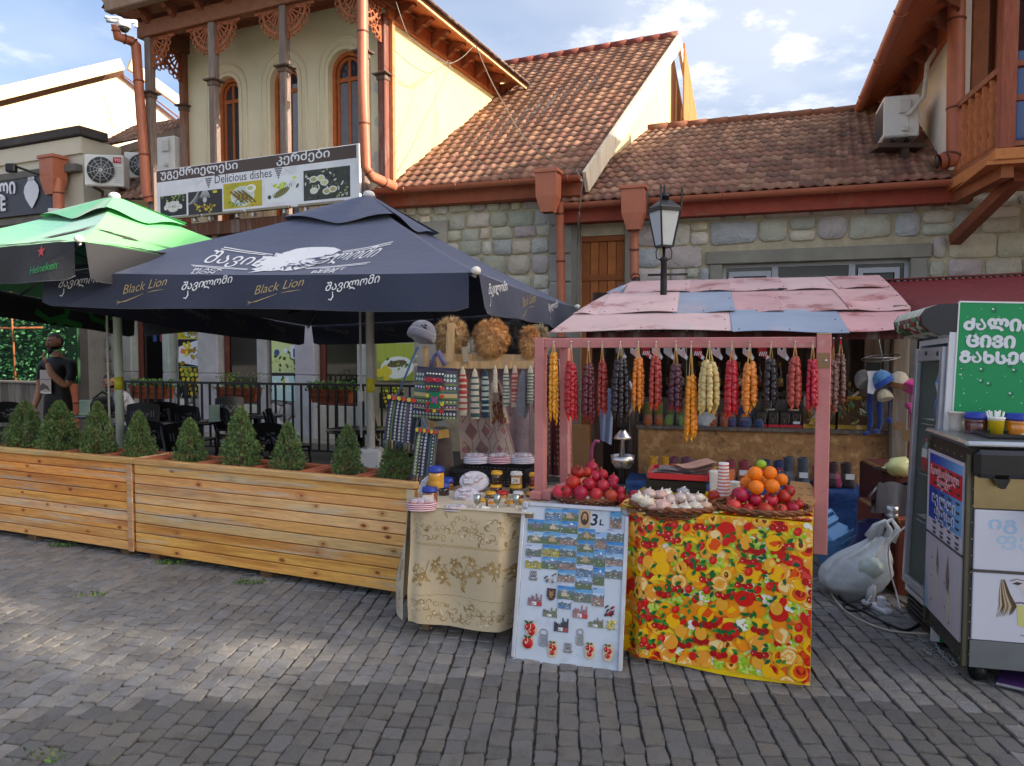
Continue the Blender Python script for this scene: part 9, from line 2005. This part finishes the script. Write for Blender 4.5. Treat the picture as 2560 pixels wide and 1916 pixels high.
o=onc('black_tray','low black plastic tray on the steel cart top','tray',.27,.2,MB(c(30,30,34)).box(-.15,-.1,0,.15,.1,.008,.004).box(-.15,-.1,.008,.15,-.094,.022).box(-.15,.094,.008,.15,.1,.022).box(-.15,-.094,.008,-.144,.094,.022).box(.144,-.094,.008,.15,.094,.022),M_['gloss'])
onc('knife','knife with a black handle lying at the front of the cart top','knife',.42,.05,MB(c(30,30,40)).box(-.12,-.012,0,.05,.012,.016,.004).box(.05,-.014,.003,.2,.01,.006,col=c(190,194,196)),M_['gloss'],.05)
onc('garlic_cloves','small pale peeled lump lying on the black tray','food',.30,.14,MB(c(206,200,150)).sph((0,0,.018),(.03,.02,.012),9,6).sph((.005,0,.03),(.012,.01,.012),8,5),M_['gloss'])
m=MB(c(90,60,120));m.box(0,0,.015,.5,.3,.02,0,TR(*G(2490,1720),rz=R(-38)));m.box(0,0,.014,.5,.01,.024,0,TR(*G(2490,1720),rz=R(-38)),c(170,170,176));SW('purple_board','purple and blue board lying under the cart at the right edge','board',m,M_['gloss'],tuple(G(2520,1750)))
# ================================================================ things on the ground between the stall and the fridge
def slab_box(name,label,a,b,z0,z1,dep,col,cat='step'):
 u_=(V(b)-V(a));u_.z=0;L=u_.length;Mx=frame((a[0],a[1],0),u_);o=T(name,label,cat,M=Mx)
 P(o,'top_board',MB(col).box(0,0,z1-.02,L,dep,z1,.002),M_['wood']);P(o,'front_board',MB(tuple(v*.8 for v in col)).box(0,.004,z0,L,.02,z1-.021),M_['wood']);P(o,'edge_strip',MB(c(176,140,84)).box(0,-.003,z1-.022,L,.0035,z1+.001),M_['wood']);P(o,'end_board',MB(tuple(v*.8 for v in col)).box(0,.021,z0,.018,dep,z1-.021),M_['wood']);return o
BRB=c(136,66,46)
a=W(2150,1262,5.6);b=W(2248,1395,4.85);slab_box('low_bench','low red brown chipboard bench holding the silver handbag',(b.x,b.y,0),(a.x,a.y,0),.0,.50,-.4,BRB,'bench')
a=W(2170,1180,6.0);b=W(2262,1262,5.2);slab_box('display_step','upper dark red brown chipboard step behind the low bench',(b.x,b.y+.1,0),(a.x,a.y+.1,0),.0,.72,-.4,c(96,44,38))
P(kk,'corner_board',MB(c(110,60,44),FK).box(kx(2228,.8),.8,.1,kx(2300,.8),.82,.86),M_['wood'],world=True)
hb=W(2233,1300,5.05);hb.z=.5;o=T('silver_handbag','crumpled silver grey handbag on the low bench','handbag',tuple(hb),R(-35));m=MB(c(120,114,112));m.grid(lambda u,v:((.14-.04*v)*math.cos(u*6.283)*(1+.06*math.sin(u*40+v*5)),.065*(1-.6*v)*math.sin(u*6.283),.21*v+.01*math.sin(u*19)),40,8);P(o,'body',m,M_['metal']);P(o,'handle',MB(c(150,146,144)).tube([(-.12,0,.02),(-.15,.0,.1),(-.08,0,.2)],.012,6).tube([(.06,.02,.18),(.12,.02,.27),(.16,.02,.3)],.014,6),M_['metal'])
p_=W(2228,1322,4.9);p_.z=.5;S('metal_tin','small silver tin on the end of the low bench','tin',MB(c(196,198,202)).lathe([(.04,0),(.04,.03),(.037,.033),(.04,.036),(.04,.08),(.03,.084),(0,.084)],18),M_['metal'],tuple(p_))
p_=W(2248,1205,5.3);p_.z=.72;S('yellow_bag','crumpled yellow and white plastic bag on the upper step','bag',MB(c(206,206,140)).sph((0,0,.06),(.1,.07,.07),12,9,None,lambda d:1+.3*NZ.noise((d.x*3,d.y*3,d.z*3+2))),M_['gloss'],tuple(p_))
p_=W(2216,1180,5.5);p_.z=.72;S('dark_plate','dark plate with a pale rind on the upper step','plate',MB(c(40,38,40)).lathe([(.03,0),(.09,.012),(.085,.012),(0,.004)],18).sph((0,0,.02),(.04,.02,.012),8,5,c(214,206,150)),M_['gloss'],tuple(p_))
jg=W(2106,1340,5.35);jg.z=0;o=T('water_canister','pale blue plastic water canister leaning by the blue tarpaulin','canister',M=TR(jg.x,jg.y,.02,rz=R(20),ry=R(-22)));m=MB(c(110,164,214));m.box(-.13,-.1,0,.13,.1,.36,.06).box(-.06,-.05,.36,.09,.05,.42,.03);[m.box(-.02,-.105,.08+.05*k,.12,-.098,.1+.05*k)for k in range(5)];P(o,'tank',m,M_['plastic']);P(o,'handle',MB(c(100,150,206)).tube([(-.1,0,.35),(-.08,0,.45),(.06,0,.45),(.08,0,.4)],.018,8),M_['plastic'])
nb_=W(2142,1420,5.0);nb_.z=0;m=MB(c(38,40,90));m.grid(lambda u,v:((.17-.07*v)*math.cos(u*6.283)+.03*math.sin(v*5+u*9)+.1*v,(.12-.05*v)*math.sin(u*6.283),.46*v),18,10,cfn=lambda u,v:c(40,130,90)if v<.12 else(c(96,96,150)if .52<v<.56 else c(38,40,90)));S('navy_bag','navy carrier bag with a green base beside the low bench','bag',m,M_['cloth'],tuple(nb_))
wb_=G(2150,1500);m=MB(c(226,232,232))
def wb(u,v):
 g=u*2*math.pi;z=.36*v**.85;pr=(.10,.165,.18,.175,.155,.125,.09,.06,.045);q=v*8;k=min(7,int(q));r=lerp(pr[k],pr[k+1],q-k)
 r*=1+(.05+.16*v)*math.sin(g*7+2.5*NZ.noise((v*3,0,5)))*(.3+.7*v)+.10*NZ.noise((math.cos(g)*1.6,math.sin(g)*1.6,z*9))+.05*abs(NZ.noise((math.cos(g)*5,math.sin(g)*5,z*16)))
 return(r*math.cos(g)*1.08+.16*v*v,r*math.sin(g)*.85,z)
m.grid(wb,84,30);tx_=V(wb(0,1))
for s_,dx in((1,.0),(-1,-.05)):m.tube([(.13+dx,.01*s_,.35),(.16+dx,.02*s_,.42),(.21+dx,.02*s_,.45),(.24+dx,.01*s_,.40),(.2+dx*.5,0,.33)],[.03,.018,.014,.018,.03],7)
m.sph((.06,-.12,.2),(.07,.05,.06),16,10,c(214,228,216),lambda d:1+.25*NZ.noise(d*2.2))
M_['bag']=mat('thin_plastic_bag',.3,var=.06,vs=12,bump=.5,bs=12,bdist=.03,alpha=.82,coat=.4)
S('white_carrier_bag','stuffed white plastic carrier bag standing on the stones','bag',m,M_['bag'],M=TR(wb_.x,wb_.y+.1,0,rz=R(-10),s=1.12))
pa,pb_=G(2166,1512),G(2218,1537);m=MB(c(222,222,226));d_=(pb_-pa);o=T('power_strip','white power strip with plugs lying on the stones','power strip',M=frame(pa,d_));L=d_.length;P(o,'strip',MB(c(220,220,226)).box(-.02,-.03,0,L+.02,.03,.035,.01),M_['plastic']);P(o,'plug',MB(c(206,206,206)).tube([(.03,0,.036),(.02,.02,.1),(.03,.03,.13)],[.028,.026,.012],10),M_['plastic']);P(o,'charger',MB(c(226,226,230)).box(L*.6,-.02,.036,L*.6+.045,.02,.095,.006).tube([(L*.6+.045,0,.07),(L*.6+.1,.0,.068)],.005,6),M_['plastic'])
def cable(label,pts,r,col):
 q=[G(px,py,z)for px,py,z in pts];s_=[]
 for i in range(len(q)-1):
  a,b,c0_,d0=q[max(i-1,0)],q[i],q[i+1],q[min(i+2,len(q)-1)]
  for k in range(6):t=k/6;s_.append(.5*((2*b)+(c0_-a)*t+(2*a-5*b+4*c0_-d0)*t*t+(3*b-a-3*c0_+d0)*t**3))
 m=MB(col);m.tube(s_+[q[-1]],r,6);SW('cable',label,'cable',m,M_['plastic'],tuple(q[0]))
cable('long white cable looping from the power strip to the cart',[(2178,1480,.03),(2150,1440,.1),(2110,1425,.1),(2080,1440,.02),(2076,1475,.008),(2100,1515,.008),(2150,1550,.008),(2230,1578,.008),(2345,1587,.008)],.006,c(196,186,170));cable('thick black cable coiled behind the power strip',[(2180,1510,.03),(2150,1526,.008),(2115,1524,.008),(2112,1510,.008),(2150,1503,.008),(2160,1495,.008),(2110,1487,.008),(2100,1497,.008),(2160,1530,.008),(2220,1560,.008),(2270,1575,.008),(2320,1545,.02)],.0085,c(28,28,30));cable('thin white cable climbing to the tin on the bench',[(2250,1524,.006),(2240,1480,.1),(2224,1420,.25),(2224,1360,.42),(2262,1318,.52)],.005,c(214,210,206));cable('pale cable running left from the carrier bag',[(2035,1450,.006),(2070,1432,.02),(2110,1424,.12),(2165,1430,.15),(2190,1465,.1),(2165,1510,.05)],.0045,c(206,198,196))
m=MB(c(176,182,186));cp_=[(2268,1606),(2290,1602),(2310,1610),(2330,1606),(2345,1625),(2352,1640),(2365,1652),(2378,1665),(2390,1668),(2380,1650),(2362,1640),(2345,1632),(2322,1632),(2304,1633),(2330,1642),(2352,1650),(2370,1660)]
for a,b in zip(cp_,cp_[1:]):
 q0,q1=G(*a),G(*b);n=max(1,int((q1-q0).length/.026))
 for k in range(n):
  e=q0.lerp(q1,(k+.5)/n);d_=(q1-q0).normalized()*.017;s_=V((-d_.y,d_.x,0))*.5 if k%2 else V((0,0,.009));m.tube([e+d_*math.cos(g)+s_*math.sin(g)+V((0,0,.011))for g in[i*math.pi/4 for i in range(8)]],.003,5,closed=True)
SW('steel_chain','loose steel chain lying beside the cart','chain',m,M_['metal'],tuple(G(2320,1630)))
# weeds in the joints along the planter
for k,(px,py,n,lab)in enumerate(((155,1366,90,'flat green weed tuft under the left planter'),(425,1410,80,'green weed tuft under the joint of the planters'),(628,1458,70,'green weed tuft under the right planter'),(225,1490,40,'small yellow green weeds between the setts, left'),(108,1895,30,'bright green weed at the lower left corner'))):
 g=G(px,py);m=MB();leaves(m,n,((-.1,.1),(-.05,.05),(0,.012)),.024,90+k,[c(84,120,56),c(110,140,60),c(70,100,50)],1.2);S('weed',lab,'weed',m,M_['leaf'],tuple(g),group='weeds between the setts')
